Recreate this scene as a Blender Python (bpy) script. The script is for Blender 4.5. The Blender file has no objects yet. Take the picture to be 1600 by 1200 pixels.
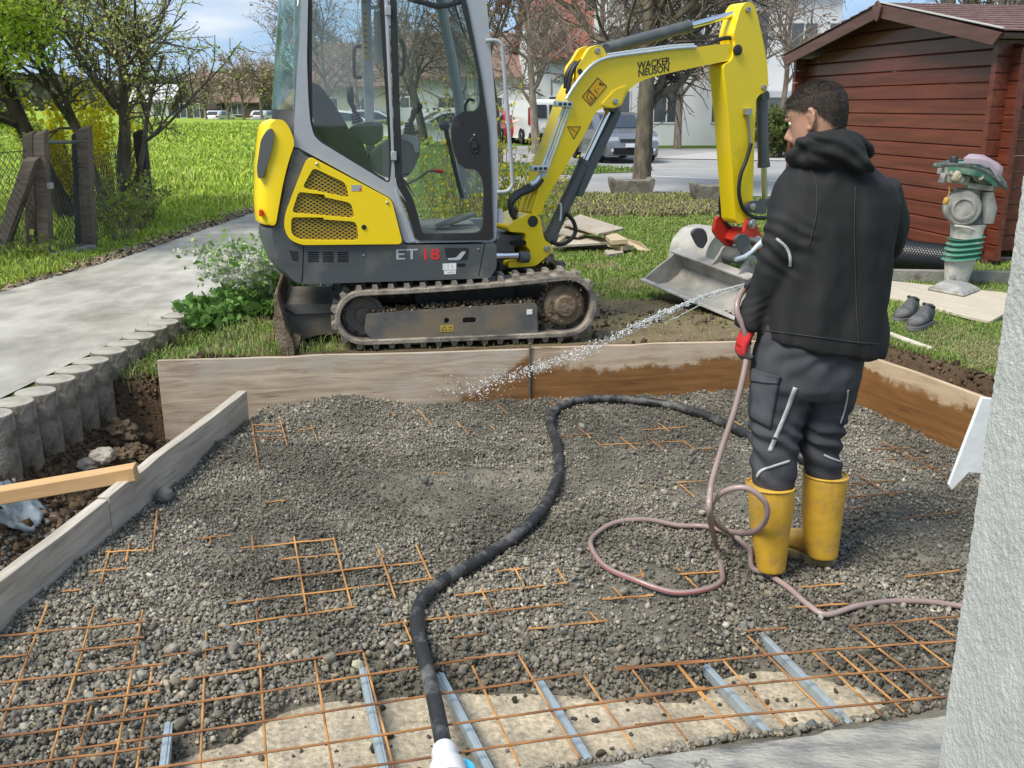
import bpy, bmesh, math, random
import numpy as np
from mathutils import Vector, Matrix, Euler
from mathutils.geometry import tessellate_polygon
from mathutils import noise as mnoise

random.seed(7)
RNG = np.random.default_rng(11)
scene = bpy.context.scene
COL = scene.collection
R = math.radians

F, PITCH, CAMH = 1500.0, R(16.17), 1.70
cd = bpy.data.cameras.new('camera')
cam = bpy.data.objects.new('camera', cd)
COL.objects.link(cam)
cam.location = (0, 0, CAMH)
cam.rotation_euler = (R(90) - PITCH, 0, 0)
cd.sensor_width = 36.0
cd.lens = 36.0 * F / 1600.0
cd.clip_start, cd.clip_end = 0.05, 3000
scene.camera = cam

SUN = Vector((-0.58, -0.46, 1.0)).normalized()          # direction towards the sun
sun_el = math.asin(SUN.z)
sun_az = math.atan2(SUN.x, SUN.y)
sd = bpy.data.lights.new('sun', 'SUN')
sd.energy = 2.3
sd.angle = R(24)
sd.color = (1.0, 0.945, 0.84)
so = bpy.data.objects.new('sun', sd)
COL.objects.link(so)
so.rotation_euler = (-SUN).to_track_quat('-Z', 'Y').to_euler()

world = bpy.data.worlds.new('World')
scene.world = world
world.use_nodes = True
nt = world.node_tree
nt.nodes.clear()
N = nt.nodes.new
L = nt.links.new
w_out = N('ShaderNodeOutputWorld')
w_bg = N('ShaderNodeBackground')
w_bg.inputs['Strength'].default_value = 0.12
sky = N('ShaderNodeTexSky')
sky.sky_type = 'NISHITA'
sky.sun_disc = False
sky.sun_elevation = sun_el
sky.sun_rotation = sun_az
sky.air_density = 1.0
sky.dust_density = 0.4
sky.ozone_density = 2.0
tc = N('ShaderNodeTexCoord')
mp = N('ShaderNodeMapping')
mp.inputs['Scale'].default_value = (1.0, 1.0, 4.0)
mp.inputs['Location'].default_value = (0.35, 0.1, 0.12)
nz = N('ShaderNodeTexNoise')
nz.inputs['Scale'].default_value = 2.6
nz.inputs['Detail'].default_value = 9
nz.inputs['Roughness'].default_value = 0.55
rp = N('ShaderNodeValToRGB')
rp.color_ramp.elements[0].position = 0.47
rp.color_ramp.elements[1].position = 0.63
mx = N('ShaderNodeMix')
mx.data_type = 'RGBA'
nz2 = N('ShaderNodeTexNoise')
nz2.inputs['Scale'].default_value = 5.0
nz2.inputs['Detail'].default_value = 6
cr = N('ShaderNodeValToRGB')
cr.color_ramp.elements[0].position = 0.3
cr.color_ramp.elements[0].color = (2.5, 2.85, 3.4, 1)
cr.color_ramp.elements[1].position = 0.7
cr.color_ramp.elements[1].color = (4.8, 4.7, 4.55, 1)
L(tc.outputs['Generated'], mp.inputs['Vector'])
L(mp.outputs['Vector'], nz.inputs['Vector'])
L(mp.outputs['Vector'], nz2.inputs['Vector'])
L(nz.outputs['Fac'], rp.inputs['Fac'])
L(nz2.outputs['Fac'], cr.inputs['Fac'])
L(rp.outputs['Color'], mx.inputs['Factor'])
clr = N('ShaderNodeMix')
clr.data_type = 'RGBA'
clr.inputs['Factor'].default_value = 0.85
clr.inputs[7].default_value = (1.3, 2.05, 3.25, 1)
L(sky.outputs['Color'], clr.inputs[6])
L(clr.outputs[2], mx.inputs[6])
L(cr.outputs['Color'], mx.inputs[7])
L(mx.outputs[2], w_bg.inputs['Color'])
L(w_bg.outputs['Background'], w_out.inputs['Surface'])

scene.view_settings.view_transform = 'Standard'
scene.view_settings.look = 'None'
scene.view_settings.gamma = 1
scene.view_settings.use_curve_mapping = False
scene.view_settings.exposure = 1.08

CP, SP = math.cos(PITCH), math.sin(PITCH)


def ray(u, v):
 X = (u - 800) / F
 Y = (v - 600) / F
 return Vector((X, CP - Y * SP, -(SP + Y * CP)))


def G(u, v, z=0.0):
 d = ray(u, v)
 t = (z - CAMH) / d.z
 return Vector((d.x * t, d.y * t, z))


def P(u, v, y):
 d = ray(u, v)
 t = y / d.y
 return Vector((d.x * t, y, CAMH + d.z * t))


class Frame:
 """a local frame: x along, y away, z up, turned by yaw about z"""
 def __init__(self, O, yaw):
  self.O = Vector(O)
  self.ax = Vector((math.cos(yaw), math.sin(yaw), 0))
  self.ay = Vector((-math.sin(yaw), math.cos(yaw), 0))
  self.M = Matrix.Translation(self.O) @ Matrix.Rotation(yaw, 4, 'Z')

 def hit(self, u, v, yl=0.0):
  d = ray(u, v)
  o = Vector((0, 0, CAMH)) - self.O
  t = (yl - o.dot(self.ay)) / d.dot(self.ay)
  p = o + d * t
  return (p.dot(self.ax), p.z)

 def hits(self, pts, yl=0.0):
  return [self.hit(u, v, yl) for u, v in pts]


def crop(ox, oy, s):
 return lambda *pts: [(ox + x / s, oy + y / s) for x, y in pts]


def tag(o, label=None, cat=None, group=None, kind=None):
 if label: o['label'] = label
 if cat: o['category'] = cat
 if group: o['group'] = group
 if kind: o['kind'] = kind
 return o


def empty(name, loc=(0, 0, 0), rz=0.0, label=None, cat=None, group=None):
 o = bpy.data.objects.new(name, None)
 COL.objects.link(o)
 o.location = loc
 o.rotation_euler = (0, 0, rz)
 o.empty_display_size = 0.2
 tag(o, label, cat, group)
 return o


def copy_tree(o, parent=None):
 c = o.copy()
 COL.objects.link(c)
 c.parent = parent
 for ch in list(o.children):
  copy_tree(ch, c)
 return c


def mat(name, col, rough=0.6, metal=0.0, var=0.0, vscale=8.0, col2=None, bump=0.0, bscale=60.0,
  stretch=(1, 1, 1), spec=0.5, coat=0.0, ramp=(0.4, 0.65), attr=None, detail=6, distort=0.0,
  emit=None, trans=0.0, dirt=None, dirt_scale=3.0, dirt_ramp=(0.55, 0.7)):
 m = bpy.data.materials.new(name)
 m.use_nodes = True
 t = m.node_tree
 b = t.nodes['Principled BSDF']
 b.inputs['Roughness'].default_value = rough
 b.inputs['Metallic'].default_value = metal
 b.inputs['Specular IOR Level'].default_value = spec
 b.inputs['Coat Weight'].default_value = coat
 c = (col[0], col[1], col[2], 1)
 b.inputs['Base Color'].default_value = c
 tcn = t.nodes.new('ShaderNodeTexCoord')
 mpn = t.nodes.new('ShaderNodeMapping')
 mpn.inputs['Scale'].default_value = stretch
 t.links.new(tcn.outputs['Object'], mpn.inputs['Vector'])
 src = None
 if attr:
  a = t.nodes.new('ShaderNodeVertexColor')
  a.layer_name = attr
  src = a.outputs['Color']
 if col2 is not None:
  n = t.nodes.new('ShaderNodeTexNoise')
  n.inputs['Scale'].default_value = vscale
  n.inputs['Detail'].default_value = detail
  n.inputs['Distortion'].default_value = distort
  t.links.new(mpn.outputs['Vector'], n.inputs['Vector'])
  r = t.nodes.new('ShaderNodeValToRGB')
  r.color_ramp.elements[0].position = ramp[0]
  r.color_ramp.elements[1].position = ramp[1]
  r.color_ramp.elements[0].color = c
  r.color_ramp.elements[1].color = (col2[0], col2[1], col2[2], 1)
  t.links.new(n.outputs['Fac'], r.inputs['Fac'])
  src = r.outputs['Color']
 if var > 0:
  n = t.nodes.new('ShaderNodeTexNoise')
  n.inputs['Scale'].default_value = vscale * 2.3
  n.inputs['Detail'].default_value = detail
  t.links.new(mpn.outputs['Vector'], n.inputs['Vector'])
  mr = t.nodes.new('ShaderNodeMapRange')
  mr.inputs['From Min'].default_value = 0.25
  mr.inputs['From Max'].default_value = 0.75
  mr.inputs['To Min'].default_value = 1 - var
  mr.inputs['To Max'].default_value = 1 + var
  t.links.new(n.outputs['Fac'], mr.inputs['Value'])
  hs = t.nodes.new('ShaderNodeMix')
  hs.data_type = 'RGBA'
  hs.blend_type = 'MULTIPLY'
  hs.inputs['Factor'].default_value = 1
  hs.inputs[6].default_value = c
  if src: t.links.new(src, hs.inputs[6])
  t.links.new(mr.outputs['Result'], hs.inputs[7])
  src = hs.outputs[2]
 if dirt is not None:
  n = t.nodes.new('ShaderNodeTexNoise')
  n.inputs['Scale'].default_value = dirt_scale
  n.inputs['Detail'].default_value = 9
  n.inputs['Roughness'].default_value = 0.65
  t.links.new(tcn.outputs['Object'], n.inputs['Vector'])
  r = t.nodes.new('ShaderNodeValToRGB')
  r.color_ramp.elements[0].position = dirt_ramp[0]
  r.color_ramp.elements[1].position = dirt_ramp[1]
  t.links.new(n.outputs['Fac'], r.inputs['Fac'])
  hs = t.nodes.new('ShaderNodeMix')
  hs.data_type = 'RGBA'
  hs.inputs[6].default_value = c
  if src: t.links.new(src, hs.inputs[6])
  hs.inputs[7].default_value = (dirt[0], dirt[1], dirt[2], 1)
  t.links.new(r.outputs['Color'], hs.inputs['Factor'])
  src = hs.outputs[2]
  rr = t.nodes.new('ShaderNodeMapRange')
  rr.inputs['To Min'].default_value = rough
  rr.inputs['To Max'].default_value = 0.9
  t.links.new(r.outputs['Color'], rr.inputs['Value'])
  t.links.new(rr.outputs['Result'], b.inputs['Roughness'])
 if src: t.links.new(src, b.inputs['Base Color'])
 if bump > 0:
  n = t.nodes.new('ShaderNodeTexNoise')
  n.inputs['Scale'].default_value = bscale
  n.inputs['Detail'].default_value = 5
  t.links.new(mpn.outputs['Vector'], n.inputs['Vector'])
  bp = t.nodes.new('ShaderNodeBump')
  bp.inputs['Strength'].default_value = min(1.0, bump)
  bp.inputs['Distance'].default_value = 0.01 * max(1.0, bump)
  t.links.new(n.outputs['Fac'], bp.inputs['Height'])
  t.links.new(bp.outputs['Normal'], b.inputs['Normal'])
 if emit:
  b.inputs['Emission Color'].default_value = (*emit, 1)
  b.inputs['Emission Strength'].default_value = 1
 if trans:
  b.inputs['Transmission Weight'].default_value = trans
 return m


def glass_mat(name, tint=(0.92, 0.97, 0.95), refl=0.10, rough=0.02):
 m = bpy.data.materials.new(name)
 m.use_nodes = True
 t = m.node_tree
 t.nodes.clear()
 o = t.nodes.new('ShaderNodeOutputMaterial')
 tr = t.nodes.new('ShaderNodeBsdfTransparent')
 tr.inputs['Color'].default_value = (*tint, 1)
 gl = t.nodes.new('ShaderNodeBsdfGlossy')
 gl.inputs['Roughness'].default_value = rough
 gl.inputs['Color'].default_value = (0.9, 0.95, 1, 1)
 lw = t.nodes.new('ShaderNodeLayerWeight')
 lw.inputs['Blend'].default_value = 0.5
 pw = t.nodes.new('ShaderNodeMath')
 pw.operation = 'POWER'
 pw.inputs[1].default_value = 4.0
 t.links.new(lw.outputs['Facing'], pw.inputs[0])
 fr = t.nodes.new('ShaderNodeMath')
 fr.operation = 'MULTIPLY_ADD'
 fr.inputs[1].default_value = 0.55
 fr.inputs[2].default_value = 0.02 + refl * 0.3
 t.links.new(pw.outputs[0], fr.inputs[0])
 mxs = t.nodes.new('ShaderNodeMixShader')
 t.links.new(fr.outputs[0], mxs.inputs['Fac'])
 t.links.new(tr.outputs['BSDF'], mxs.inputs[1])
 t.links.new(gl.outputs['BSDF'], mxs.inputs[2])
 t.links.new(mxs.outputs['Shader'], o.inputs['Surface'])
 return m


def basis(d):
 d = Vector(d).normalized()
 a = Vector((0, 0, 1)) if abs(d.z) < 0.9 else Vector((1, 0, 0))
 x = d.cross(a).normalized()
 return x, d.cross(x).normalized(), d


def catmull(pts, n=6, closed=False):
 pts = [Vector(p) for p in pts]
 out = []
 m = len(pts)
 rng = range(m if closed else m - 1)
 for i in rng:
  if closed:
   p0, p1, p2, p3 = pts[(i - 1) % m], pts[i], pts[(i + 1) % m], pts[(i + 2) % m]
  else:
   p0, p1, p2, p3 = pts[max(i - 1, 0)], pts[i], pts[i + 1], pts[min(i + 2, m - 1)]
  for k in range(n):
   t = k / n
   out.append(0.5 * ((2 * p1) + (p2 - p0) * t + (2 * p0 - 5 * p1 + 4 * p2 - p3) * t * t
        + (3 * p1 - p0 - 3 * p2 + p3) * t ** 3))
 if not closed:
  out.append(pts[-1])
 return out


def rounded(pts, r, n=4):
 """fillet every corner of a 2-D polygon"""
 m = len(pts)
 out = []
 for i in range(m):
  a, b, c = Vector(pts[i - 1]), Vector(pts[i]), Vector(pts[(i + 1) % m])
  la, lc = (a - b).length, (c - b).length
  rr = min(r, la * 0.45, lc * 0.45)
  p = b + (a - b).normalized() * rr
  q = b + (c - b).normalized() * rr
  for k in range(n + 1):
   t = k / n
   w = (1 - t) ** 2 * p + 2 * t * (1 - t) * b + t * t * q
   out.append((w.x, w.y))
 return out


class MB:
 def __init__(self):
  self.v, self.f = [], []

 def add(self, vs, fs):
  o = len(self.v)
  self.v.extend(tuple(p) for p in vs)
  self.f.extend(tuple(i + o for i in f) for f in fs)
  return self

 def box(self, c, s, rot=None):
  cx, cy, cz = c
  vs = []
  for dx in (-.5, .5):
   for dy in (-.5, .5):
    for dz in (-.5, .5):
     p = Vector((dx * s[0], dy * s[1], dz * s[2]))
     if rot is not None: p = rot @ p
     vs.append(p + Vector(c))
  return self.add(vs, [(0, 1, 3, 2), (4, 6, 7, 5), (0, 4, 5, 1), (2, 3, 7, 6), (0, 2, 6, 4), (1, 5, 7, 3)])

 def beam(self, a, b, w, h, up=(0, 0, 1)):
  """box from a to b, w across, h along up"""
  a, b = Vector(a), Vector(b)
  d = (b - a).normalized()
  s = d.cross(Vector(up)).normalized()
  u = s.cross(d).normalized()
  vs = []
  for p in (a, b):
   for i, j in ((-1, -1), (1, -1), (1, 1), (-1, 1)):
    vs.append(p + s * (w / 2 * i) + u * (h / 2 * j))
  return self.add(vs, [(3, 2, 1, 0), (4, 5, 6, 7), (0, 1, 5, 4), (1, 2, 6, 5), (2, 3, 7, 6), (3, 0, 4, 7)])

 def tube(self, pts, r, n=8, cap=True, closed=False, flat=None):
  pts = [Vector(p) for p in pts]
  m = len(pts)
  rs = r if isinstance(r, (list, tuple)) else [r] * m
  vs, fs = [], []
  px = None
  for i, p in enumerate(pts):
   if closed:
    d = pts[(i + 1) % m] - pts[i - 1]
   else:
    d = pts[min(i + 1, m - 1)] - pts[max(i - 1, 0)]
   if d.length < 1e-9: d = Vector((0, 0, 1))
   d.normalize()
   if px is None:
    x, y, _ = basis(d)
   else:
    x = (px - d * px.dot(d))
    if x.length < 1e-6: x = basis(d)[0]
    x.normalize()
    y = d.cross(x)
   px = x
   for k in range(n):
    a = 2 * math.pi * k / n
    vs.append(p + (x * math.cos(a) + y * math.sin(a)) * rs[i])
  for i in range(m if closed else m - 1):
   j = (i + 1) % m
   for k in range(n):
    l = (k + 1) % n
    fs.append((i * n + k, i * n + l, j * n + l, j * n + k))
  if cap and not closed:
   fs.append(tuple(range(n - 1, -1, -1)))
   fs.append(tuple(range((m - 1) * n, m * n)))
  return self.add(vs, fs)

 def cyl(self, a, b, r, n=16, r2=None):
  return self.tube([a, b], [r, r if r2 is None else r2], n)

 def lathe(self, prof, c, axis=(0, 0, 1), n=20, cap=True):
  """prof: (r, h) pairs along axis from c"""
  x, y, d = basis(axis)
  c = Vector(c)
  vs, fs = [], []
  for r, h in prof:
   for k in range(n):
    a = 2 * math.pi * k / n
    vs.append(c + d * h + (x * math.cos(a) + y * math.sin(a)) * r)
  for i in range(len(prof) - 1):
   for k in range(n):
    l = (k + 1) % n
    fs.append((i * n + k, i * n + l, (i + 1) * n + l, (i + 1) * n + k))
  if cap:
   fs.append(tuple(range(n - 1, -1, -1)))
   fs.append(tuple(range((len(prof) - 1) * n, len(prof) * n)))
  return self.add(vs, fs)

 def prism(self, outer, y0, y1, holes=(), plane='xz', inset=None):
  """extrude a 2-D outline between y0 and y1"""
  loops = [list(outer)] + [list(h) for h in holes]
  flat = [p for l in loops for p in l]
  tris = tessellate_polygon([[Vector((p[0], p[1], 0)) for p in l] for l in loops])
  n = len(flat)

  def put(p, y):
   x = p[0]
   if inset: x = inset(p[0], p[1], y)
   return (x, y, p[1])
  vs = [put(p, y0) for p in flat] + [put(p, y1) for p in flat]
  fs = [tuple(t) for t in tris] + [tuple(i + n for i in reversed(t)) for t in tris]
  o = 0
  for l in loops:
   m = len(l)
   for i in range(m):
    j = (i + 1) % m
    fs.append((o + i, o + j, n + o + j, n + o + i))
   o += m
  return self.add(vs, fs)

 def loft(self, rings, cap=True):
  n = len(rings[0])
  vs = [p for r in rings for p in r]
  fs = []
  for i in range(len(rings) - 1):
   for k in range(n):
    l = (k + 1) % n
    fs.append((i * n + k, i * n + l, (i + 1) * n + l, (i + 1) * n + k))
  if cap:
   fs.append(tuple(range(n - 1, -1, -1)))
   fs.append(tuple(range((len(rings) - 1) * n, len(rings) * n)))
  return self.add(vs, fs)

 def mesh(self, name, m=None, M=None, smooth=35):
  me = bpy.data.meshes.new(name)
  vs = self.v
  if M is not None:
   vs = [tuple(M @ Vector(p)) for p in vs]
  me.from_pydata(vs, [], self.f)
  bm = bmesh.new()
  bm.from_mesh(me)
  bmesh.ops.recalc_face_normals(bm, faces=bm.faces)
  bm.to_mesh(me)
  bm.free()
  if smooth:
   me.polygons.foreach_set('use_smooth', [True] * len(me.polygons))
   me.set_sharp_from_angle(angle=R(smooth))
  if m: me.materials.append(m)
  return me

 def build(self, name, m=None, parent=None, M=None, smooth=35, bevel=0, label=None, cat=None, group=None, kind=None, seg=2):
  o = bpy.data.objects.new(name, self.mesh(name, m, M, smooth))
  COL.objects.link(o)
  if parent: o.parent = parent
  if bevel:
   b = o.modifiers.new('bevel', 'BEVEL')
   b.width = bevel
   b.segments = seg
   b.limit_method = 'ANGLE'
   b.angle_limit = R(40)
   b.harden_normals = False
  tag(o, label, cat, group, kind)
  return o


def link_mesh(name, me, parent=None, label=None, cat=None, group=None, kind=None):
 o = bpy.data.objects.new(name, me)
 COL.objects.link(o)
 if parent: o.parent = parent
 return tag(o, label, cat, group, kind)


def np_mesh(name, V, Fc, m=None, smooth=True, cols=None, colname='Col'):
 """fast mesh from numpy arrays; Fc is (n,3) or (n,4)"""
 me = bpy.data.meshes.new(name)
 V = np.asarray(V, dtype=np.float32)
 Fc = np.asarray(Fc, dtype=np.int32)
 k = Fc.shape[1]
 me.vertices.add(len(V))
 me.vertices.foreach_set('co', V.ravel())
 me.loops.add(Fc.size)
 me.loops.foreach_set('vertex_index', Fc.ravel())
 me.polygons.add(len(Fc))
 me.polygons.foreach_set('loop_start', np.arange(0, Fc.size, k, dtype=np.int32))
 me.polygons.foreach_set('use_smooth', np.full(len(Fc), smooth))
 me.update(calc_edges=True)
 if cols is not None:
  a = me.color_attributes.new(colname, 'FLOAT_COLOR', 'POINT')
  c = np.ones((len(V), 4), dtype=np.float32)
  c[:, :3] = cols
  a.data.foreach_set('color', c.ravel())
 if m: me.materials.append(m)
 return me


def text_mesh(s, size, m, extrude=0.001, bold=0.0, spacing=1.0, line=1.0):
 cu = bpy.data.curves.new('lettering', 'FONT')
 cu.body = s
 cu.size = size
 cu.extrude = extrude
 cu.offset = bold
 cu.space_character = spacing
 cu.space_line = line
 cu.align_x = 'CENTER'
 cu.align_y = 'CENTER'
 cu.resolution_u = 3
 o = bpy.data.objects.new('lettering', cu)
 COL.objects.link(o)
 dg = bpy.context.evaluated_depsgraph_get()
 me = bpy.data.meshes.new_from_object(o.evaluated_get(dg))
 bpy.data.objects.remove(o)
 me.materials.clear()
 me.materials.append(m)
 return me


def text_on(name, s, size, m, at, M, parent, ang=0.0, bold=0.0, shear=0.0, line=1.0, spacing=1.0, wscale=1.0):
 """flat lettering on an x-z panel that faces -y in frame M; at=(x,y,z)"""
 me = text_mesh(s, size, m, 0.0008, bold, spacing, line)
 for v in me.vertices:
  x, y, z = v.co
  x = (x + shear * y) * wscale
  c, sn = math.cos(ang), math.sin(ang)
  v.co = M @ Vector((at[0] + x * c - y * sn, at[1] - z, at[2] + x * sn + y * c))
 me.update()
 return link_mesh(name, me, parent)


def vnoise(x, y, seed=0):
 x = np.asarray(x, dtype=np.float64)
 y = np.asarray(y, dtype=np.float64)
 xi, yi = np.floor(x).astype(np.int64), np.floor(y).astype(np.int64)
 xf, yf = x - xi, y - yi
 xf = xf * xf * (3 - 2 * xf)
 yf = yf * yf * (3 - 2 * yf)

 def h(a, b):
  n = (a * 374761393 + b * 668265263 + seed * 1442695041) & 0x7fffffff
  n = ((n ^ (n >> 13)) * 1274126177) & 0x7fffffff
  n = n ^ (n >> 16)
  return (n & 0xffff) / 65535.0
 a, b, c, d = h(xi, yi), h(xi + 1, yi), h(xi, yi + 1), h(xi + 1, yi + 1)
 return (a * (1 - xf) + b * xf) * (1 - yf) + (c * (1 - xf) + d * xf) * yf


def fbm(x, y, seed=0, o=4):
 s, a, t = 0.0, 0.5, 0.0
 for i in range(o):
  s = s + a * vnoise(np.asarray(x) * 2 ** i + 17.3 * i, np.asarray(y) * 2 ** i - 9.1 * i, seed + i)
  t += a
  a *= 0.5
 return s / t          # 0..1


def sstep(a, b, x):
 t = np.clip((np.asarray(x, dtype=np.float64) - a) / (b - a), 0, 1)
 return t * t * (3 - 2 * t)


def poly_sd(x, y, poly):
 """signed distance, positive inside"""
 x = np.asarray(x, dtype=np.float64)
 y = np.asarray(y, dtype=np.float64)
 d = np.full(x.shape, 1e9)
 ins = np.zeros(x.shape, dtype=bool)
 n = len(poly)
 for i in range(n):
  ax, ay = poly[i]
  bx, by = poly[(i + 1) % n]
  ex, ey = bx - ax, by - ay
  wx, wy = x - ax, y - ay
  t = np.clip((wx * ex + wy * ey) / (ex * ex + ey * ey), 0, 1)
  d = np.minimum(d, np.hypot(wx - ex * t, wy - ey * t))
  c = ((ay <= y) & (by > y)) | ((by <= y) & (ay > y))
  with np.errstate(divide='ignore', invalid='ignore'):
   xi = ax + (y - ay) / (by - ay if by != ay else 1e-9) * ex
  ins ^= c & (x < xi)
 return np.where(ins, d, -d)


# ================================================================== SETTING
M_ground = mat('ground', (0.1, 0.1, 0.1), rough=0.95, attr='Col', var=0.38, vscale=22, bump=1.0, bscale=55, spec=0.2)
M_path = mat('path_asphalt', (0.33, 0.315, 0.275), rough=0.92, col2=(0.48, 0.46, 0.41), vscale=1.6, ramp=(0.35, 0.7), var=0.25, bump=0.7, bscale=140, stretch=(1.6, 0.8, 1), spec=0.25, dirt=(0.15, 0.13, 0.10), dirt_scale=1.1, dirt_ramp=(0.52, 0.78))
M_street = mat('street_asphalt', (0.30, 0.295, 0.285), rough=0.9, col2=(0.36, 0.355, 0.345), vscale=0.7, var=0.10, bump=0.3, bscale=90, spec=0.25)
M_white = mat('road_paint', (0.72, 0.72, 0.70), rough=0.8, var=0.1)
M_bed = mat('gravel_fines', (0.135, 0.124, 0.100), rough=0.95, col2=(0.23, 0.21, 0.165), vscale=2.2, ramp=(0.42, 0.68), var=0.35, bump=1.0, bscale=120, spec=0.25)
M_stone = mat('gravel_stone', (0.2, 0.2, 0.18), rough=0.85, attr='Col', bump=0.4, bscale=160, spec=0.3, var=0.2, vscale=30)
M_grass = mat('grass_blades', (0.1, 0.2, 0.03), rough=0.6, attr='Col', spec=0.3)
M_grass.node_tree.nodes['Principled BSDF'].inputs['Sheen Weight'].default_value = 0.2

HOLE = [(-2.62, 0.2), (-2.43, 4.2), (-2.37, 5.30), (-1.95, 5.34), (2.0, 5.82), (2.14, 5.75), (2.55, 4.95), (3.5, 2.9), (3.6, 0.2)]
FORM = [(-2.0, 0.9), (-1.72, 2.86), (-1.475, 5.1), (-1.45, 5.28), (1.92, 5.69), (2.28, 4.63), (2.9, 2.8), (3.0, 0.9)]
PATH = [(-4.5, 0.0), (-4.25, 6.0), (-3.95, 7.7), (-3.72, 9.3), (-3.55, 13.4), (-3.4, 22.0), (-2.2, 22.0), (-2.3, 6.6), (-2.50, 4.3), (-2.7, 0.0)]
ROAD = [(-0.6, 20.4), (3.2, 19.2), (6.5, 18.6), (60, 17.5), (60, 44), (6.0, 40.5), (-40, 62), (-40, 54), (-6, 33), (-3, 24)]
ISLAND = [(-8, 27.5), (-1.5, 23.6), (3.4, 25.9), (3.9, 26.7), (0.0, 29.4), (-8, 33.0)]


def near_floor(x, y):
 f = -0.075 + 0.012 * (fbm(x * 7, y * 7, 5) - 0.5)
 lt = sstep(-1.50, -1.62, x + 0.25 * sstep(5.1, 1.5, y))              # trench left of the plank
 ft = -0.05 - 0.10 * sstep(-2.3, -2.0, x) + 0.12 * (fbm(x * 4, y * 4, 9) - 0.5) + 0.05 * (fbm(x * 14, y * 14, 19) - 0.5)
 ft = ft + 0.10 * sstep(-2.12, -2.36, x) * sstep(5.6, 4.6, y)
 ft = ft - 0.07 * np.exp(-((x + 1.85) ** 2 + (y - 4.85) ** 2) / 0.12)
 f = f * (1 - lt) + ft * lt
 rt = sstep(-0.03, -0.10, poly_sd(x, y, FORM)) * (x > 1.7)
 f = f + rt * (0.10 + 0.07 * fbm(x * 9, y * 9, 3))
 return f


def zg(x, y):
 x = np.asarray(x, dtype=np.float64)
 y = np.asarray(y, dtype=np.float64)
 z = 0.30 - 0.30 * sstep(9.5, 18.5, y) * sstep(-4.2, -0.8, x)
 flat = np.maximum(sstep(-0.2, 0.0, poly_sd(x, y, PATH)), sstep(-0.8, 0.0, poly_sd(x, y, ROAD)))
 amp = (1 - flat) * sstep(400, 30, y)
 z = z + amp * (0.05 * (fbm(x * 1.1, y * 1.1, 2) - 0.5) * sstep(3, 7, y) + 0.025 * (fbm(x * 6, y * 6, 8) - 0.5))
 z = z + amp * 0.18 * (fbm(x * 0.16, y * 0.16, 31) - 0.5) * sstep(10, 30, y) * (x < -3.4)
 z = z - 0.11 * sstep(-1.75, -2.05, x) * sstep(0.02, 0.10, x + 2.545 - 0.08 * (y - 4.3)) * sstep(7.3, 6.6, y) * (y < 7.4)
 nearm = (y < 6.4) & (x > -2.8) & (x < 4.2)
 d = poly_sd(x, y, HOLE) + 0.07 * (fbm(x * 11, y * 11, 4) - 0.5)
 h = np.where(nearm, sstep(0.0, 0.09, d), 0.0)
 return z * (1 - h) + near_floor(x, y) * h


def z1(x, y):
 return float(zg(np.array([x]), np.array([y]))[0])


SANDS = [(G(760, 1135, -0.07), 0.42, 0.22), (G(600, 1165, -0.07), 0.38, 0.17), (G(520, 1150, -0.07), 0.22, 0.16), (G(380, 1198, -0.07), 0.30, 0.10),
   (G(930, 1150, -0.07), 0.34, 0.12), (G(1210, 1075, -0.07), 0.22, 0.17), (G(1300, 1095, -0.07), 0.20, 0.10), (G(1120, 1120, -0.07), 0.34, 0.11)]


SILL_PX = [(700, 1222), (790, 1204), (880, 1188), (975, 1173), (1074, 1157), (1198, 1141), (1326, 1123), (1461, 1104), (1600, 1087)]
SILL = [G(u, v, 0.028) for u, v in SILL_PX]


def off_sill(x, y):
 return (y > np.interp(x, [p.x for p in SILL], [p.y for p in SILL], left=-9) + 0.012)


def thick(x, y):
 t = 0.088 + 0.055 * (fbm(x * 2.1, y * 2.1, 41) - 0.5) + 0.046 * (fbm(x * 6, y * 6, 43) - 0.5) + 0.02 * (fbm(x * 17, y * 17, 45) - 0.5)
 for c, a, b in SANDS:
  q = ((x - c.x) / a) ** 2 + ((y - c.y) / b) ** 2
  t = t - 0.14 * np.exp(-q * 1.1)
 b0 = 5.214 + 0.123 * (x + 1.994)
 t = t + 0.07 * np.exp(-((x + 1.02) / 0.35) ** 2 - ((y - b0) / 0.28) ** 2)          # heap against the back board
 t = t + 0.03 * np.exp(-((x - 0.55) / 0.5) ** 2 - ((y - 4.35) / 0.18) ** 2)
 t = t - 0.03 * np.exp(-((x + 1.2) / 0.3) ** 2 - ((y - 4.9) / 0.25) ** 2)
 return t


def gz(x, y):
 return -0.075 + thick(x, y)


def gz1(x, y):
 return float(gz(np.array([x]), np.array([y]))[0])


def axis_pts(fine0, fine1, step, lo, hi, grow=1.14):
 a = list(np.arange(fine0, fine1 + 1e-6, step))
 s = step
 p = fine1
 while p < hi:
  s *= grow
  p += s
  a.append(p)
 s, p = step, fine0
 left = []
 while p > lo:
  s *= grow
  p -= s
  left.append(p)
 return np.array(left[::-1] + a)


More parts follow.
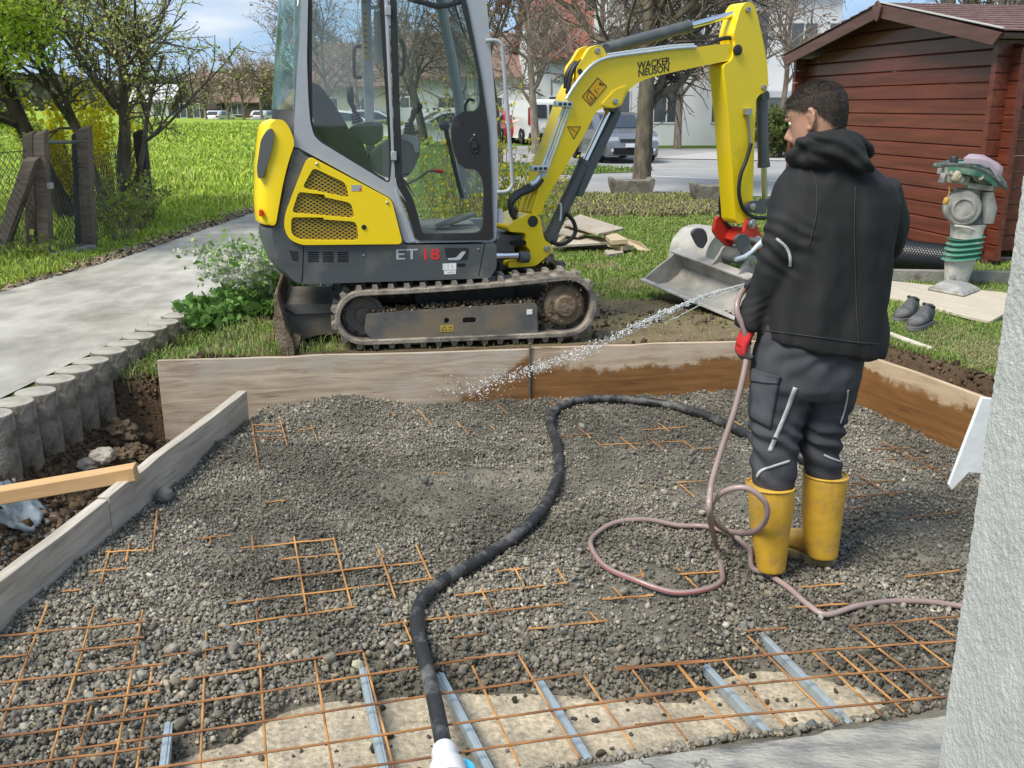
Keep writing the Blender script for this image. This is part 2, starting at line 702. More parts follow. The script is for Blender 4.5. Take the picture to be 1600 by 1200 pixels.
def make_ground():
 xs = axis_pts(-3.0, 3.9, 0.03, -1400, 1400, 1.10)
 ys = axis_pts(1.2, 6.6, 0.03, -60, 1700, 1.06)
 X, Y = np.meshgrid(xs, ys)
 x, y = X.ravel(), Y.ravel()
 z = zg(x, y)
 n = len(x)
 V = np.stack([x, y, z], 1)
 w, h = len(xs), len(ys)
 idx = np.arange(w * h).reshape(h, w)
 Fc = np.stack([idx[:-1, :-1], idx[:-1, 1:], idx[1:, 1:], idx[1:, :-1]], -1).reshape(-1, 4)
 soil = np.array([0.075, 0.050, 0.030])
 mud = np.array([0.165, 0.125, 0.075])
 green = np.array([0.085, 0.15, 0.022])
 dry = np.array([0.20, 0.185, 0.085])
 sand = np.array([0.42, 0.36, 0.265])
 meadow = np.array([0.26, 0.36, 0.045])
 n1, n2 = fbm(x * 2.2, y * 2.2, 51), fbm(x * 8, y * 8, 52)
 C = green[None] * (0.7 + 0.6 * n2[:, None])
 far = sstep(9, 14, y) * (x < -3.2)
 fn = fbm(x * 0.25, y * 0.4, 57)
 C = C * (1 - far[:, None]) + (meadow[None] * (0.75 + 0.5 * fn[:, None])) * far[:, None]
 wear = np.exp(-((x - 0.2) / 2.0) ** 2 - ((y - 6.0) / 0.8) ** 2) + 0.9 * np.exp(-((x - 1.0) / 0.7) ** 2 - ((y - 6.7) / 0.6) ** 2) + 0.4 * np.exp(-((x - 1.3) / 1.0) ** 2 - ((y - 8.6) / 0.3) ** 2)
 m = sstep(0.35, 0.8, wear * 1.15 + 0.9 * (n1 - 0.5))[:, None]
 md = mud[None] * (0.6 + 0.8 * n2[:, None])
 C = C * (1 - m) + md * m
 dm = (sstep(0.45, 0.75, n1) * (y < 10) * (x > -2.3) * 0.6)[:, None]
 C = C * (1 - dm) + dry[None] * dm
 d = poly_sd(x, y, HOLE)
 rim = sstep(-0.10, -0.01, d + 0.08 * (n2 - 0.5))[:, None] * ((y < 6.4) & (x > -2.6) & (x < 4.2))[:, None]
 C = C * (1 - rim) + (soil[None] * (0.65 + 0.8 * n2[:, None])) * rim
 di = (poly_sd(x, y, FORM) > -0.04) & (y < 5.8)
 C[di] = sand[None] * (0.8 + 0.45 * n2[di][:, None])
 gl = (x < -1.5) & (y < 4.0) & (d > 0.05) & ~di
 C[gl] = np.array([0.17, 0.155, 0.13])[None] * (0.6 + 0.8 * n2[gl][:, None])
 return link_mesh('ground', np_mesh('ground', V, Fc, M_ground, True, C), kind='structure')


make_ground()


def sheet(name, poly, m, dz=0.004, step=0.25, zf=None):
 """a paved sheet that follows the ground, cut to a polygon"""
 bm = bmesh.new()
 tri = tessellate_polygon([[Vector((p[0], p[1], 0)) for p in poly]])
 vs = [bm.verts.new((p[0], p[1], 0)) for p in poly]
 for t in tri: bm.faces.new([vs[i] for i in t])
 x0, x1 = min(p[0] for p in poly), max(p[0] for p in poly)
 y0, y1 = min(p[1] for p in poly), max(p[1] for p in poly)
 for a, b, st, ax in ((x0, x1, step, 0), (y0, y1, step, 1)):
  k = a + st
  while k < b:
   co = (k, 0, 0) if ax == 0 else (0, k, 0)
   no = (1, 0, 0) if ax == 0 else (0, 1, 0)
   bmesh.ops.bisect_plane(bm, geom=bm.verts[:] + bm.edges[:] + bm.faces[:], plane_co=co, plane_no=no)
   k += st
 xs = np.array([v.co.x for v in bm.verts])
 ys = np.array([v.co.y for v in bm.verts])
 zz = zg(xs, ys) + dz if zf is None else zf(xs, ys) + dz
 for v, z in zip(bm.verts, zz): v.co.z = z
 bmesh.ops.recalc_face_normals(bm, faces=bm.faces)
 me = bpy.data.meshes.new(name)
 bm.to_mesh(me)
 bm.free()
 me.materials.append(m)
 o = link_mesh(name, me, kind='structure')
 return o


def ragged(poly, amp, step=0.12, seed=0):
 out = []
 n = len(poly)
 for i in range(n):
  a, b = poly[i], poly[(i + 1) % n]
  L_ = math.hypot(b[0] - a[0], b[1] - a[1])
  k = max(1, int(L_ / step))
  for j in range(k):
   t = j / k
   x, y = a[0] + (b[0] - a[0]) * t, a[1] + (b[1] - a[1]) * t
   out.append((x + amp * (float(vnoise(x * 5, y * 5, seed)) - .5) * 2, y + amp * (float(vnoise(x * 5, y * 5, seed + 9)) - .5) * 2))
 return out


sheet('path', ragged([(-4.45, 0.5), (-4.22, 6.0), (-3.95, 7.7), (-3.72, 9.3), (-3.55, 13.4), (-3.4, 22.0), (-2.3, 22.0), (-2.2, 6.95), (-2.36, 6.6), (-2.545, 4.3), (-2.75, 0.5)], 0.012), M_path, 0.012, 0.3)
sheet('street', ROAD, M_street, 0.012, 4.0, lambda x, y: np.zeros(len(x)))
sheet('traffic_island', ISLAND, mat('island_grass', (0.10, 0.17, 0.03), rough=0.95, col2=(0.16, 0.2, 0.05), vscale=1.5, var=0.3, bump=1, bscale=14), 0.03, 2.0, lambda x, y: np.zeros(len(x)))
sheet('road_line', [(3.0, 24.6), (8.6, 21.2), (8.75, 21.32), (3.1, 24.75)], M_white, 0.018, 4.0, lambda x, y: np.zeros(len(x)))
sheet('pavement', [(4.6, 32.5), (13, 29.5), (30, 28.5), (30, 37), (9, 39.5)], mat('pavement', (0.43, 0.42, 0.40), rough=0.9, var=0.12), 0.035, 4.0, lambda x, y: np.zeros(len(x)))

def ico(sub):
 bm = bmesh.new()
 bmesh.ops.create_icosphere(bm, subdivisions=sub, radius=1)
 v = np.array([v.co[:] for v in bm.verts])
 f = np.array([[q.index for q in p.verts] for p in bm.faces])
 bm.free()
 return v, f


def rot_mats(n):
 q = RNG.normal(size=(n, 4))
 q /= np.linalg.norm(q, axis=1)[:, None]
 w, x, y, z = q.T
 return np.stack([np.stack([1 - 2 * (y * y + z * z), 2 * (x * y - z * w), 2 * (x * z + y * w)], -1),
      np.stack([2 * (x * y + z * w), 1 - 2 * (x * x + z * z), 2 * (y * z - x * w)], -1),
      np.stack([2 * (x * z - y * w), 2 * (y * z + x * w), 1 - 2 * (x * x + y * y)], -1)], 1)


def stones(pos, size, sub, col, flat=(1.0, 0.8, 0.6), lump=0.30):
 n = len(pos)
 bv, bf = ico(sub)
 k = len(bv)
 variants = np.stack([bv * (1 + lump * (RNG.random((k, 1)) - 0.5) * 2) for _ in range(24)])
 vv = variants[RNG.integers(0, 24, n)]
 sc = np.array(flat)[None] * (0.8 + 0.4 * RNG.random((n, 3)))
 vv = vv * sc[:, None, :] * size[:, None, None]
 vv = np.einsum('nij,nkj->nki', rot_mats(n), vv)
 vv = vv + pos[:, None, :]
 Fc = (bf[None] + (np.arange(n) * k)[:, None, None]).reshape(-1, 3)
 C = np.repeat(col, k, axis=0)
 return vv.reshape(-1, 3), Fc, C


def damp(x, y):
 """damp and dry patches of the mix"""
 return 0.66 + 0.62 * sstep(0.36, 0.64, 0.65 * fbm(x * 1.3, y * 1.9, 131) + 0.35 * fbm(x * 5, y * 6, 133))


def make_gravel():
 xs = np.arange(-2.0, 3.05, 0.022)
 ys = np.arange(0.9, 5.72, 0.022)
 X, Y = np.meshgrid(xs, ys)
 x, y = X.ravel(), Y.ravel()
 z = gz(x, y) - 0.006 + 0.012 * (fbm(x * 30, y * 30, 77, 2) - 0.5)
 w, h = len(xs), len(ys)
 idx = np.arange(w * h).reshape(h, w)
 Fc = np.stack([idx[:-1, :-1], idx[:-1, 1:], idx[1:, 1:], idx[1:, :-1]], -1).reshape(-1, 4)
 sd_ = poly_sd(x, y, FORM)
 keep = (sd_[Fc] > -0.012).all(1)
 link_mesh('gravel_bed', np_mesh('gravel_bed', np.stack([x, y, z], 1), Fc[keep], M_bed), kind='structure')

 n = 300000
 x = RNG.uniform(-2.0, 3.0, n)
 y = 1.6 + 4.1 * RNG.random(n)
 t = thick(x, y)
 fines = fbm(x * 1.7, y * 1.7, 91)                # patches of fines with fewer stones
 p = 0.62 * sstep(-0.005, 0.03, t) * (1 - 0.80 * sstep(0.48, 0.66, fines)) + 0.006
 vis = np.abs(x) < 0.56 * y + 0.25
 ok = (poly_sd(x, y, FORM) > 0.01) & (RNG.random(n) < p) & vis & off_sill(x, y)
 x, y, t = x[ok], y[ok], t[ok]
 z = np.maximum(-0.075 + t, -0.072)
 sz = 0.0051 * np.exp(RNG.normal(0, 0.42, len(x)))
 sz = np.clip(sz * (1.25 - 0.35 * sstep(2.6, 4.0, y)), 0.004, 0.022)
 pos = np.stack([x, y, z + sz * RNG.uniform(-0.15, 0.75, len(x))], 1)
 base = np.array([0.185, 0.170, 0.136])
 tone = np.exp(RNG.normal(0, 0.30, len(x)))
 hue = RNG.normal(0, 0.05, (len(x), 1)) * np.array([[1, 0.2, -1]])
 col = np.clip(base[None] * tone[:, None] * (1 + hue), 0.03, 0.55) * damp(x, y)[:, None]
 onsand = t < 0.005
 col[onsand] *= 0.45
 r = (x > 1.35) & (y > 2.6)
 col[r] *= 1.12
 nearm = (y < 2.75) & (sz > 0.0055)
 for msk, sub in ((nearm, 2), (~nearm, 1)):
  V, Fc, C = stones(pos[msk], sz[msk], sub, col[msk])
  link_mesh('gravel', np_mesh('gravel', V, Fc, M_stone, True, C), kind='stuff')
 print('gravel stones', len(x), 'tris', int(nearm.sum()) * 80 + int((~nearm).sum()) * 20)

 n = 90000
 x = RNG.uniform(-2.0, 3.0, n)
 y = 1.6 + 4.1 * RNG.random(n) ** 1.1
 t = thick(x, y)
 ok = (poly_sd(x, y, FORM) > 0.005) & (np.abs(x) < 0.56 * y + 0.25) & off_sill(x, y) & (RNG.random(n) < 0.15 + 0.85 * sstep(0.0, 0.02, t))
 x, y, t = x[ok], y[ok], t[ok]
 sz = 0.0028 * np.exp(RNG.normal(0, 0.35, len(x)))
 z = np.maximum(-0.075 + t, -0.074) - 0.004 + 0.004 * fbm(x * 30, y * 30, 77, 2)
 ov = np.array([[1, 0, 0], [-1, 0, 0], [0, 1, 0], [0, -1, 0], [0, 0, 1], [0, 0, -1]], float)
 of = np.array([[0, 2, 4], [2, 1, 4], [1, 3, 4], [3, 0, 4]])
 vv = np.einsum('nij,kj->nki', rot_mats(len(x)) , ov) * (sz[:, None, None] * (0.6 + 0.8 * RNG.random((len(x), 6, 1)))) + np.stack([x, y, z + sz * .4], 1)[:, None, :]
 of = np.concatenate([of, of[:, ::-1] * 0 + np.array([[2, 0, 5], [1, 2, 5], [3, 1, 5], [0, 3, 5]])])
 Fc = (of[None] + (np.arange(len(x)) * 6)[:, None, None]).reshape(-1, 3)
 cg = np.array([0.19, 0.172, 0.138])[None] * np.exp(RNG.normal(0, 0.35, (len(x), 1)))
 cg = cg * damp(x, y)[:, None]
 cg[t < 0.0] = np.array([0.34, 0.29, 0.2])
 link_mesh('grit', np_mesh('grit', vv.reshape(-1, 3), Fc, M_stone, False, np.repeat(cg, 6, axis=0)), kind='stuff')

 n = 5200
 x = RNG.uniform(-2.3, -1.5, n)
 y = RNG.uniform(2.4, 4.2, n)
 ok = (poly_sd(x, y, FORM) < -0.07) & (RNG.random(n) < 1.1 - 0.5 * sstep(3.2, 4.2, y))
 x, y = x[ok], y[ok]
 sz = 0.010 * np.exp(RNG.normal(0, 0.4, len(x)))
 pos = np.stack([x, y, zg(x, y) + 0.3 * sz], 1)
 col = np.array([0.16, 0.15, 0.13])[None] * np.exp(RNG.normal(0, 0.35, len(x)))[:, None]
 V, Fc, C = stones(pos, sz, 1, col)
 link_mesh('trench_gravel', np_mesh('trench_gravel', V, Fc, M_stone, True, C), kind='stuff')

 n = 9000
 x = np.concatenate([RNG.uniform(-2.33, -1.5, n), RNG.uniform(1.9, 3.2, n), RNG.uniform(-0.6, 2.2, n // 3)])
 y = np.concatenate([RNG.uniform(3.4, 5.4, n), RNG.uniform(2.8, 5.9, n), RNG.uniform(5.7, 7.2, n // 3)])
 d = poly_sd(x, y, HOLE)
 ok = (((d > -0.06) & (poly_sd(x, y, FORM) < -0.05)) | ((y > 5.75) & (RNG.random(len(x)) < 0.5) & (fbm(x * 2.2, y * 2.2, 51) > 0.5)))
 x, y = x[ok], y[ok]
 sz = 0.009 * np.exp(RNG.normal(0, 0.5, len(x)))
 pos = np.stack([x, y, zg(x, y) + 0.2 * sz], 1)
 col = np.array([0.085, 0.058, 0.036])[None] * np.exp(RNG.normal(0, 0.35, len(x)))[:, None]
 V, Fc, C = stones(pos, sz, 1, col, lump=0.35)
 link_mesh('soil_crumbs', np_mesh('soil_crumbs', V, Fc, M_ground, True, C), kind='stuff')


make_gravel()

def blades(x, y, h, w, col, lean=0.5, z=None):
 n = len(x)
 z = zg(x, y) if z is None else z
 a = RNG.uniform(0, 2 * math.pi, n)
 dx, dy = np.cos(a), np.sin(a)
 l = h * lean * RNG.random(n)
 b = RNG.uniform(0, 2 * math.pi, n)
 lx, ly = np.cos(b) * l, np.sin(b) * l
 p0 = np.stack([x - dx * w, y - dy * w, z - 0.005], 1)
 p1 = np.stack([x + dx * w, y + dy * w, z - 0.005], 1)
 p2 = np.stack([x + dx * w * .8 + lx * .35, y + dy * w * .8 + ly * .35, z + h * .6], 1)
 p3 = np.stack([x - dx * w * .8 + lx * .35, y - dy * w * .8 + ly * .35, z + h * .6], 1)
 p4 = np.stack([x + lx, y + ly, z + h * np.sqrt(1 - (lean * .7) ** 2)], 1)
 V = np.stack([p0, p1, p2, p3, p4], 1).reshape(-1, 3)
 o = (np.arange(n) * 5)[:, None]
 Fc = np.concatenate([o + np.array([[0, 1, 2]]), o + np.array([[0, 2, 3]]), o + np.array([[3, 2, 4]])], 1).reshape(-1, 3)
 C = np.repeat(col, 5, axis=0)
 return V, Fc, C


def grass_cols(n, base, var=0.3, dry=0.12):
 c = np.array(base)[None] * np.exp(RNG.normal(0, var, (n, 1)))
 dm = RNG.random(n) < dry
 c[dm] = np.array([0.30, 0.27, 0.11])[None] * np.exp(RNG.normal(0, .25, (dm.sum(), 1)))
 return np.clip(c, 0, 0.6)


BOARD = [tuple(G(u, v, .33)[:2]) for u, v in ((1335, 454), (1547, 504), (1625, 463), (1395, 437))]


def make_grass():
 n = 260000
 y = 5.1 + 13.5 * RNG.random(n) ** 1.7
 x = RNG.uniform(-2.2, 1, n) * 0 + (RNG.random(n) * (0.62 * y + 2.2) - 2.2)
 n1 = fbm(x * 2.2, y * 2.2, 51)
 wear = np.exp(-((x - 0.2) / 2.0) ** 2 - ((y - 6.0) / 0.8) ** 2) + 0.9 * np.exp(-((x - 1.0) / 0.7) ** 2 - ((y - 6.7) / 0.6) ** 2)
 wm = sstep(0.35, 0.8, wear * 1.15 + 0.9 * (n1 - 0.5))
 d = poly_sd(x, y, HOLE)
 ok = (d < -0.05) & (RNG.random(n) > 0.93 * wm) & (poly_sd(x, y, ROAD) < -0.1) & (poly_sd(x, y, PATH) < -0.12) & (poly_sd(x, y, BOARD) < 0)
 x, y, wm = x[ok], y[ok], wm[ok]
 clump = fbm(x * 5, y * 5, 66)
 h = (0.018 + 0.035 * clump) * RNG.uniform(0.6, 1.4, len(x)) * (1 - .3 * wm)
 w = 0.0022 + 0.0006 * (y - 5)
 c = grass_cols(len(x), (0.165, 0.255, 0.035), 0.34, 0.22)
 dryf = fbm(x * 2.2, y * 2.2, 51)
 dd = (RNG.random(len(x)) < 0.75 * sstep(0.48, 0.62, dryf)) & (y < 9)
 c[dd] = np.array([0.30, 0.27, 0.13])[None] * np.exp(RNG.normal(0, .2, (dd.sum(), 1)))
 V, Fc, C = blades(x, y, h, w, c, 0.9)
 link_mesh('lawn_grass', np_mesh('lawn_grass', V, Fc, M_grass, False, C), kind='stuff')
 n = 30000
 x = RNG.uniform(2.3, 4.2, n)
 y = RNG.uniform(3.8, 6.2, n)
 ok = (poly_sd(x, y, HOLE) < -0.02 - 0.05 * fbm(x * 9, y * 9, 5)) & (poly_sd(x, y, BOARD) < 0)
 x, y = x[ok], y[ok]
 c = grass_cols(len(x), (0.13, 0.21, 0.035), 0.3, 0.2)
 V, Fc, C = blades(x, y, RNG.uniform(0.015, 0.05, len(x)), np.full(len(x), 0.0024), c, 1.0)
 link_mesh('lawn_grass', np_mesh('lawn_grass', V, Fc, M_grass, False, C), kind='stuff')
 n = 9000
 x = RNG.uniform(-2.25, -1.0, n)
 y = RNG.uniform(5.25, 7.0, n)
 ok = (poly_sd(x, y, HOLE) < 0.02) & (RNG.random(n) < 0.25 + 0.9 * sstep(-1.6, -2.1, x)) & (fbm(x * 4, y * 4, 21) > 0.40)
 x, y = x[ok], y[ok]
 c = grass_cols(len(x), (0.14, 0.22, 0.035), 0.3, 0.3)
 V, Fc, C = blades(x, y, RNG.uniform(0.03, 0.12, len(x)), np.full(len(x), 0.0028), c, 0.9)
 link_mesh('bank_grass', np_mesh('bank_grass', V, Fc, M_grass, False, C), kind='stuff')
 n = 170000
 y = 7.5 + 72 * RNG.random(n) ** 2.1
 x = -3.3 - RNG.random(n) * (0.62 * y - 1.5)
 ok = poly_sd(x, y, PATH) < -0.04
 x, y = x[ok], y[ok]
 cl = fbm(x * 0.9, y * 0.9, 67)
 h = (0.05 + 0.16 * sstep(0.35, 0.75, cl)) * RNG.uniform(0.5, 1.3, len(x)) * (0.45 + 0.55 * sstep(0.0, 0.6, -poly_sd(x, y, PATH)))
 w = 0.003 + 0.00085 * (y - 7)
 c = grass_cols(len(x), (0.33, 0.44, 0.05), 0.28, 0.05)
 yl = RNG.random(len(x)) < 0.006
 c[yl] = (0.6, 0.48, 0.02)
 V, Fc, C = blades(x, y, h, w, c, 0.8)
 link_mesh('meadow_grass', np_mesh('meadow_grass', V, Fc, M_grass, False, C), kind='stuff')
 n = 30000
 x = RNG.uniform(-8, 4, n)
 y = RNG.uniform(23, 33, n)
 ok = poly_sd(x, y, ISLAND) > 0.05
 x, y = x[ok], y[ok]
 V, Fc, C = blades(x, y, RNG.uniform(0.05, 0.12, len(x)), np.full(len(x), 0.02), grass_cols(len(x), (0.13, 0.22, 0.035), .25, .1), 0.8, z=np.full(len(x), 0.03))
 link_mesh('island_grass', np_mesh('island_grass', V, Fc, M_grass, False, C), kind='stuff')
 n = 2600
 t = RNG.random(n)
 y = 7.2 + 8 * t
 x = np.interp(y, [6.0, 7.7, 9.3, 13.4, 22], [-4.22, -3.95, -3.72, -3.55, -3.4]) - np.abs(RNG.normal(0, 0.13, n)) + 0.04
 z = zg(x, y) + 0.02
 a = RNG.uniform(0, 6.28, n)
 s = RNG.uniform(0.015, 0.035, n)
 e1 = np.stack([np.cos(a), np.sin(a), RNG.normal(0, .4, n)], 1) * s[:, None]
 e2 = np.stack([-np.sin(a), np.cos(a), RNG.normal(0, .4, n)], 1) * s[:, None] * 0.6
 p = np.stack([x, y, z], 1)
 V = np.stack([p - e1, p - e2, p + e1, p + e2], 1).reshape(-1, 3)
 Fc = (np.arange(n) * 4)[:, None] + np.array([[0, 1, 2, 3]])
 C = np.repeat(np.array([0.20, 0.15, 0.09])[None] * np.exp(RNG.normal(0, .4, (n, 1))), 4, axis=0)
 link_mesh('leaf_litter', np_mesh('leaf_litter', V, Fc, M_grass, False, C), kind='stuff')
 n = 14000
 x = RNG.uniform(0.3, 4.6, n)
 y = RNG.uniform(13.6, 19.0, n)
 ok = poly_sd(x, y, [(0.6, 14.6), (2.0, 13.9), (3.4, 14.4), (4.4, 17.2), (3.6, 18.8), (1.0, 18.9)]) > -0.1
 x, y = x[ok], y[ok]
 c = grass_cols(len(x), (0.19, 0.15, 0.085), 0.3, 0.2)
 g = RNG.random(len(x)) < 0.32 + 0.4 * (y > 16.5)
 c[g] = np.array([0.20, 0.22, 0.05])[None] * np.exp(RNG.normal(0, .3, (g.sum(), 1)))
 V, Fc, C = blades(x, y, RNG.uniform(0.06, 0.2, len(x)), np.full(len(x), 0.014), c, 1.3)
 link_mesh('ground_cover', np_mesh('ground_cover', V, Fc, M_grass, False, C), kind='stuff')


make_grass()

# ================================================================== FORMWORK
def wood_mat(name, c1, c2, grain=1.0, rough=0.75, wet=None, seams=None, stain=None):
 """weathered board; x along the grain.  wet = (height, slope, x0, noise): soaked below that line"""
 m = bpy.data.materials.new(name)
 m.use_nodes = True
 t = m.node_tree
 b = t.nodes['Principled BSDF']
 Nn, Ll = t.nodes.new, t.links.new
 tcn = Nn('ShaderNodeTexCoord')
 mpn = Nn('ShaderNodeMapping')
 mpn.inputs['Scale'].default_value = (1.2, 14, 14)
 Ll(tcn.outputs['Object'], mpn.inputs['Vector'])
 n1 = Nn('ShaderNodeTexNoise')
 n1.inputs['Scale'].default_value = 2.2
 n1.inputs['Detail'].default_value = 9
 n1.inputs['Roughness'].default_value = 0.65
 n1.inputs['Distortion'].default_value = 0.6
 Ll(mpn.outputs['Vector'], n1.inputs['Vector'])
 r1 = Nn('ShaderNodeValToRGB')
 r1.color_ramp.elements[0].position = 0.32
 r1.color_ramp.elements[1].position = 0.66
 r1.color_ramp.elements[0].color = (*c1, 1)
 r1.color_ramp.elements[1].color = (*c2, 1)
 Ll(n1.outputs['Fac'], r1.inputs['Fac'])
 src = r1.outputs['Color']
 n2 = Nn('ShaderNodeTexNoise')
 n2.inputs['Scale'].default_value = 2.4
 n2.inputs['Detail'].default_value = 8
 n2.inputs['Roughness'].default_value = 0.6
 mp2 = Nn('ShaderNodeMapping')
 mp2.inputs['Scale'].default_value = (1, 2.2, 2.2)
 Ll(tcn.outputs['Object'], mp2.inputs['Vector'])
 Ll(mp2.outputs['Vector'], n2.inputs['Vector'])
 r2 = Nn('ShaderNodeValToRGB')
 r2.color_ramp.elements[0].position = 0.50
 r2.color_ramp.elements[1].position = 0.62
 Ll(n2.outputs['Fac'], r2.inputs['Fac'])
 mxn = Nn('ShaderNodeMix')
 mxn.data_type = 'RGBA'
 st = stain or (c2[0] * 1.05, c2[1] * 1.08, c2[2] * 1.15)
 mxn.inputs[7].default_value = (*st, 1)
 ms = Nn('ShaderNodeMath')
 ms.operation = 'MULTIPLY'
 ms.inputs[1].default_value = 0.6
 Ll(r2.outputs['Color'], ms.inputs[0])
 Ll(ms.outputs[0], mxn.inputs['Factor'])
 Ll(src, mxn.inputs[6])
 src = mxn.outputs[2]
 rough_src = None
 if wet:
  hgt, slope, x0, nz_, wcol = wet
  sx = Nn('ShaderNodeSeparateXYZ')
  Ll(tcn.outputs['Object'], sx.inputs[0])
  nn = Nn('ShaderNodeTexNoise')
  nn.inputs['Scale'].default_value = 16
  nn.inputs['Detail'].default_value = 6
  nn.inputs['Roughness'].default_value = 0.7
  Ll(tcn.outputs['Object'], nn.inputs['Vector'])
  n3 = Nn('ShaderNodeTexNoise')
  n3.inputs['Scale'].default_value = 3
  Ll(tcn.outputs['Object'], n3.inputs['Vector'])

  def mth(op, a, b_):
   q = Nn('ShaderNodeMath')
   q.operation = op
   for i, w_ in enumerate((a, b_)):
    if isinstance(w_, (int, float)): q.inputs[i].default_value = w_
    else: Ll(w_, q.inputs[i])
   return q.outputs[0]
  line = mth('ADD', mth('MULTIPLY', mth('SUBTRACT', sx.outputs['X'], x0), slope), hgt)
  line = mth('ADD', line, mth('MULTIPLY', mth('SUBTRACT', nn.outputs['Fac'], 0.5), nz_))
  line = mth('ADD', line, mth('MULTIPLY', mth('SUBTRACT', n3.outputs['Fac'], 0.5), nz_ * 1.2))
  diff = mth('SUBTRACT', line, sx.outputs['Z'])
  mr = Nn('ShaderNodeMapRange')
  mr.inputs['From Min'].default_value = -0.012
  mr.inputs['From Max'].default_value = 0.022
  Ll(diff, mr.inputs['Value'])
  mw = Nn('ShaderNodeMix')
  mw.data_type = 'RGBA'
  Ll(mr.outputs['Result'], mw.inputs['Factor'])
  Ll(src, mw.inputs[6])
  mulw = Nn('ShaderNodeMix')
  mulw.data_type = 'RGBA'
  mulw.blend_type = 'MULTIPLY'
  mulw.inputs['Factor'].default_value = 1
  Ll(src, mulw.inputs[6])
  mulw.inputs[7].default_value = (*wcol, 1)
  Ll(mulw.outputs[2], mw.inputs[7])
  src = mw.outputs[2]
  mr2 = Nn('ShaderNodeMapRange')
  mr2.inputs['To Min'].default_value = rough
  mr2.inputs['To Max'].default_value = 0.38
  Ll(mr.outputs['Result'], mr2.inputs['Value'])
  Ll(mr2.outputs['Result'], b.inputs['Roughness'])
 n4 = Nn('ShaderNodeTexNoise')
 n4.inputs['Scale'].default_value = 3.2
 n4.inputs['Detail'].default_value = 4
 mp4 = Nn('ShaderNodeMapping')
 mp4.inputs['Scale'].default_value = (0.9, 22, 22)
 Ll(tcn.outputs['Object'], mp4.inputs['Vector'])
 Ll(mp4.outputs['Vector'], n4.inputs['Vector'])
 r4 = Nn('ShaderNodeValToRGB')
 r4.color_ramp.elements[0].position = 0.285
 r4.color_ramp.elements[1].position = 0.33
 Ll(n4.outputs['Fac'], r4.inputs['Fac'])
 mc = Nn('ShaderNodeMix')
 mc.data_type = 'RGBA'
 mc.blend_type = 'MULTIPLY'
 mc.inputs['Factor'].default_value = 0.75
 Ll(src, mc.inputs[6])
 Ll(r4.outputs['Color'], mc.inputs[7])
 Ll(mc.outputs[2], b.inputs['Base Color'])
 b.inputs['Roughness'].default_value = rough
 b.inputs['Specular IOR Level'].default_value = 0.35
 bp = Nn('ShaderNodeBump')
 bp.inputs['Strength'].default_value = 0.5
 bp.inputs['Distance'].default_value = 0.004
 ad = Nn('ShaderNodeMath')
 ad.operation = 'ADD'
 Ll(n1.outputs['Fac'], ad.inputs[0])
 Ll(r4.outputs['Color'], ad.inputs[1])
 Ll(ad.outputs[0], bp.inputs['Height'])
 Ll(bp.outputs['Normal'], b.inputs['Normal'])
 return m


def plank(name, a, b, thick_, height, m, label, cat='formwork board', group=None, jit=0.004, parent=None, bevel=0.003, nseg=24, roll=0.0, seed=0):
 """upright board from a to b (bottom front edge line), origin at a, x along; slightly uneven edges"""
 a, b = Vector(a), Vector(b)
 d = b - a
 Ln = d.length
 ax = d.normalized()
 ay = Vector((0, 0, 1)).cross(ax).normalized()
 az = ax.cross(ay)
 if roll:
  q = Matrix.Rotation(roll, 3, ax)
  ay, az = q @ ay, q @ az
 rows = []
 for i in range(nseg + 1):
  x = Ln * i / nseg
  j = lambda k: (float(vnoise(x * 7 + k * 13.7 + seed, k * 3.1, 5)) - 0.5) * 2 * jit
  rows.append([(x, j(1) * .4, 0), (x, thick_ + j(2) * .4, 0), (x, thick_ + j(3) * .4, height + j(4)), (x, j(5) * .4, height + j(4) + j(6) * .4)])
 mb = MB()
 mb.loft(rows)
 o = mb.build(name, m, parent, None, smooth=30, bevel=bevel, label=label, cat=cat, group=group)
 o.matrix_world = Matrix(((ax.x, ay.x, az.x, a.x), (ax.y, ay.y, az.y, a.y), (ax.z, ay.z, az.z, a.z), (0, 0, 0, 1)))
 return o


W_old = wood_mat('weathered_board', (0.27, 0.20, 0.14), (0.56, 0.46, 0.34), wet=(0.22, 0.60, 1.66, 0.13, (0.50, 0.32, 0.175)), stain=(0.44, 0.41, 0.34))
W_wet = wood_mat('soaked_board', (0.30, 0.22, 0.145), (0.56, 0.44, 0.31), wet=(0.425, 0.03, 0.9, 0.17, (0.50, 0.32, 0.17)))
W_wet2 = wood_mat('soaked_board_dark', (0.30, 0.21, 0.13), (0.52, 0.39, 0.25), wet=(0.45, 0.0, 0.5, 0.16, (0.46, 0.30, 0.165)))
W_pale = wood_mat('pale_plank', (0.34, 0.295, 0.235), (0.58, 0.53, 0.45), stain=(0.36, 0.31, 0.25))

bx0, bx1, bxm = -1.994, 1.93, None
by = lambda x: 5.214 + 0.123 * (x + 1.994)
jm = P(828, 545, by(0.16)).x
plank('formwork_board', (bx0, by(bx0), -0.20), (jm - 0.004, by(jm), -0.20), 0.027, 0.525, W_old,
  'long weathered grey formwork board in front of the excavator track, dry at its left', group='formwork boards round the gravel bed', seed=1)
plank('formwork_board', (jm + 0.004, by(jm), -0.20), (bx1, by(bx1), -0.20), 0.027, 0.535, W_wet,
  'formwork board behind the hose spray, soaked orange brown in its lower part', group='formwork boards round the gravel bed', seed=2)
plank('formwork_board', (1.955, 5.60, -0.20), (3.0, 2.55, -0.20), 0.027, 0.52, W_wet2,
  'wet brown formwork board slanting to the house wall at the right', group='formwork boards round the gravel bed', seed=3)
pj = G(192, 778, 0.17)
pA = Vector((-1.475, 5.12))
pB = Vector((-1.72, 2.86))
dirp = (pB - pA).normalized()
tj = (pj.y - pA.y) / dirp.y
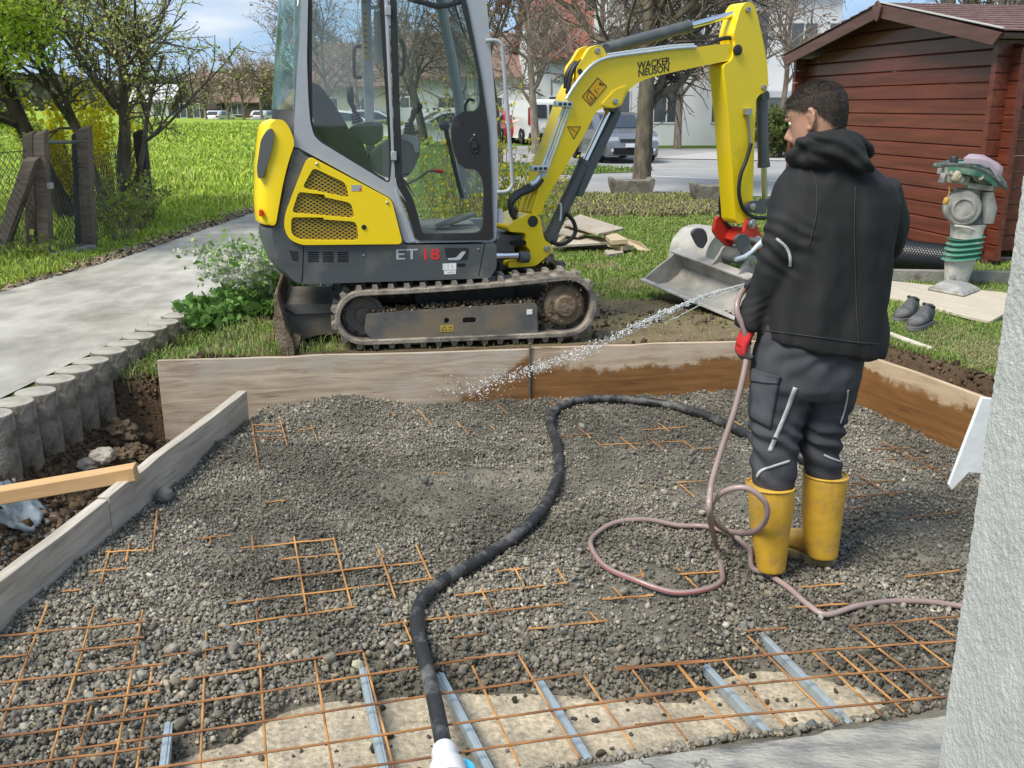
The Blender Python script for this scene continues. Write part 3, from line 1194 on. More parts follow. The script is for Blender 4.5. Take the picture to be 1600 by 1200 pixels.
jp = pA + dirp * tj
pe = pA + dirp * 3.9
plank('formwork_plank', (jp.x, jp.y + 0.004, -0.07), (pA.x, pA.y, -0.07), 0.05, 0.245, W_pale,
  'thick pale plank from the plank joint back to the weathered board', group='pale planks left of the gravel', seed=4)
plank('formwork_plank', (pe.x, pe.y, -0.085), (jp.x, jp.y - 0.004, -0.085), 0.05, 0.25, W_pale,
  'thick pale plank in the lower left corner, running out of the picture', group='pale planks left of the gravel', seed=5)
mb = MB()
mb.tube([(jm, by(jm) - 0.010, -0.25), (jm, by(jm) - 0.010, 0.36)], 0.007, 8)
mb.tube([(jm, by(jm) - 0.010, 0.36), (jm, by(jm) - 0.010, 0.366)], [0.010, 0.008], 8)
mb.build('iron_stake', mat('stake_iron', (0.16, 0.14, 0.12), rough=0.6, metal=0.6, var=.3), label='thin iron stake at the joint of the two back formwork boards', cat='stake')

W_new = wood_mat('fresh_timber', (0.50, 0.29, 0.12), (0.66, 0.43, 0.21), stain=(0.55, 0.36, 0.18))
e = G(212, 742, 0.20)
a = G(-130, 800, 0.10)
plank('squared_timber', (a.x, a.y, a.z - 0.035), (e.x, e.y, e.z - 0.03), 0.075, 0.062, W_new,
  'fresh orange squared timber lying over the trench with its end on the pale plank', 'timber', jit=0.001, nseg=4, bevel=0.004)


def rock(name, p, size, m, label, cat, group=None, sub=3, flat=(1, .85, .7), rough=0.35, freq=2.0, seed=0, rz=0):
 bm = bmesh.new()
 bmesh.ops.create_icosphere(bm, subdivisions=sub, radius=1)
 for v in bm.verts:
  n = mnoise.noise(v.co * freq + Vector((seed * 3.1, seed, 0))) + 0.5 * mnoise.noise(v.co * freq * 2.7 + Vector((seed, 4, 1)))
  v.co *= 1 + rough * n
  v.co = Vector((v.co.x * flat[0], v.co.y * flat[1], v.co.z * flat[2])) * size
 me = bpy.data.meshes.new(name)
 bm.to_mesh(me)
 bm.free()
 me.polygons.foreach_set('use_smooth', [True] * len(me.polygons))
 me.set_sharp_from_angle(angle=R(50))
 me.materials.append(m)
 o = link_mesh(name, me, None, label, cat, group)
 o.location = p
 o.rotation_euler = (0, 0, rz)
 return o


M_clod = mat('clod', (0.085, 0.058, 0.036), rough=0.95, col2=(0.16, 0.115, 0.07), vscale=9, bump=1, bscale=40)
M_rock = mat('pale_rock', (0.30, 0.26, 0.20), rough=0.9, col2=(0.46, 0.42, 0.35), vscale=9, bump=.8, bscale=40)
M_conc = mat('concrete_lump', (0.12, 0.115, 0.105), rough=0.95, col2=(0.2, 0.19, 0.175), vscale=12, bump=1, bscale=60)
for u, v, s, m, lb, nm in ((188, 677, 0.095, M_clod, 'large brown clod of soil in the trench beside the palisades', 'soil_clod'),
       (212, 706, 0.062, M_clod, 'brown soil clod nearest the foot of the weathered board', 'soil_clod'),
       (192, 712, 0.058, M_clod, 'soil clod behind the pale rocks, above the timber', 'soil_clod'),
       (225, 716, 0.035, M_clod, 'small soil clod against the pale plank', 'soil_clod'),
       (160, 712, 0.062, M_rock, 'pale rounded rock in the trench, upper one of three', 'rock'),
       (136, 726, 0.058, M_rock, 'pale rock leaning on the squared timber, leftmost of three', 'rock'),
       (205, 728, 0.04, M_rock, 'small pinkish pale rock at the end of the squared timber', 'rock'),
       (98, 740, 0.03, M_clod, 'soil clod left of the pale rocks', 'soil_clod'),
       (60, 750, 0.04, M_clod, 'soil clod below the front palisades', 'soil_clod')):
 p = G(u, v, -0.06)
 for _ in range(4): p = G(u, v, z1(p.x, p.y) + s * 0.4)
 rock(nm, p, s, m, lb, 'rock' if nm == 'rock' else 'soil clod', 'clods and rocks in the left trench', 4, rough=0.5 if nm == 'soil_clod' else .3, freq=2.6 if nm == 'soil_clod' else 1.6, seed=u)
p = G(257, 774, 0.03)
rock('concrete_lump', p, 0.040, M_conc, 'dark grey concrete lump on the gravel against the pale plank', 'concrete lump', None, 4, (1, 1, .95), 0.12, 3, 5)

M_sheet = mat('clear_plastic', (0.12, 0.155, 0.175), rough=0.25, col2=(0.27, 0.32, 0.35), vscale=8, spec=.6)
q = [G(-40, 775, -0.02), G(72, 772, -0.02), G(50, 806, -0.02), G(-40, 830, -0.02)]
n = 16
vs, fs = [], []
for i in range(n + 1):
 for j in range(n + 1):
  s, t = i / n, j / n
  p = (q[0] * (1 - s) + q[1] * s) * (1 - t) + (q[3] * (1 - s) + q[2] * s) * t
  vs.append((p.x, p.y, z1(p.x, p.y) + 0.03 + 0.022 * mnoise.noise(Vector((s * 5, t * 4, 3))) + 0.02 * mnoise.noise(Vector((s * 13, t * 11, 7)))))
for i in range(n):
 for j in range(n):
  k = i * (n + 1) + j
  fs.append((k, k + 1, k + n + 2, k + n + 1))
mb = MB()
mb.add(vs, fs)
o = mb.build('plastic_sheet', M_sheet, label='crumpled bluish plastic sheet on the ground below the squared timber', cat='plastic sheet', smooth=60)
o.modifiers.new('thickness', 'SOLIDIFY').thickness = 0.002

M_pal = mat('palisade_concrete', (0.17, 0.15, 0.12), rough=0.93, col2=(0.33, 0.30, 0.255), vscale=3.0, var=0.3, bump=0.9, bscale=70, ramp=(0.35, 0.7), dirt=(0.07, 0.055, 0.036), dirt_scale=5.5, dirt_ramp=(0.42, 0.62))
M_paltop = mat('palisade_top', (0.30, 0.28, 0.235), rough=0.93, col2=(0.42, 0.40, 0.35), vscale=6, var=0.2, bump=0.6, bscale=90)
pc = [(-14, 655), (17, 640), (52, 621), (79, 604), (105, 588), (133, 572), (159, 558), (185, 545), (210, 532), (233, 520), (255, 509), (275, 498.5), (294, 488), (311, 478.5)]
P3 = [G(u, v, 0.31) for u, v in pc]
A0, A1 = P3[0], P3[-1]
for i, p in enumerate(P3):
 P3[i] = A0.lerp(A1, i / (len(P3) - 1)) * 0.75 + p * 0.25
PL = ['in the left frame edge, cut by the picture border'] + ['number'] * 0
where = ['cut off by the left picture edge', 'first fully in view from the left', 'second fully in view from the left', 'third fully in view from the left',
   'with the pale top before the brown soil bank', 'sixth in the row, above the brown soil bank', 'where the soil bank meets the grass', 'seventh back from the left picture edge',
   'with grass starting at its foot', 'with tall grass at its foot', 'behind the tall grass tuft', 'third from the far end of the row', 'second from the far end of the row', 'last at the far end of the row']
for i, p in enumerate(P3):
 top = 0.335 + 0.004 * math.sin(i * 2.3)
 r = 0.099
 nxt = P3[i - 1] if i > 0 else None
 ring = []
 for k in range(28):
  an = 2 * math.pi * k / 28
  w = Vector((p.x + r * math.cos(an), p.y + r * math.sin(an)))
  if nxt is not None:
   dd = w - Vector((nxt.x, nxt.y))
   if dd.length < r + 0.004:
    w = Vector((nxt.x, nxt.y)) + dd.normalized() * (r + 0.004)
  ring.append(w)
 mb = MB()
 mb.loft([[(w.x - p.x, w.y - p.y, -0.30) for w in ring], [(w.x - p.x, w.y - p.y, top - 0.006) for w in ring], [((w.x - p.x) * .95, (w.y - p.y) * .95, top) for w in ring]])
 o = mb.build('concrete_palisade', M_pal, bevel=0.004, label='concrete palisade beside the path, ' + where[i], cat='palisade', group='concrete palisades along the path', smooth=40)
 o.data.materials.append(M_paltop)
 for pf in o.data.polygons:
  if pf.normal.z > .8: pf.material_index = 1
 o.location = (p.x, p.y, 0)
 o.rotation_euler = (R(random.uniform(-1, 1)), R(random.uniform(-1, 1)), 0)

M_rust = mat('rusty_bar', (0.20, 0.085, 0.03), rough=0.8, col2=(0.50, 0.25, 0.075), vscale=5, ramp=(.36, .60), var=.3, bump=.3, bscale=200)
M_rustd = mat('rusty_bar_dark', (0.17, 0.075, 0.03), rough=0.8, col2=(0.33, 0.15, 0.05), vscale=14, var=.3)
M_rusth = mat('rusty_bar_brown', (0.15, 0.065, 0.03), rough=0.8, col2=(0.36, 0.165, 0.055), vscale=5, ramp=(.34, .64), var=.3)
M_galv = mat('galvanised', (0.40, 0.47, 0.50), rough=0.5, metal=0.5, col2=(0.46, 0.53, 0.56), vscale=12, var=.08)
ca, cb, cc = crop(0, 780, 2.6667), crop(500, 780, 2.6667), crop(1000, 850, 2.6667)
c_d, c_e, c_f = crop(380, 560, 3.2), crop(850, 540, 3.75), crop(1300, 520, 4.615)
MATS = {
 ('left', 0.044, 'rusty reinforcement mesh in the lower left corner beside the pale plank'): [
  (ca, [((200, 435), (-20, 1010)), ((395, 450), (195, 1135)), ((595, 465), (472, 1135)), ((-20, 572), (610, 510)), ((-20, 662), (115, 649)), ((300, 632), (572, 600)),
    ((-20, 768), (680, 685)), ((-20, 883), (665, 800)), ((-20, 993), (662, 900)), ((-20, 1118), (615, 1035)), ((440, 505), (520, 497)), ((460, 592), (600, 575)), ((495, 688), (560, 678))])],
 ('front', 0.024, 'rusty reinforcement mesh lying over the pale sand at the front'): [
  (ca, [((635, 700), (568, 1135)), ((400, 795), (305, 1135)), ((860, 555), (833, 1135)), ((1070, 455), (1112, 1135)), ((1310, 660), (1388, 1135)), ((1515, 640), (1645, 1135)),
    ((370, 815), (1512, 630)), ((680, 655), (1085, 595))]),
  (cb, [((-925, 910), (610, 668)), ((-1035, 1045), (1080, 725)), ((-735, 1128), (1600, 785)), ((110, 1126), (1600, 905)),
    ((635, 695), (832, 1110)), ((828, 650), (1082, 1080)), ((1100, 735), (1312, 1040)), ((1285, 690), (1530, 1003)), ((600, 665), (825, 640))])],
 ('right', 0.024, 'rusty reinforcement mesh at the right, running under the house wall'): [
  (cc, [((-100, 525), (770, 440)), ((770, 442), (1330, 402)), ((-20, 634), (800, 548)), ((800, 545), (1330, 510)), ((-20, 753), (1330, 632)), ((440, 362), (610, 350)), ((870, 345), (1330, 300)),
    ((155, 500), (402, 790)), ((345, 485), (607, 760)), ((450, 385), (817, 745)), ((720, 450), (1007, 715)), ((825, 450), (1102, 700)), ((910, 460), (1167, 680)),
    ((880, 345), (1245, 630)), ((1050, 335), (1300, 515)), ((1210, 320), (1310, 385))]),
  (cb, [((1230, 705), (1600, 670)), ((1480, 680), (1605, 835))])],
 ('middle', None, 'half buried rusty reinforcement mesh in the middle of the gravel, left of the black hose'): [
  (ca, [((1225, 155), (1287, 517)), ((1390, 160), (1467, 450)), ((1575, 210), (1625, 335)), ((910, 530), (1480, 450)), ((945, 435), (1600, 355)), ((1170, 250), (1420, 228)), ((1130, 335), (1600, 275)),
    ((1000, 205), (1390, 165)), ((820, 165), (960, 150)), ((1050, 155), (1056, 215)), ((875, 155), (880, 182))]),
  (cb, [((245, 210), (315, 412)), ((400, 190), (467, 338)), ((0, 310), (450, 258)), ((0, 390), (472, 330)), ((350, 515), (382, 592)), ((330, 605), (382, 597))])],
 ('hose', None, 'short rusty bars of a mesh showing through the gravel right of the black hose'): [
  (cb, [((810, 285), (857, 372)), ((990, 290), (1027, 352)), ((670, 375), (737, 492)), ((530, 470), (547, 522)), ((560, 400), (1025, 350)), ((740, 300), (885, 285)), ((255, 525), (1012, 435)),
    ((560, 577), (692, 560)), ((870, 542), (1200, 505)), ((1175, 417), (1390, 400)), ((1280, 327), (1352, 315)), ((1220, 365), (1267, 417)), ((1125, 470), (1162, 512)), ((1335, 290), (1350, 325)), ((1500, 312), (1605, 304)), ((1480, 280), (1500, 300)), ((1530, 330), (1565, 362))]),
  (cc, [((620, 267), (870, 248)), ((650, 182), (850, 165)), ((1100, 137), (1330, 110)), ((160, 127), (335, 115)), ((190, 135), (240, 185))])],
 ('edge', None, 'rusty reinforcement bars half buried beside the pale plank'): [
  (ca, [((460, 200), (420, 350)), ((540, 180), (525, 262)), ((655, 50), (635, 222)), ((440, 220), (620, 210)), ((370, 302), (530, 288)), ((260, 384), (340, 377))])],
 ('corner', None, 'rusty reinforcement bars in the far left corner below the weathered board'): [
  (c_d, [((40, 295), (82, 572)), ((183, 300), (222, 442)), ((335, 318), (377, 427)), ((50, 333), (192, 327)), ((60, 366), (200, 361)), ((60, 402), (200, 397)), ((270, 359), (342, 351))])],
 ('back', None, 'rusty bars of a mesh half buried near the back boards behind the black hose bend'): [
  (c_d, [((873, 255), (947, 338)), ((1068, 315), (1127, 377)), ((1240, 340), (1262, 360)), ((1273, 232), (1322, 277)), ((1543, 222), (1602, 267)), ((735, 262), (758, 288)), ((930, 578), (1015, 570)), ((105, 722), (210, 708))]),
  (c_e, [((205, 483), (272, 537)), ((60, 498), (102, 547)), ((50, 537), (290, 515)), ((580, 494), (850, 475)), ((668, 453), (737, 502)), ((328, 582), (832, 560)), ((448, 538), (537, 607)), ((613, 543), (712, 617)),
    ((308, 563), (337, 592)), ((823, 563), (887, 609)), ((780, 802), (945, 793)), ((798, 813), (882, 887)), ((1098, 433), (1152, 467)), ((840, 610), (990, 600)), ((100, 320), (290, 302)), ((30, 330), (115, 388))])],
 ('boots', None, 'dark reinforcement bars lying in the gravel right of the yellow boots'): [
  (c_f, [((360, 785), (855, 1040)), ((280, 842), (560, 828)), ((400, 912), (700, 898)), ((560, 977), (860, 962)), ((180, 1018), (485, 1205)), ((100, 1102), (440, 1065)), ((85, 1187), (540, 1150)), ((400, 908), (505, 983)), ((90, 1100), (250, 1205)), ((40, 1275), (260, 1250)), ((500, 1340), (920, 1290))])],
}
for (key, zf, lab), groups in MATS.items():
 root = empty('reinforcement_mesh', label=lab, cat='reinforcement mesh', group='reinforcement meshes in the gravel bed')
 first = True
 for cf, segs in groups:
  for sgi, (a, b) in enumerate(segs):
   (u0, v0), (u1, v1) = cf(a, b)
   pa, pb = G(u0, v0, 0.01), G(u1, v1, 0.01)
   if zf is None:
    pts = []
    for k in range(7):
     w = pa.lerp(pb, k / 6)
     pts.append(gz1(w.x, w.y))
    za = (pts[0] + pts[1] + pts[2]) / 3
    zb = (pts[4] + pts[5] + pts[6]) / 3
    za, zb = za + 0.013, zb + 0.013
   else:
    lv = abs(v1 - v0) > abs(u1 - u0) * 0.45
    za = zb = zf + (0.0 if lv else 0.006)
   pa, pb = G(u0, v0, za), G(u1, v1, zb)
   if first:
    root.location = (pa.x, pa.y, za)
    first = False
   mb = MB()
   steps = 6
   path = []
   for k in range(steps + 1):
    w = pa.lerp(pb, k / steps)
    w.z += 0.0015 * math.sin(k * 1.9 + sgi)
    path.append(w - Vector(root.location))
   mb.tube(path, 0.0037 if key not in ('back', 'corner', 'boots') else 0.0030, 6)
   mb.build('bar', M_rustd if key == 'boots' else (M_rusth if key in ('front', 'right', 'left') and abs(v1 - v0) < abs(u1 - u0) * 0.3 else M_rust), root, smooth=60)

GAL = [(ca, (725, 755), (678, 1135), 'at the left, beside the lower left mesh'), (ca, (1505, 680), (1603, 1135), 'left of the black hose end'), (cb, (500, 725), (712, 1135), 'just right of the black hose end'),
  (cb, (915, 755), (1118, 1080), 'in the middle of the pale sand'), (cc, (275, 505), (532, 780), 'between the sand middle and the rail nearest the wall'), (cc, (505, 370), (877, 745), 'nearest the house wall'),
  ]
for cf, a, b, lb in GAL:
 (u0, v0), (u1, v1) = cf(a, b)
 pa, pb = G(u0, v0, -0.004), G(u1, v1, -0.004)
 d = (pb - pa)
 Ln = d.length
 prof = [(-.0115, -.03), (-.0115, 0), (-.005, 0), (-.004, .003), (.004, .003), (.005, 0), (.0115, 0), (.0115, -.03)]
 mb = MB()
 mb.prism(prof, 0, Ln)
 o = mb.build('spacer_rail', M_galv, label='galvanised rail under the rusty mesh, ' + lb, cat='metal rail', group='galvanised rails at the front', smooth=0)
 ang = math.atan2(d.y, d.x) - math.pi / 2
 o.location = pa
 o.rotation_euler = (0, 0, ang)


# ================================================================== EXCAVATOR
M_yel = mat('machine_yellow', (0.88, 0.635, 0.008), rough=0.34, coat=0.25, dirt=(0.34, 0.24, 0.07), dirt_scale=2.9, dirt_ramp=(0.62, 0.86), bump=0.05, bscale=20)
M_gry = mat('machine_anthracite', (0.075, 0.083, 0.088), rough=0.42, dirt=(0.17, 0.16, 0.14), dirt_scale=4.2, dirt_ramp=(0.50, 0.78))
M_cab = mat('cab_grey', (0.36, 0.38, 0.41), rough=0.4, coat=0.2, var=0.05)
M_blk = mat('black_rubber', (0.018, 0.018, 0.019), rough=0.55, dirt=(0.07, 0.065, 0.06), dirt_scale=4, dirt_ramp=(0.55, 0.9))
M_dark = mat('black_plastic', (0.022, 0.023, 0.025), rough=0.45)
M_vent = mat('vent_dark', (0.006, 0.006, 0.006), rough=0.9)
M_trk = mat('track_rubber', (0.085, 0.078, 0.068), rough=0.85, col2=(0.33, 0.285, 0.225), vscale=8, ramp=(0.34, 0.60), bump=0.6, bscale=60)
M_frm = mat('track_frame_paint', (0.085, 0.09, 0.092), rough=0.6, col2=(0.12, 0.118, 0.11), vscale=5, dirt=(0.19, 0.15, 0.10), dirt_scale=3.6, dirt_ramp=(0.42, 0.62), bump=.2)
M_mud = mat('dried_mud', (0.14, 0.10, 0.062), rough=0.95, col2=(0.24, 0.19, 0.125), vscale=14, bump=1, bscale=60)
M_steel = mat('chrome_rod', (0.75, 0.77, 0.8), rough=0.15, metal=1.0)
M_zinc = mat('zinc_pipe', (0.58, 0.64, 0.68), rough=0.38, metal=0.6, var=.1)
M_pin = mat('steel_pin', (0.45, 0.45, 0.45), rough=0.35, metal=0.9)
M_hose = mat('hydraulic_hose', (0.014, 0.014, 0.015), rough=0.5)
M_red = mat('hitch_red', (0.55, 0.035, 0.02), rough=0.4, dirt=(0.12, 0.08, 0.05), dirt_scale=7, dirt_ramp=(0.55, 0.8))
M_buck = mat('bucket_steel', (0.36, 0.345, 0.31), rough=0.6, metal=0.15, col2=(0.46, 0.44, 0.40), vscale=4, var=.2, dirt=(0.20, 0.165, 0.12), dirt_scale=3, dirt_ramp=(0.5, 0.75), bump=.15)
M_lens = mat('lamp_lens_dark', (0.11, 0.11, 0.115), rough=0.3, coat=.5)
M_glass = glass_mat('cab_glass', (0.90, 0.93, 0.92), 0.10)
M_glassg = glass_mat('rear_glass', (0.86, 0.93, 0.90), 0.22)
M_tint = glass_mat('cab_glass_far', (0.95, 0.965, 0.96), 0.02)
M_letg = mat('lettering_grey', (0.42, 0.44, 0.46), rough=0.5)
M_letr = mat('lettering_red', (0.72, 0.03, 0.03), rough=0.5)
M_letk = mat('lettering_black', (0.03, 0.03, 0.03), rough=0.5)
M_decw = mat('decal_white', (0.75, 0.75, 0.73), rough=0.5, var=.15, vscale=40)
M_mat = mat('floor_mat', (0.32, 0.30, 0.26), rough=0.8, var=.3)
M_seat = mat('seat_cloth', (0.035, 0.034, 0.035), rough=0.85, bump=.3, bscale=120)
M_cons = mat('console_plastic', (0.105, 0.11, 0.112), rough=0.5)
M_consl = mat('console_light', (0.34, 0.36, 0.37), rough=0.5)

c2, c3, c4 = crop(380, 0, 3.636), crop(380, 230, 2.7586), crop(780, 0, 2.857)
c7 = crop(340, 340, 5.0)
cA = crop(700, 380, 6.154)
cB = crop(980, 300, 5.454)
cC = crop(500, 100, 4.2857)

pa, pb = G(545, 551, 0.30), G(905, 536, 0.30)
EXYAW = math.atan2(pb.y - pa.y, pb.x - pa.x)
EX = Frame(pa, EXYAW)
exc = empty('excavator', pa, EXYAW, 'yellow and anthracite mini excavator with a grey cab, standing on rubber tracks behind the boards', 'excavator')
MI = EX.M.inverted()
BS, ZB = 0.03, -0.3            # x of root is world origin of frame; frame.hit returns world z


def eh(pts, yl):
 """pixel outline to (x, z) in the excavator frame with z from the root"""
 return EX.hits(pts, yl)


def eb(mb, name, m, parent=None, **k):
 return mb.build(name, m, parent or exc, None, **k)


def rear_inset(yw):
 def f(x, z, y):
  return x
 return f


def loft_body(outline, ys, insets, x_ref, span):
 """prism whose rear (small x) is rounded in plan: x moves forward by inset near the sides"""
 rings = []
 for y, ins in zip(ys, insets):
  rings.append([(x + ins * max(0, min(1, (x_ref - x) / span)), y, z) for x, z in outline])
 return rings


body_px = rounded(c3((195, 4), (228, 6), (283, 40), (640, 222), (692, 415), (1085, 410), (1085, 510), (1058, 556), (265, 582), (192, 574), (122, 525), (82, 470), (55, 395), (50, 345), (86, 333), (112, 258), (150, 130)), 5, 3)
ob = eh(body_px, 0.10)
xr = min(p[0] for p in ob)
mb = MB()
ysb = [0.03, 0.045, 0.10, 0.22, 0.40, 0.60, 0.78, 0.90, 0.955, 0.97]
ins = [0.10, 0.075, 0.035, 0.010, 0.0, 0.0, 0.010, 0.035, 0.075, 0.10]
rings = loft_body(ob, ysb, ins, xr + 0.30, 0.30)
n = len(ob)
tr = tessellate_polygon([[Vector((p[0], p[1], 0)) for p in ob]])
mb.loft(rings, cap=False)
o_ = len(mb.v) - n
mb.f += [tuple(t) for t in tr] + [tuple(i + o_ for i in reversed(t)) for t in tr]
eb(mb, 'body_panel', M_gry, bevel=0.012, smooth=30)

cw_px = rounded(c3((62, -92), (78, -108), (104, -121), (146, -119), (178, -90), (203, -48), (209, -12), (186, 30), (158, 95), (134, 165), (108, 262), (90, 331), (49, 331), (42, 240), (46, 60), (54, -30)), 8, 3)
oc = eh(cw_px, 0.10)
mb = MB()
ysc = [0.012, 0.04, 0.10, 0.22, 0.40, 0.60, 0.78, 0.90, 0.96, 0.988]
rings = loft_body(oc, ysc, [0.085, 0.05, 0.018, -0.006, -0.012, -0.012, -0.006, 0.02, 0.05, 0.085], xr + 0.30, 0.30)
n = len(oc)
tr = tessellate_polygon([[Vector((p[0], p[1], 0)) for p in oc]])
mb.loft(rings, cap=False)
o_ = len(mb.v) - n
mb.f += [tuple(t) for t in tr] + [tuple(i + o_ for i in reversed(t)) for t in tr]
cw = eb(mb, 'counterweight', M_yel, bevel=0.02, smooth=50, seg=3)
ln = eh(rounded(c2((138, 735), (165, 728), (177, 765), (168, 840), (112, 1008), (84, 1016), (76, 960), (100, 790)), 8, 3), 0.0)
mb = MB()
mb.prism(ln, -0.004, 0.06, inset=lambda x, z, y: x + 0.0)
eb(mb, 'tail_lamp_cover', M_lens, bevel=0.006, smooth=40)
mb = MB()
mb.prism(eh(rounded(c3((68, 270), (82, 270), (82, 298), (68, 298)), 2, 2), 0.0), -0.002, 0.06)
eb(mb, 'reflector', M_letr, bevel=0.002)

YC = 0.018
cov = eh(rounded(c3((292, 42), (640, 226), (688, 417), (250, 421), (197, 396), (176, 345), (181, 288), (222, 178), (270, 58)), 9, 4), YC)
gr = [c3((303, 88), (440, 153), (458, 218), (255, 174)), c3((240, 190), (465, 240), (481, 305), (210, 281)), c3((208, 300), (487, 321), (499, 400), (245, 398), (207, 372))]
grh = [eh(rounded(g, 7, 4), YC) for g in gr]
mb = MB()
mb.prism(cov, YC - 0.012, YC + 0.02, holes=grh)
cover = eb(mb, 'engine_cover', M_yel, bevel=0.006, smooth=30)
M_grl = mat('grille_ochre', (0.46, 0.31, 0.012), rough=0.5)
for g in grh:
 x0, x1 = min(p[0] for p in g), max(p[0] for p in g)
 z0, z1_ = min(p[1] for p in g), max(p[1] for p in g)
 mb = MB()
 st = 0.021
 px_ = np.array([p[0] for p in g])
 k = 0
 zz = z0
 poly = [(p[0], p[1]) for p in g]
 lines = []
 c_ = -(x1 - x0 + z1_ - z0)
 for sgn in (1, -1):
  off = -1.2
  while off < 1.2:
   run = []
   prev = None
   for s in np.linspace(x0, x1, 70):
    zl = z0 + sgn * 0.62 * (s - x0) + off
    inside = z0 <= zl <= z1_ and float(poly_sd(np.array([s]), np.array([zl]), poly)[0]) > -0.002
    if inside:
     run.append((s, zl))
    elif run:
     if len(run) > 1: lines.append((run[0], run[-1], sgn))
     run = []
   if len(run) > 1: lines.append((run[0], run[-1], sgn))
   off += st
 for a, b, sgn in lines:
  yy = YC + 0.004 + 0.0006 * sgn
  mb.beam((a[0], yy, a[1]), (b[0], yy, b[1]), 0.0048, 0.0022, up=(0, 1, 0))
 mb.build('grille', M_grl, cover, smooth=0, kind='stuff')
 mb = MB()
 mb.prism(g, YC + 0.014, YC + 0.018)
 mb.build('grille_back', M_vent, cover)
for (u, v), r in ((c3((318, 72))[0], 0.008), (c3((620, 238))[0], 0.008)):
 x, z = eh([(u, v)], YC)[0]
 mb = MB()
 mb.lathe([(r, 0), (r, .006), (r * .6, .009), (0.0001, .009)], (x, YC - 0.011, z), (0, -1, 0), 14)
 mb.build('bolt', M_pin, cover)
x, z = eh(c3((520, 343)), YC)[0]
mb = MB()
mb.lathe([(.014, 0), (.014, .006), (.009, .008), (.008, .003), (0.0001, .003)], (x, YC - 0.011, z), (0, -1, 0), 18)
mb.build('lock', M_dark, cover)
q = eh(c3((466, 162), (510, 162), (510, 188), (466, 188)), YC)
mb = MB()
mb.prism(q, YC - 0.0135, YC - 0.011)
mb.build('nameplate', M_consl, cover)
q = eh(c3((500, 176), (509, 176), (509, 187), (500, 187)), YC)
mb = MB()
mb.prism(q, YC - 0.0142, YC - 0.0132)
mb.build('nameplate_mark', M_letr, cover)

YB_ = 0.03
mb = MB()
for gx in (278, 342, 406):
 for k in range(5):
  y0 = 451 + k * 9.4
  mb.prism(eh(rounded(c3((gx, y0), (gx + 48, y0), (gx + 48, y0 + 5.5), (gx, y0 + 5.5)), 2, 2), YB_), YB_ - 0.0015, YB_ + 0.002)
for k in range(5):
 y0 = 446 + k * 9
 mb.prism(eh(c3((198 + k * 3, y0), (238, y0 + 4), (238, y0 + 9), (200 + k * 3, y0 + 5)), YB_), YB_ - 0.0015, YB_ + 0.002)
eb(mb, 'vent_slots', M_vent, smooth=0, kind='stuff')
mb = MB()
mb.prism(eh(c3((258, 428), (262.5, 428), (256, 581), (251.5, 581)), YB_), YB_ - 0.001, YB_ + 0.004)
mb.prism(eh(c3((1040, 414), (1043.5, 414), (1016, 555), (1012.5, 555)), YB_), YB_ - 0.001, YB_ + 0.004)
eb(mb, 'panel_gap', M_vent, smooth=0)
mb = MB()
mb.prism(eh(rounded(c3((866, 435), (974, 433), (968, 486), (880, 490)), 4, 2), YB_), YB_ - 0.001, YB_ + 0.004)
eb(mb, 'badge_recess', M_dark, smooth=0)
mb = MB()
mb.prism(eh(rounded(c3((880, 478), (918, 476), (940, 450), (962, 448), (935, 486), (884, 487)), 3, 2), YB_), YB_ - 0.003, YB_ + 0.002)
eb(mb, 'badge', M_letg, smooth=0)
mb = MB()
mb.prism(eh(c3((860, 502), (918, 499), (918, 528), (860, 530)), YB_), YB_ - 0.0015, YB_ + 0.002)
mb.prism(eh(c3((866, 532), (917, 530), (917, 546), (866, 548)), YB_), YB_ - 0.0015, YB_ + 0.002)
lab_ = eb(mb, 'data_label', M_decw, smooth=0)
mb = MB()
for i in range(3):
 mb.prism(eh(c3((864 + i * 18, 506), (866 + i * 18, 506), (866 + i * 18, 526), (864 + i * 18, 526)), YB_), YB_ - 0.0022, YB_)
mb.prism(eh(c3((880, 537), (908, 536), (908, 540), (880, 541)), YB_), YB_ - 0.0022, YB_)
mb.build('label_print', M_letg, lab_, smooth=0)
mb = MB()
mb.prism(eh(rounded(c3((922, 502), (958, 500), (958, 514), (922, 516)), 5, 3), YB_), YB_ - 0.001, YB_ + 0.003)
eb(mb, 'keyhole_slot', M_vent, smooth=0)
for u, v in c3((519, 466), (1013, 440)):
 x, z = eh([(u, v)], YB_)[0]
 mb = MB()
 mb.lathe([(.007, 0), (.007, .004), (0.0001, .006)], (x, YB_, z), (0, -1, 0), 12)
 eb(mb, 'bolt', M_pin)
p0_, p1_ = eh(c3((652, 465), (755, 463)), YB_)
cx, cz = (p0_[0] + p1_[0]) / 2, p0_[1]
hgt = eh(c3((700, 441)), YB_)[0][1] - eh(c3((700, 488)), YB_)[0][1]
slope = math.atan2(p1_[1] - p0_[1], p1_[0] - p0_[0])
I4 = Matrix.Identity(4)
text_on('lettering', 'ET', hgt * 1.36, M_letg, (cx, YB_ - 0.001, cz), I4, exc, slope, 0.0008, 0.0, wscale=1.42)
p0_ = eh(c3((806, 464)), YB_)[0]
text_on('lettering', '18', hgt * 1.36, M_letr, (p0_[0], YB_ - 0.001, p0_[1]), I4, exc, slope, 0.0012, 0.0, wscale=1.34)

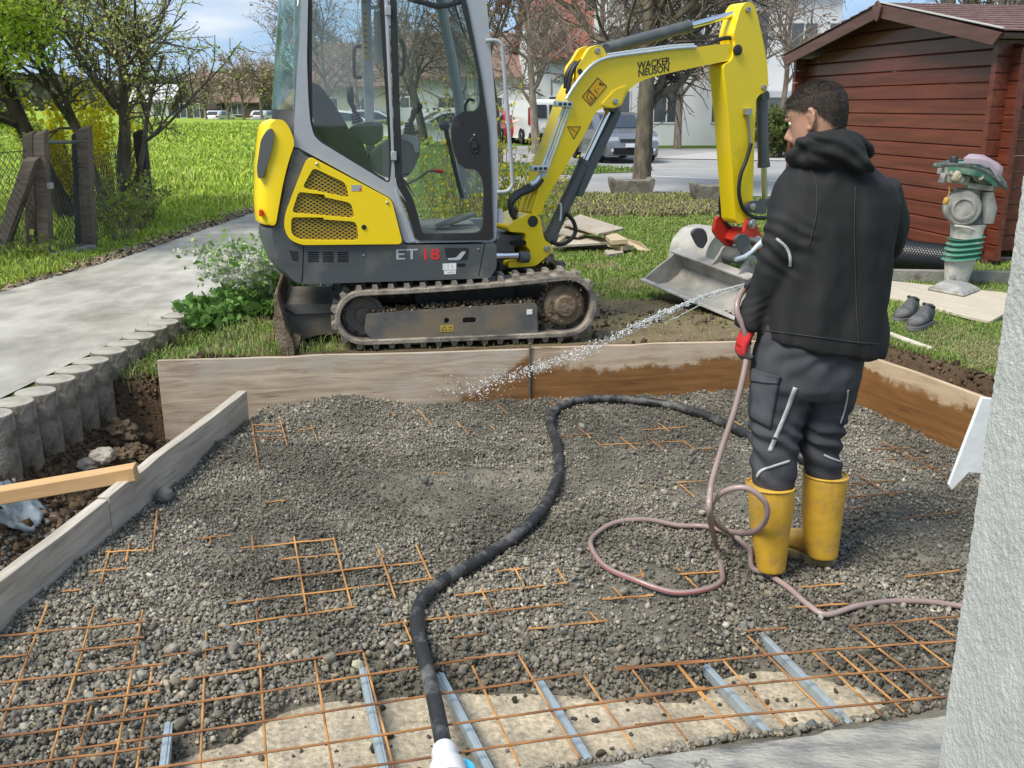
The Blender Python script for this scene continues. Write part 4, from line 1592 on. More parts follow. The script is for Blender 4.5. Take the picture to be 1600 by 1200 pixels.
YN = 0.035
cab_out = c2((336, -250), (322, 200), (304, 430), (284, 836)) + c3((238, 2), (640, 222), (693, 414), (1090, 407), (1096, 200)) + c2((1452, 1090), (1446, 800), (1428, 520), (1384, 20), (1340, -250))
rear_hole = c2((372, -190), (362, 330), (370, 560), (380, 690), (402, 770), (436, 806), (834, 1048), (846, 905), (800, 0), (790, -190))
door_hole = c2((822, -190), (846, 600), (856, 870), (864, 1045), (905, 1105), (930, 1150)) + c3((668, 200), (694, 262), (742, 402), (1079, 400)) + c2((1411, 1000), (1396, 730), (1350, 420), (1278, 50), (1236, -110), (1200, -190))
mb = MB()
mb.prism(eh(rounded(cab_out, 8, 3), YN), YN, YN + 0.055, holes=[eh(rounded(rear_hole, 9, 4), YN), eh(rounded(door_hole, 7, 3), YN)])
cabf = eb(mb, 'cab_frame', M_cab, bevel=0.008, smooth=30)
YF = 0.93
mb = MB()
for a, b, w in ((c2((690, -250))[0], c2((712, 690))[0], 0.060),):
 a_, b_ = eh([a], YF)[0], eh([b], YF)[0]
 mb.beam((a_[0], YF, a_[1]), (b_[0], YF, b_[1] - 0.55), w, 0.05, up=(0, 1, 0))
fp = [c2((1105, -250))[0], c2((1135, 90))[0], c2((1185, 330))[0], c2((1232, 620))[0], c2((1238, 900))[0], c2((1252, 1130))[0]]
fpw = [(x, YF, z) for x, z in eh(fp, YF)]
mb.tube(fpw, 0.034, 8)
far_roof = eh(c2((330, -250), (1300, -250)), YF)
mb.beam((far_roof[0][0], YF, far_roof[0][1]), (far_roof[1][0], YF, far_roof[1][1]), 0.06, 0.06)
fa = eh(c2((300, 1000)) + c3((1080, 385)), 0.5)
mb.beam((fa[0][0], YF, fa[1][1] + 0.02), (fa[1][0], YF, fa[1][1] + 0.02), 0.05, 0.10)
a_, b_ = eh(c2((318, -250), (292, 640)), YF)
mb.beam((a_[0], YF, a_[1]), (b_[0], YF, b_[1] - .3), 0.06, 0.05, up=(0, 1, 0))
eb(mb, 'cab_frame', M_cab, bevel=0.006)
roofz = eh(c2((800, -262)), YN)[0][1]
rx0, rx1 = eh(c2((330, -250), (1345, -250)), YN)
mb = MB()
mb.prism(rounded([(rx0[0] - .02, roofz - .02), (rx0[0], roofz + .07), (rx0[0] + .2, roofz + .10), (rx1[0] - .1, roofz + .09), (rx1[0] + .04, roofz + .02), (rx1[0] + .03, roofz - .02)], .03, 3), 0.02, 0.975)
eb(mb, 'roof', M_cab, bevel=0.015)
mb = MB()
mb.prism([(rx0[0] + .04, roofz - .05), (rx1[0] - .02, roofz - .05), (rx1[0] - .02, roofz - .021), (rx0[0] + .04, roofz - .021)], 0.09, 0.9)
eb(mb, 'roof_lining', M_cons)
for y_ in (0,):
 a_ = eh(c2((1170, 35)), 0.10)[0]
mb = MB()
a0 = eh(c2((935, -8), (1105, 38), (1170, 30), (1240, 8)), 0.085)
mb.tube([(x, 0.085, z) for x, z in a0], 0.014, 8)
eb(mb, 'door_top_rail', M_dark)
glass_o = c2((393, -170), (391, 350), (392, 560), (395, 690), (408, 755), (446, 795), (826, 1036), (832, 905), (772, 0), (764, -170))
mb = MB()
mb.prism(eh(rounded(rear_hole, 9, 4), YN + 0.01), YN + 0.008, YN + 0.022, holes=[eh(rounded(glass_o, 7, 4), YN + 0.01)])
rsw = eb(mb, 'side_window', M_blk, bevel=0.003)
mb = MB()
mb.prism(eh(rounded(glass_o, 7, 4), YN + 0.012), YN + 0.012, YN + 0.016)
mb.build('pane', M_glass, rsw)
mb = MB()
a_, b_ = eh(c2((806, -190), (851, 905)), YN)
mb.beam((a_[0], YN - 0.006, a_[1]), (b_[0], YN - 0.006, b_[1]), 0.016, 0.02, up=(0, 1, 0))
eb(mb, 'hinge_rail', M_cab, bevel=0.003)
for u, v in c2((822, 62), (855, 885)):
 x, z = eh([(u, v)], YN)[0]
 mb = MB()
 mb.box((x, YN - 0.012, z), (0.032, 0.028, 0.05))
 eb(mb, 'hinge', M_consl, bevel=0.004)
door_out = c2((828, -186), (852, 600), (861, 870), (870, 1050), (905, 1108), (935, 1160)) + c3((672, 200), (700, 262), (747, 400), (1076, 398)) + c2((1407, 1000), (1391, 730), (1346, 420), (1274, 50), (1232, -110), (1200, -184))
glass_d = c2((868, -140), (884, 430), (896, 760), (902, 1000), (940, 1050), (975, 1120)) + c3((692, 145), (733, 225), (752, 290), (772, 372), (1000, 370), (1024, 360), (1035, 335), (1037, 180), (1033, 140), (1018, 108), (985, 92)) + \
 c2((1272, 962), (1225, 935), (1197, 860), (1182, 780), (1183, 715), (1200, 665), (1245, 632), (1310, 632), (1338, 610), (1344, 560), (1335, 430), (1308, 300), (1262, 110), (1225, -40), (1190, -140))
mb = MB()
mb.prism(eh(rounded(door_out, 6, 3), YN), YN - 0.012, YN + 0.024, holes=[eh(rounded(glass_d, 4, 3), YN)])
door = eb(mb, 'door', M_blk, bevel=0.006, smooth=35)
mb = MB()
mb.prism(eh(rounded(glass_d, 4, 3), YN), YN + 0.002, YN + 0.006)
mb.build('pane', M_glass, door)
hx, hz = eh(c2((1310, 820)), YN)[0]
mb = MB()
ring = [(hx + 0.027 * math.cos(t) * (1 if abs(math.cos(t)) < 2 else 1), YN - 0.013, hz + 0.040 * math.sin(t) - 0.006) for t in np.linspace(0, 2 * math.pi, 25)[:-1]]
mb.tube(ring, 0.0045, 8, closed=True)
mb.prism(rounded([(hx - .019, hz - .022), (hx + .019, hz - .022), (hx + .019, hz + .022), (hx - .019, hz + .022)], .012, 4), YN - 0.022, YN - 0.010)
mb.build('handle', M_dark, door, bevel=0.003)
x, z = eh(c2((1310, 766)), YN)[0]
mb = MB()
mb.lathe([(.006, 0), (.006, .004), (0.0001, .005)], (x, YN - 0.014, z), (0, -1, 0), 12)
mb.build('lock', M_steel, door)
x, z = eh(c2((1243, 692)), YN)[0]
mb = MB()
mb.lathe([(.011, 0), (.010, .004), (0.0001, .004)], (x, YN - 0.011, z), (0, -1, 0), 14)
mb.build('cap', M_dark, door)
mb = MB()
mb.prism(eh(c3((652, 178), (662, 182), (745, 409), (716, 411), (690, 330)), YN), YN - 0.004, YN + 0.01)
eb(mb, 'sill_trim', M_cab, bevel=0.003)
hr = catmull([(x, YN - 0.02, z) for x, z in eh(c2((1378, 232), (1428, 230), (1458, 245), (1474, 300), (1500, 620), (1527, 990), (1528, 1050), (1500, 1086), (1442, 1092)), YN - 0.02)], 5)
mb = MB()
mb.tube(hr, 0.0115, 10)
eb(mb, 'grab_rail', M_cab, smooth=60)
mb = MB()
mb.prism(eh(rounded(c3((1092, 265), (1118, 268), (1128, 300), (1124, 328), (1092, 330)), 4, 3), YN), YN + 0.01, YN + 0.022)
eb(mb, 'rail_bracket', M_cab, bevel=0.003)
f0 = eh(c2((1345, -200), (1428, 1090)), YN)
f1 = eh(c2((1105, -200), (1250, 1110)), YF)
mb = MB()
nn = 10
vs, fs = [], []
wn = eh(c2((1345, -200), (1372, 0), (1415, 520), (1432, 800), (1436, 1090)), YN + .04)
wf = eh(c2((1105, -200), (1125, 40), (1210, 480), (1235, 760), (1250, 1110)), YF)
for a_, b_ in zip(wn, wf):
 vs += [(a_[0] - .012, YN + .05, a_[1]), (b_[0] - .012, YF, b_[1])]
for i in range(4): fs.append((2 * i, 2 * i + 1, 2 * i + 3, 2 * i + 2))
mb.add(vs, fs)
o = eb(mb, 'windscreen', M_tint)
o.modifiers.new('thickness', 'SOLIDIFY').thickness = 0.005
mb = MB()
mb.prism(eh(c2((300, -200), (1110, -200), (1225, 640), (1245, 1120), (700, 1120), (290, 800)), YF), YF - 0.002, YF + 0.002)
eb(mb, 'far_pane', M_tint)
mb = MB()
vs, fs = [], []
plan = [(0.045, 0.035), (0.02, 0.05), (-0.035, 0.09), (-0.085, 0.16), (-0.11, 0.28), (-0.115, 0.5), (-0.11, 0.72), (-0.085, 0.84), (-0.035, 0.91), (0.045, 0.965)]
rt = eh(c2((318, -250)), YN)[0]
rb = eh(c2((292, 622)), YN)[0]
rbb = eh(c2((288, 700)), YN)[0]
for dx, y in plan: vs += [(rt[0] + dx * .8 - .02, y, rt[1]), (rb[0] + dx - .03, y, rb[1])]
for i in range(len(plan) - 1): fs.append((2 * i, 2 * i + 1, 2 * i + 3, 2 * i + 2))
mb.add(vs, fs)
o = eb(mb, 'rear_window', M_glassg, smooth=60)
o.modifiers.new('thickness', 'SOLIDIFY').thickness = 0.005
mb = MB()
vs, fs = [], []
for dx, y in plan: vs += [(rb[0] + dx - .03, y, rb[1] - 0.001), (rbb[0] + dx - .03, y, rbb[1] - .22)]
for i in range(len(plan) - 1): fs.append((2 * i, 2 * i + 1, 2 * i + 3, 2 * i + 2))
mb.add(vs, fs)
o = eb(mb, 'rear_panel', M_blk, smooth=60)
o.modifiers.new('thickness', 'SOLIDIFY').thickness = 0.006
YS = 0.28
mb = MB()
mb.prism(eh(rounded(c2((380, 470), (430, 480), (480, 540), (540, 630), (592, 715), (602, 745), (560, 830), (400, 700)), 10, 3), YS + .1), YS, YS + 0.46)
eb(mb, 'backrest', M_seat, bevel=0.03, seg=3)
mb = MB()
mb.prism(eh(rounded(c2((360, 690), (600, 742), (672, 790), (712, 905), (744, 1000), (838, 1045), (838, 1150), (420, 900)), 10, 3), YS), 0.10, 0.70)
eb(mb, 'seat_base', M_seat, bevel=0.01)
mb = MB()
mb.prism(eh(rounded(c2((700, 900), (740, 850), (800, 800), (890, 765), (1000, 780), (1000, 860), (985, 910), (955, 970), (925, 1000), (830, 1010), (760, 985)), 10, 3), 0.2), 0.12, 0.30)
cons = eb(mb, 'console', M_cons, bevel=0.015, seg=3)
mb = MB()
mb.prism(eh(rounded(c2((895, 760), (1000, 775), (1003, 865), (975, 868), (965, 815), (895, 790)), 6, 3), 0.115), 0.108, 0.118)
mb.build('console_trim', M_consl, cons, bevel=0.003)
mb = MB()
mb.prism(eh(rounded(c2((590, 735), (640, 705), (700, 692), (795, 690), (795, 800), (720, 830), (640, 800)), 10, 3), 0.74), 0.70, 0.86)
eb(mb, 'console', M_cons, bevel=0.02, seg=3)


def joystick(px, yl, s=1.0):
 pts = [(x, yl, z) for x, z in eh(px, yl)]
 root_mb = MB()
 a, b, c_, d_ = [Vector(p) for p in pts]
 root_mb.tube(catmull([b, b.lerp(c_, .5) + Vector((0.006, 0, 0)), c_, d_], 4), [0.016 * s] * 8 + [0.021 * s, 0.023 * s, 0.022 * s, 0.021 * s, 0.012 * s][:5], 10)
 j = eb(root_mb, 'joystick', M_dark, smooth=60)
 m2 = MB()
 ax = (b - a)
 prof = []
 for k in range(9):
  prof.append(((0.043 if k % 2 == 0 else 0.034) * s * (1 - 0.05 * k), ax.length * k / 8))
 m2.lathe(prof, a, ax, 16)
 m2.build('bellows', M_blk, j, smooth=60)


joystick(c2((945, 765), (945, 695), (970, 640), (1012, 592)), 0.2)
joystick(c2((652, 700), (632, 640), (612, 580), (606, 492)), 0.74)
mb = MB()
tv = [(x, 0.34, z) for x, z in eh(c2((1245, 1125), (1215, 1010), (1178, 850), (1152, 735)), 0.34)]
mb.tube(catmull(tv, 4), 0.013, 8)
x, z = eh(c2((1143, 712)), 0.34)[0]
tl = eb(mb, 'travel_lever', M_dark, smooth=60)
mb = MB()
mb.lathe([(.016, -.03), (.028, -.02), (.032, 0), (.026, .022), (.012, .03)], (x, 0.34, z), (1, 0, 0.1), 14)
mb.build('lever_head', M_cons, tl, smooth=60)
mb = MB()
rl = [(x, 0.40, z) for x, z in eh(c2((920, 1050), (985, 1020), (1050, 975), (1085, 970), (1088, 970)), 0.40)]
mb.tube(rl, 0.007, 8)
lv = eb(mb, 'lever', M_cons)
mb = MB()
rl = [(x, 0.40, z) for x, z in eh(c2((1088, 970), (1137, 975)), 0.40)]
mb.tube(rl, 0.012, 8)
mb.build('grip', M_letr, lv)
fl = eh(c3((760, 350), (1030, 372)), 0.5)
zfl = eh(c3((900, 386)), 0.08)[0][1]
mb = MB()
xa, xb = eh(c3((700, 380), (1045, 372)), 0.08)
mb.box(((xa[0] + xb[0]) / 2, 0.48, zfl), (xb[0] - xa[0], 0.86, 0.03))
eb(mb, 'floor', M_mat)
for (u, v), yl in ((c3((900, 325))[0], 0.35), (c3((950, 318))[0], 0.5)):
 x, z = eh([(u, v)], yl)[0]
 mb = MB()
 mb.beam((x - 0.10, yl, zfl + 0.03), (x + 0.08, yl, zfl + 0.09), 0.11, 0.02)
 eb(mb, 'pedal', M_mat, bevel=0.006)
mb = MB()
st_ = eh(c2((685, -120), (700, 335)), YF - .03)
mb.beam((st_[0][0], YF - 0.034, st_[0][1]), (st_[1][0], YF - 0.034, st_[1][1]), 0.032, 0.003, up=(0, 1, 0))
dcl = eb(mb, 'warning_strip', mat('strip_yellow', (0.55, 0.37, 0.02), rough=.5))
mb = MB()
for k in range(14):
 t = k / 14
 xx = st_[0][0] * (1 - t) + st_[1][0] * t
 zz = st_[0][1] * (1 - t) + st_[1][1] * t
 mb.box((xx, YF - 0.037, zz), (0.018, 0.002, 0.012))
mb.build('strip_print', M_letk, dcl, kind='stuff')
mb = MB()
x, z = eh(c2((707, 42)), 0.8)[0]
mb.box((x + .02, 0.8, z), (0.10, 0.02, 0.022))
mb.box((x + .06, 0.8, z - .17), (0.05, 0.003, 0.30))
eb(mb, 'sun_visor', M_consl)
for px, yl in ((c2((672, 262), (640, 268), (630, 300), (632, 420), (645, 438), (674, 440)), 0.86), (c2((885, 228), (905, 240), (915, 290), (912, 390), (900, 418), (886, 424)), 0.10)):
 mb = MB()
 mb.tube(catmull([(x, yl, z) for x, z in eh(px, yl)], 4), 0.011, 8)
 eb(mb, 'inner_handle', M_dark, smooth=60)
mb = MB()
wp = [(x, 0.5, z) for x, z in eh(c2((1185, -60), (1212, 60), (1250, 180)), 0.5)]
mb.tube(wp, 0.006, 6)
eb(mb, 'wiper', M_dark)
mb = MB()
wp = [(x, 0.45, z) for x, z in eh(c2((1265, 640), (1262, 600), (1285, 565), (1315, 575)), 0.45)]
mb.tube(catmull(wp, 4), 0.010, 6)
eb(mb, 'wheel_rim', M_dark)

def track_loop(off, n_=64):
 """closed loop of the belt in x, z; off pushes outward"""
 c0 = eh(c3((520, 772)), 0.0)[0]
 c1 = eh(c3((1393, 728)), 0.0)[0]
 r0 = 0.163 + off
 r1 = 0.190 + off
 c0 = (c0[0], 0.163 + 0.004 + 0.035)
 c1 = (c1[0], 0.190 + 0.004 + 0.035)
 dx, dz = c1[0] - c0[0], c1[1] - c0[1]
 d = math.hypot(dx, dz)
 base = math.atan2(dz, dx)
 be = math.acos((r0 - r1) / d)
 pts = []
 t0 = base + be
 p_a = (c0[0] + r0 * math.cos(t0), c0[1] + r0 * math.sin(t0))
 p_b = (c1[0] + r1 * math.cos(t0), c1[1] + r1 * math.sin(t0))
 t1 = base - be
 out = []
 for k in range(25):
  t = k / 24
  sag = -0.012 * math.sin(math.pi * t)
  out.append((p_a[0] + (p_b[0] - p_a[0]) * t, p_a[1] + (p_b[1] - p_a[1]) * t + sag))
 arc = (t0 - t1)
 for k in range(1, 18):
  a = t0 - arc * k / 18
  out.append((c1[0] + r1 * math.cos(a), c1[1] + r1 * math.sin(a)))
 q_a = (c1[0] + r1 * math.cos(t1), c1[1] + r1 * math.sin(t1))
 q_b = (c0[0] + r0 * math.cos(t1), c0[1] + r0 * math.sin(t1))
 for k in range(25):
  t = k / 24
  out.append((q_a[0] + (q_b[0] - q_a[0]) * t, q_a[1] + (q_b[1] - q_a[1]) * t))
 arc2 = 2 * math.pi - arc
 for k in range(1, 18):
  a = t1 - arc2 * k / 18
  out.append((c0[0] + r0 * math.cos(a), c0[1] + r0 * math.sin(a)))
 return out, c0, c1


def resample(loop, n_):
 L_ = [0]
 m = len(loop)
 for i in range(m):
  a, b = loop[i], loop[(i + 1) % m]
  L_.append(L_[-1] + math.hypot(b[0] - a[0], b[1] - a[1]))
 out = []
 j = 0
 for k in range(n_):
  s = L_[-1] * k / n_
  while L_[j + 1] < s: j += 1
  t = (s - L_[j]) / max(1e-9, L_[j + 1] - L_[j])
  a, b = loop[j % m], loop[(j + 1) % m]
  out.append((a[0] + (b[0] - a[0]) * t, a[1] + (b[1] - a[1]) * t, math.atan2(b[1] - a[1], b[0] - a[0])))
 return out


lug = MB()
for s_, y0, y1 in ((-0.010, 0.004, 0.112), (0.012, 0.118, 0.226)):
 lug.add([(-.020 + s_, y0, 0), (.020 + s_, y0, 0), (.020 + s_, y1, 0), (-.020 + s_, y1, 0), (-.015 + s_, y0 + .008, .028), (.011 + s_, y0 + .008, .028), (.011 + s_, y1 - .008, .028), (-.015 + s_, y1 - .008, .028)],
   [(3, 2, 1, 0), (4, 5, 6, 7), (0, 1, 5, 4), (1, 2, 6, 5), (2, 3, 7, 6), (3, 0, 4, 7)])
lug_me = lug.mesh('track_lug', M_trk, smooth=0)
NL = 38
for y0 in (0.0, 0.76):
 outer, cI, cS = track_loop(0.0)
 inner, _, _ = track_loop(-0.030)
 mb = MB()
 m = len(outer)
 vs = []
 for (ox_, oz), (ix, iz) in zip(outer, inner):
  vs += [(ox_, y0, oz), (ox_, y0 + 0.23, oz), (ix, y0 + 0.23, iz), (ix, y0, iz)]
 fs = []
 for i in range(m):
  j = (i + 1) % m
  for k in range(4):
   l = (k + 1) % 4
   fs.append((i * 4 + k, i * 4 + l, j * 4 + l, j * 4 + k))
 mb.add(vs, fs)
 trk = eb(mb, 'track', M_trk, smooth=50, bevel=0.005)
 for k, (x, z, a) in enumerate(resample(outer, NL)):
  l_ = link_mesh('track_lug', lug_me, trk)
  l_.location = (x, y0, z)
  l_.rotation_euler = (0, -a, 0)
 mb = MB()
 for k, (x, z, a) in enumerate(resample(inner, NL)):
  nx, nz_ = math.sin(a), -math.cos(a)
  rot = Matrix.Rotation(-a, 3, 'Y')
  mb.box((x + nx * 0.012, y0 + 0.09, z + nz_ * 0.012), (0.026, 0.02, 0.035), rot)
  mb.box((x + nx * 0.012, y0 + 0.14, z + nz_ * 0.012), (0.026, 0.02, 0.035), rot)
 mb.build('drive_lugs', M_blk, trk, kind='stuff')
 mb = MB()
 prof = []
 for k in range(26):
  a = 2 * math.pi * k / 26
  for r_, da in ((0.132, -.07), (0.152, -.035), (0.152, .035), (0.132, .07)):
   prof.append((cS[0] + r_ * math.cos(a + da), cS[1] + r_ * math.sin(a + da)))
 mb.prism(prof, y0 + 0.095, y0 + 0.125)
 mb.lathe([(.120, 0), (.125, .05), (.105, .066), (.10, .066)], (cS[0], y0 + 0.115, cS[1]), (0, -1, 0), 32)
 spr = mb.build('sprocket', M_mud, trk, smooth=30)
 mb = MB()
 mb.lathe([(.068, 0), (.068, .030), (.060, .040), (.03, .044), (0.0001, .044)], (cS[0], y0 + 0.052, cS[1]), (0, -1, 0), 28)
 mb.lathe([(.088, 0), (.088, .006)], (cS[0], y0 + 0.053, cS[1]), (0, -1, 0), 28)
 for k in range(9):
  a = 2 * math.pi * k / 9
  mb.lathe([(.008, 0), (.008, .010), (0.0001, .012)], (cS[0] + .095 * math.cos(a), y0 + 0.05, cS[1] + .095 * math.sin(a)), (0, -1, 0), 8)
 eb(mb, 'wheel_hub', M_mud, smooth=30)
 mb = MB()
 mb.lathe([(.126, 0), (.126, .05), (.108, .06), (.10, .045), (.05, .04), (.045, .055), (0.0001, .055)], (cI[0], y0 + 0.14, cI[1]), (0, -1, 0), 32)
 eb(mb, 'idler', M_frm, smooth=30)
 mb = MB()
 for t in (0.3, 0.5, 0.7):
  mb.lathe([(.045, 0), (.05, .02), (.05, .06), (.045, .08)], (cI[0] + (cS[0] - cI[0]) * t, y0 + 0.155, 0.10), (0, -1, 0), 18)
 eb(mb, 'track_rollers', M_blk, kind='stuff')
 fr_px = rounded(c3((530, 722), (640, 712), (1266, 672), (1270, 806), (1205, 812), (970, 820), (940, 826), (800, 830), (770, 850), (740, 850), (585, 848), (550, 822), (522, 796)), 5, 3)
 frp = eh(fr_px, 0.02)
 holes = [eh(rounded(c3((866, 736), (888, 736), (888, 760), (866, 760)), 12, 4), 0.02), eh(rounded(c3((946, 734), (1004, 733), (1004, 758), (946, 759)), 12, 4), 0.02)]
 mb = MB()
 mb.prism(frp, y0 + 0.022, y0 + 0.05, holes=holes)
 tf = eb(mb, 'track_frame', M_frm, bevel=0.006, smooth=30)
 mb = MB()
 mb.prism([(x, z) for x, z in eh(c3((545, 724), (1262, 690), (1262, 790), (545, 830)), 0.02)], y0 + 0.051, y0 + 0.20)
 eb(mb, 'frame_core', M_blk)
 if y0 == 0:
  mb = MB()
  mb.prism(eh(c3((850, 768), (907, 766), (907, 795), (850, 797)), 0.02), 0.0195, 0.0235)
  sk = mb.build('warning_label', mat('old_label', (0.42, 0.31, 0.05), rough=.7, dirt=(0.15, .12, .07), dirt_scale=20), tf)
  mb = MB()
  for a_, b_ in (((856, 790), (868, 771)), ((868, 771), (878, 790)), ((878, 790), (856, 790)), ((884, 776), (902, 776)), ((884, 788), (902, 787))):
   p_, q_ = eh(c3(a_, b_), 0.02)
   mb.beam((p_[0], 0.019, p_[1]), (q_[0], 0.019, q_[1]), 0.0025, 0.001, up=(0, 1, 0))
  mb.build('label_print', M_letk, sk)
  mb = MB()
  mb.prism(eh(c3((1222, 700), (1246, 698), (1246, 720), (1222, 722)), 0.02), 0.0195, 0.0235)
  mb.build('white_label', M_decw, tf)
  pos, sz = [], []
  for k in range(420):
   t = random.random()
   p_, q_ = eh(c3((560, 716), (1262, 672)), 0.06)
   x = p_[0] + (q_[0] - p_[0]) * t
   z = p_[1] + (q_[1] - p_[1]) * t
   pos.append((x, random.uniform(0.03, 0.16), z + random.uniform(-.004, .022)))
   sz.append(random.uniform(.006, .016))
  V, Fc, C = stones(np.array(pos), np.array(sz), 1, np.tile(np.array([[0.16, 0.12, 0.075]]), (420, 1)) * np.exp(RNG.normal(0, .3, (420, 1))))
  link_mesh('caked_soil', np_mesh('caked_soil', V, Fc, M_ground, True, C), exc, kind='stuff')
c0x, c1x = eh(c3((560, 620), (1250, 600)), 0.4)
mb = MB()
mb.box((0.72, 0.495, 0.30), (0.62, 0.54, 0.16))
mb.box((0.72, 0.495, 0.26), (1.1, 0.30, 0.10))
mb.lathe([(.30, 0), (.30, .09), (.27, .09), (.27, .13)], (0.70, 0.495, 0.37), (0, 0, 1), 36)
eb(mb, 'centre_frame', M_blk, bevel=0.01)
mb = MB()
aa = eh(c3((1075, 545), (1180, 520)), 0.5)
mb.tube(catmull([(x, .55, z) for x, z in eh(c3((1030, 560), (1100, 530), (1190, 528), (1250, 545), (1290, 585)), .55)], 5), 0.018, 8)
eb(mb, 'hydraulic_hose', M_hose, smooth=60)
bl = eh(rounded(c3((133, 628), (150, 640), (165, 700), (185, 775), (215, 830), (225, 890), (170, 895), (150, 840), (128, 770), (137, 690)), 4, 2), 0.02)
mb = MB()
mb.prism(bl, -0.01, 1.0)
eb(mb, 'dozer_blade', M_mud, bevel=0.006)
mb = MB()
mb.prism(eh(rounded(c3((160, 690), (230, 712), (430, 705), (425, 800), (320, 808), (245, 830), (225, 850), (190, 790)), 4, 2), 0.24), 0.22, 0.32)
mb.prism(eh(rounded(c3((160, 690), (230, 712), (430, 705), (425, 800), (320, 808), (245, 830), (225, 850), (190, 790)), 4, 2), 0.24), 0.66, 0.76)
mb.prism(eh(c3((150, 668), (385, 668), (395, 705), (225, 712)), 0.26), 0.2, 0.8)
eb(mb, 'blade_arm', M_frm, bevel=0.008)
mb = MB()
mb.prism(eh(c3((215, 800), (250, 815), (242, 850), (222, 885), (195, 880)), 0.05), 0.03, 0.12)
eb(mb, 'blade_bracket', M_mud, bevel=0.006)
mb = MB()
mb.prism(eh(c3((290, 700), (480, 590), (520, 590), (520, 660), (420, 700)), 0.4), 0.36, 0.60)
eb(mb, 'blade_bracket', M_frm, bevel=0.006)
mb = MB()
mb.prism(eh(rounded(c3((1075, 385), (1100, 366), (1180, 366), (1228, 372), (1232, 400), (1150, 412), (1150, 440), (1225, 452), (1225, 500), (1100, 510), (1075, 540)), 5, 3), 0.5), 0.34, 0.66)
eb(mb, 'swing_mount', M_gry, bevel=0.012)
mb = MB()
a_, b_ = eh(c3((1085, 476), (1190, 472)), 0.22)
mb.cyl((a_[0] - .25, .26, a_[1]), (b_[0], .26, b_[1]), 0.022, 18)
eb(mb, 'swing_cylinder_rod', M_steel, smooth=60)
mb = MB()
b_, c_ = eh(c3((1188, 472), (1232, 476)), 0.26)
mb.cyl((b_[0], .26, b_[1]), (c_[0], .28, c_[1]), 0.036, 16)
eb(mb, 'swing_cylinder_eye', M_gry, bevel=.006)

swx, swz = EX.hit(*c3((1215, 400))[0], 0.46)
W0 = EX.M @ Vector((swx, 0.46, 0))
W0.z = 0.30
BYAW = R(27)
BF = Frame(W0, BYAW)
TB = MI @ BF.M                       # boom frame to excavator frame


def bh(pts, yl):
 return BF.hits(pts, yl)


def bb(mb, name, m, parent=None, **k):
 return mb.build(name, m, parent or exc, TB, **k)


br = bh(rounded(c4((35, 1008), (75, 985), (138, 950), (182, 965), (202, 1072), (238, 1095), (238, 1122), (165, 1188), (40, 1196), (40, 1168), (130, 1152), (142, 1120), (112, 1090), (122, 1040), (45, 1035)), 6, 3), -.14)
mb = MB()
mb.prism(br, -0.14, 0.14)
eb_ = bb(mb, 'swing_bracket', M_yel, bevel=0.014, seg=3)
for u, v in c4((213, 1110),):
 x, z = bh([(u, v)], -.14)[0]
 mb = MB()
 mb.lathe([(.022, 0), (.022, .012), (.014, .014), (.012, .008), (0.0001, .008)], (x, -0.138, z), (0, -1, 0), 18)
 mb.build('pin', M_pin, eb_, TB)
x, z = bh(c4((150, 988)), -.14)[0]
mb = MB()
mb.lathe([(.036, 0), (.034, .008), (0.0001, .010)], (x, -0.138, z), (0, -1, 0), 20)
mb.build('greased_pin', M_dark, eb_, TB)
mb = MB()
mb.prism(bh(rounded(c4((50, 1078), (118, 1072), (124, 1092), (60, 1100)), 8, 3), -.145), -0.146, -0.12)
mb.build('bracket_opening', M_vent, eb_, TB)

YW = 0.085
boom_px = rounded(c4((140, 955), (165, 870), (215, 720), (300, 470), (325, 405), (370, 335), (425, 285), (490, 258), (600, 246), (760, 226), (900, 208), (960, 199), (1040, 194), (1080, 205), (1084, 235), (1062, 266), (1000, 276), (820, 312), (690, 342), (625, 364), (580, 400), (556, 445), (548, 470), (510, 486), (462, 480), (432, 498), (418, 528), (360, 640), (270, 790), (205, 900), (185, 965)), 8, 3)
mb = MB()
mb.prism(bh(boom_px, -YW), -YW, YW)
boom = bb(mb, 'boom', M_yel, bevel=0.012, seg=3)
mb = MB()
mb.prism(bh(rounded(c4((452, 470), (515, 400), (575, 378), (560, 420), (545, 468), (508, 484)), 6, 3), -YW - .008), -YW - 0.008, -YW + .004)
mb.build('gusset', M_yel, boom, TB, bevel=.004)
mb = MB()
bp_ = bh(rounded(c4((343, 380), (342, 300), (372, 262), (400, 212), (438, 200), (462, 210), (482, 250), (430, 280), (385, 320)), 7, 3), -.07)
mb.prism(bp_, -0.075, -0.045)
mb.prism(bp_, 0.045, 0.075)
bb(mb, 'cylinder_bracket', M_yel, bevel=0.006)
PINS = [((438, 228), -.076), ((517, 453), -YW - .008), ((1063, 222), -YW - .004)]
for (u, v), yl in PINS:
 x, z = bh(c4((u, v)), yl)[0]
 mb = MB()
 big = v == 222
 r = .024 if big else .019
 mb.lathe([(r, 0), (r, .010), (r * .62, .012), (r * .5, .007), (0.0001, .007)], (x, yl, z), (0, -1, 0), 18)
 mb.build('pin', M_dark if big else M_pin, boom, TB)
x, z = bh(c4((361, 320)), -.076)[0]
mb = MB()
mb.lathe([(.018, 0), (.018, .003), (0.0001, .003)], (x, -.075, z), (0, -1, 0), 16)
mb.build('bracket_hole', M_dark, boom, TB)
x, z = bh(c4((690, 300)), -YW)[0]
xa, za = bh(c4((625, 310)), -YW)[0]
xb_, zb_ = bh(c4((755, 288)), -YW)[0]
an = math.atan2(zb_ - za, xb_ - xa)
hh = bh(c4((690, 266)), -YW)[0][1] - bh(c4((690, 335)), -YW)[0][1]
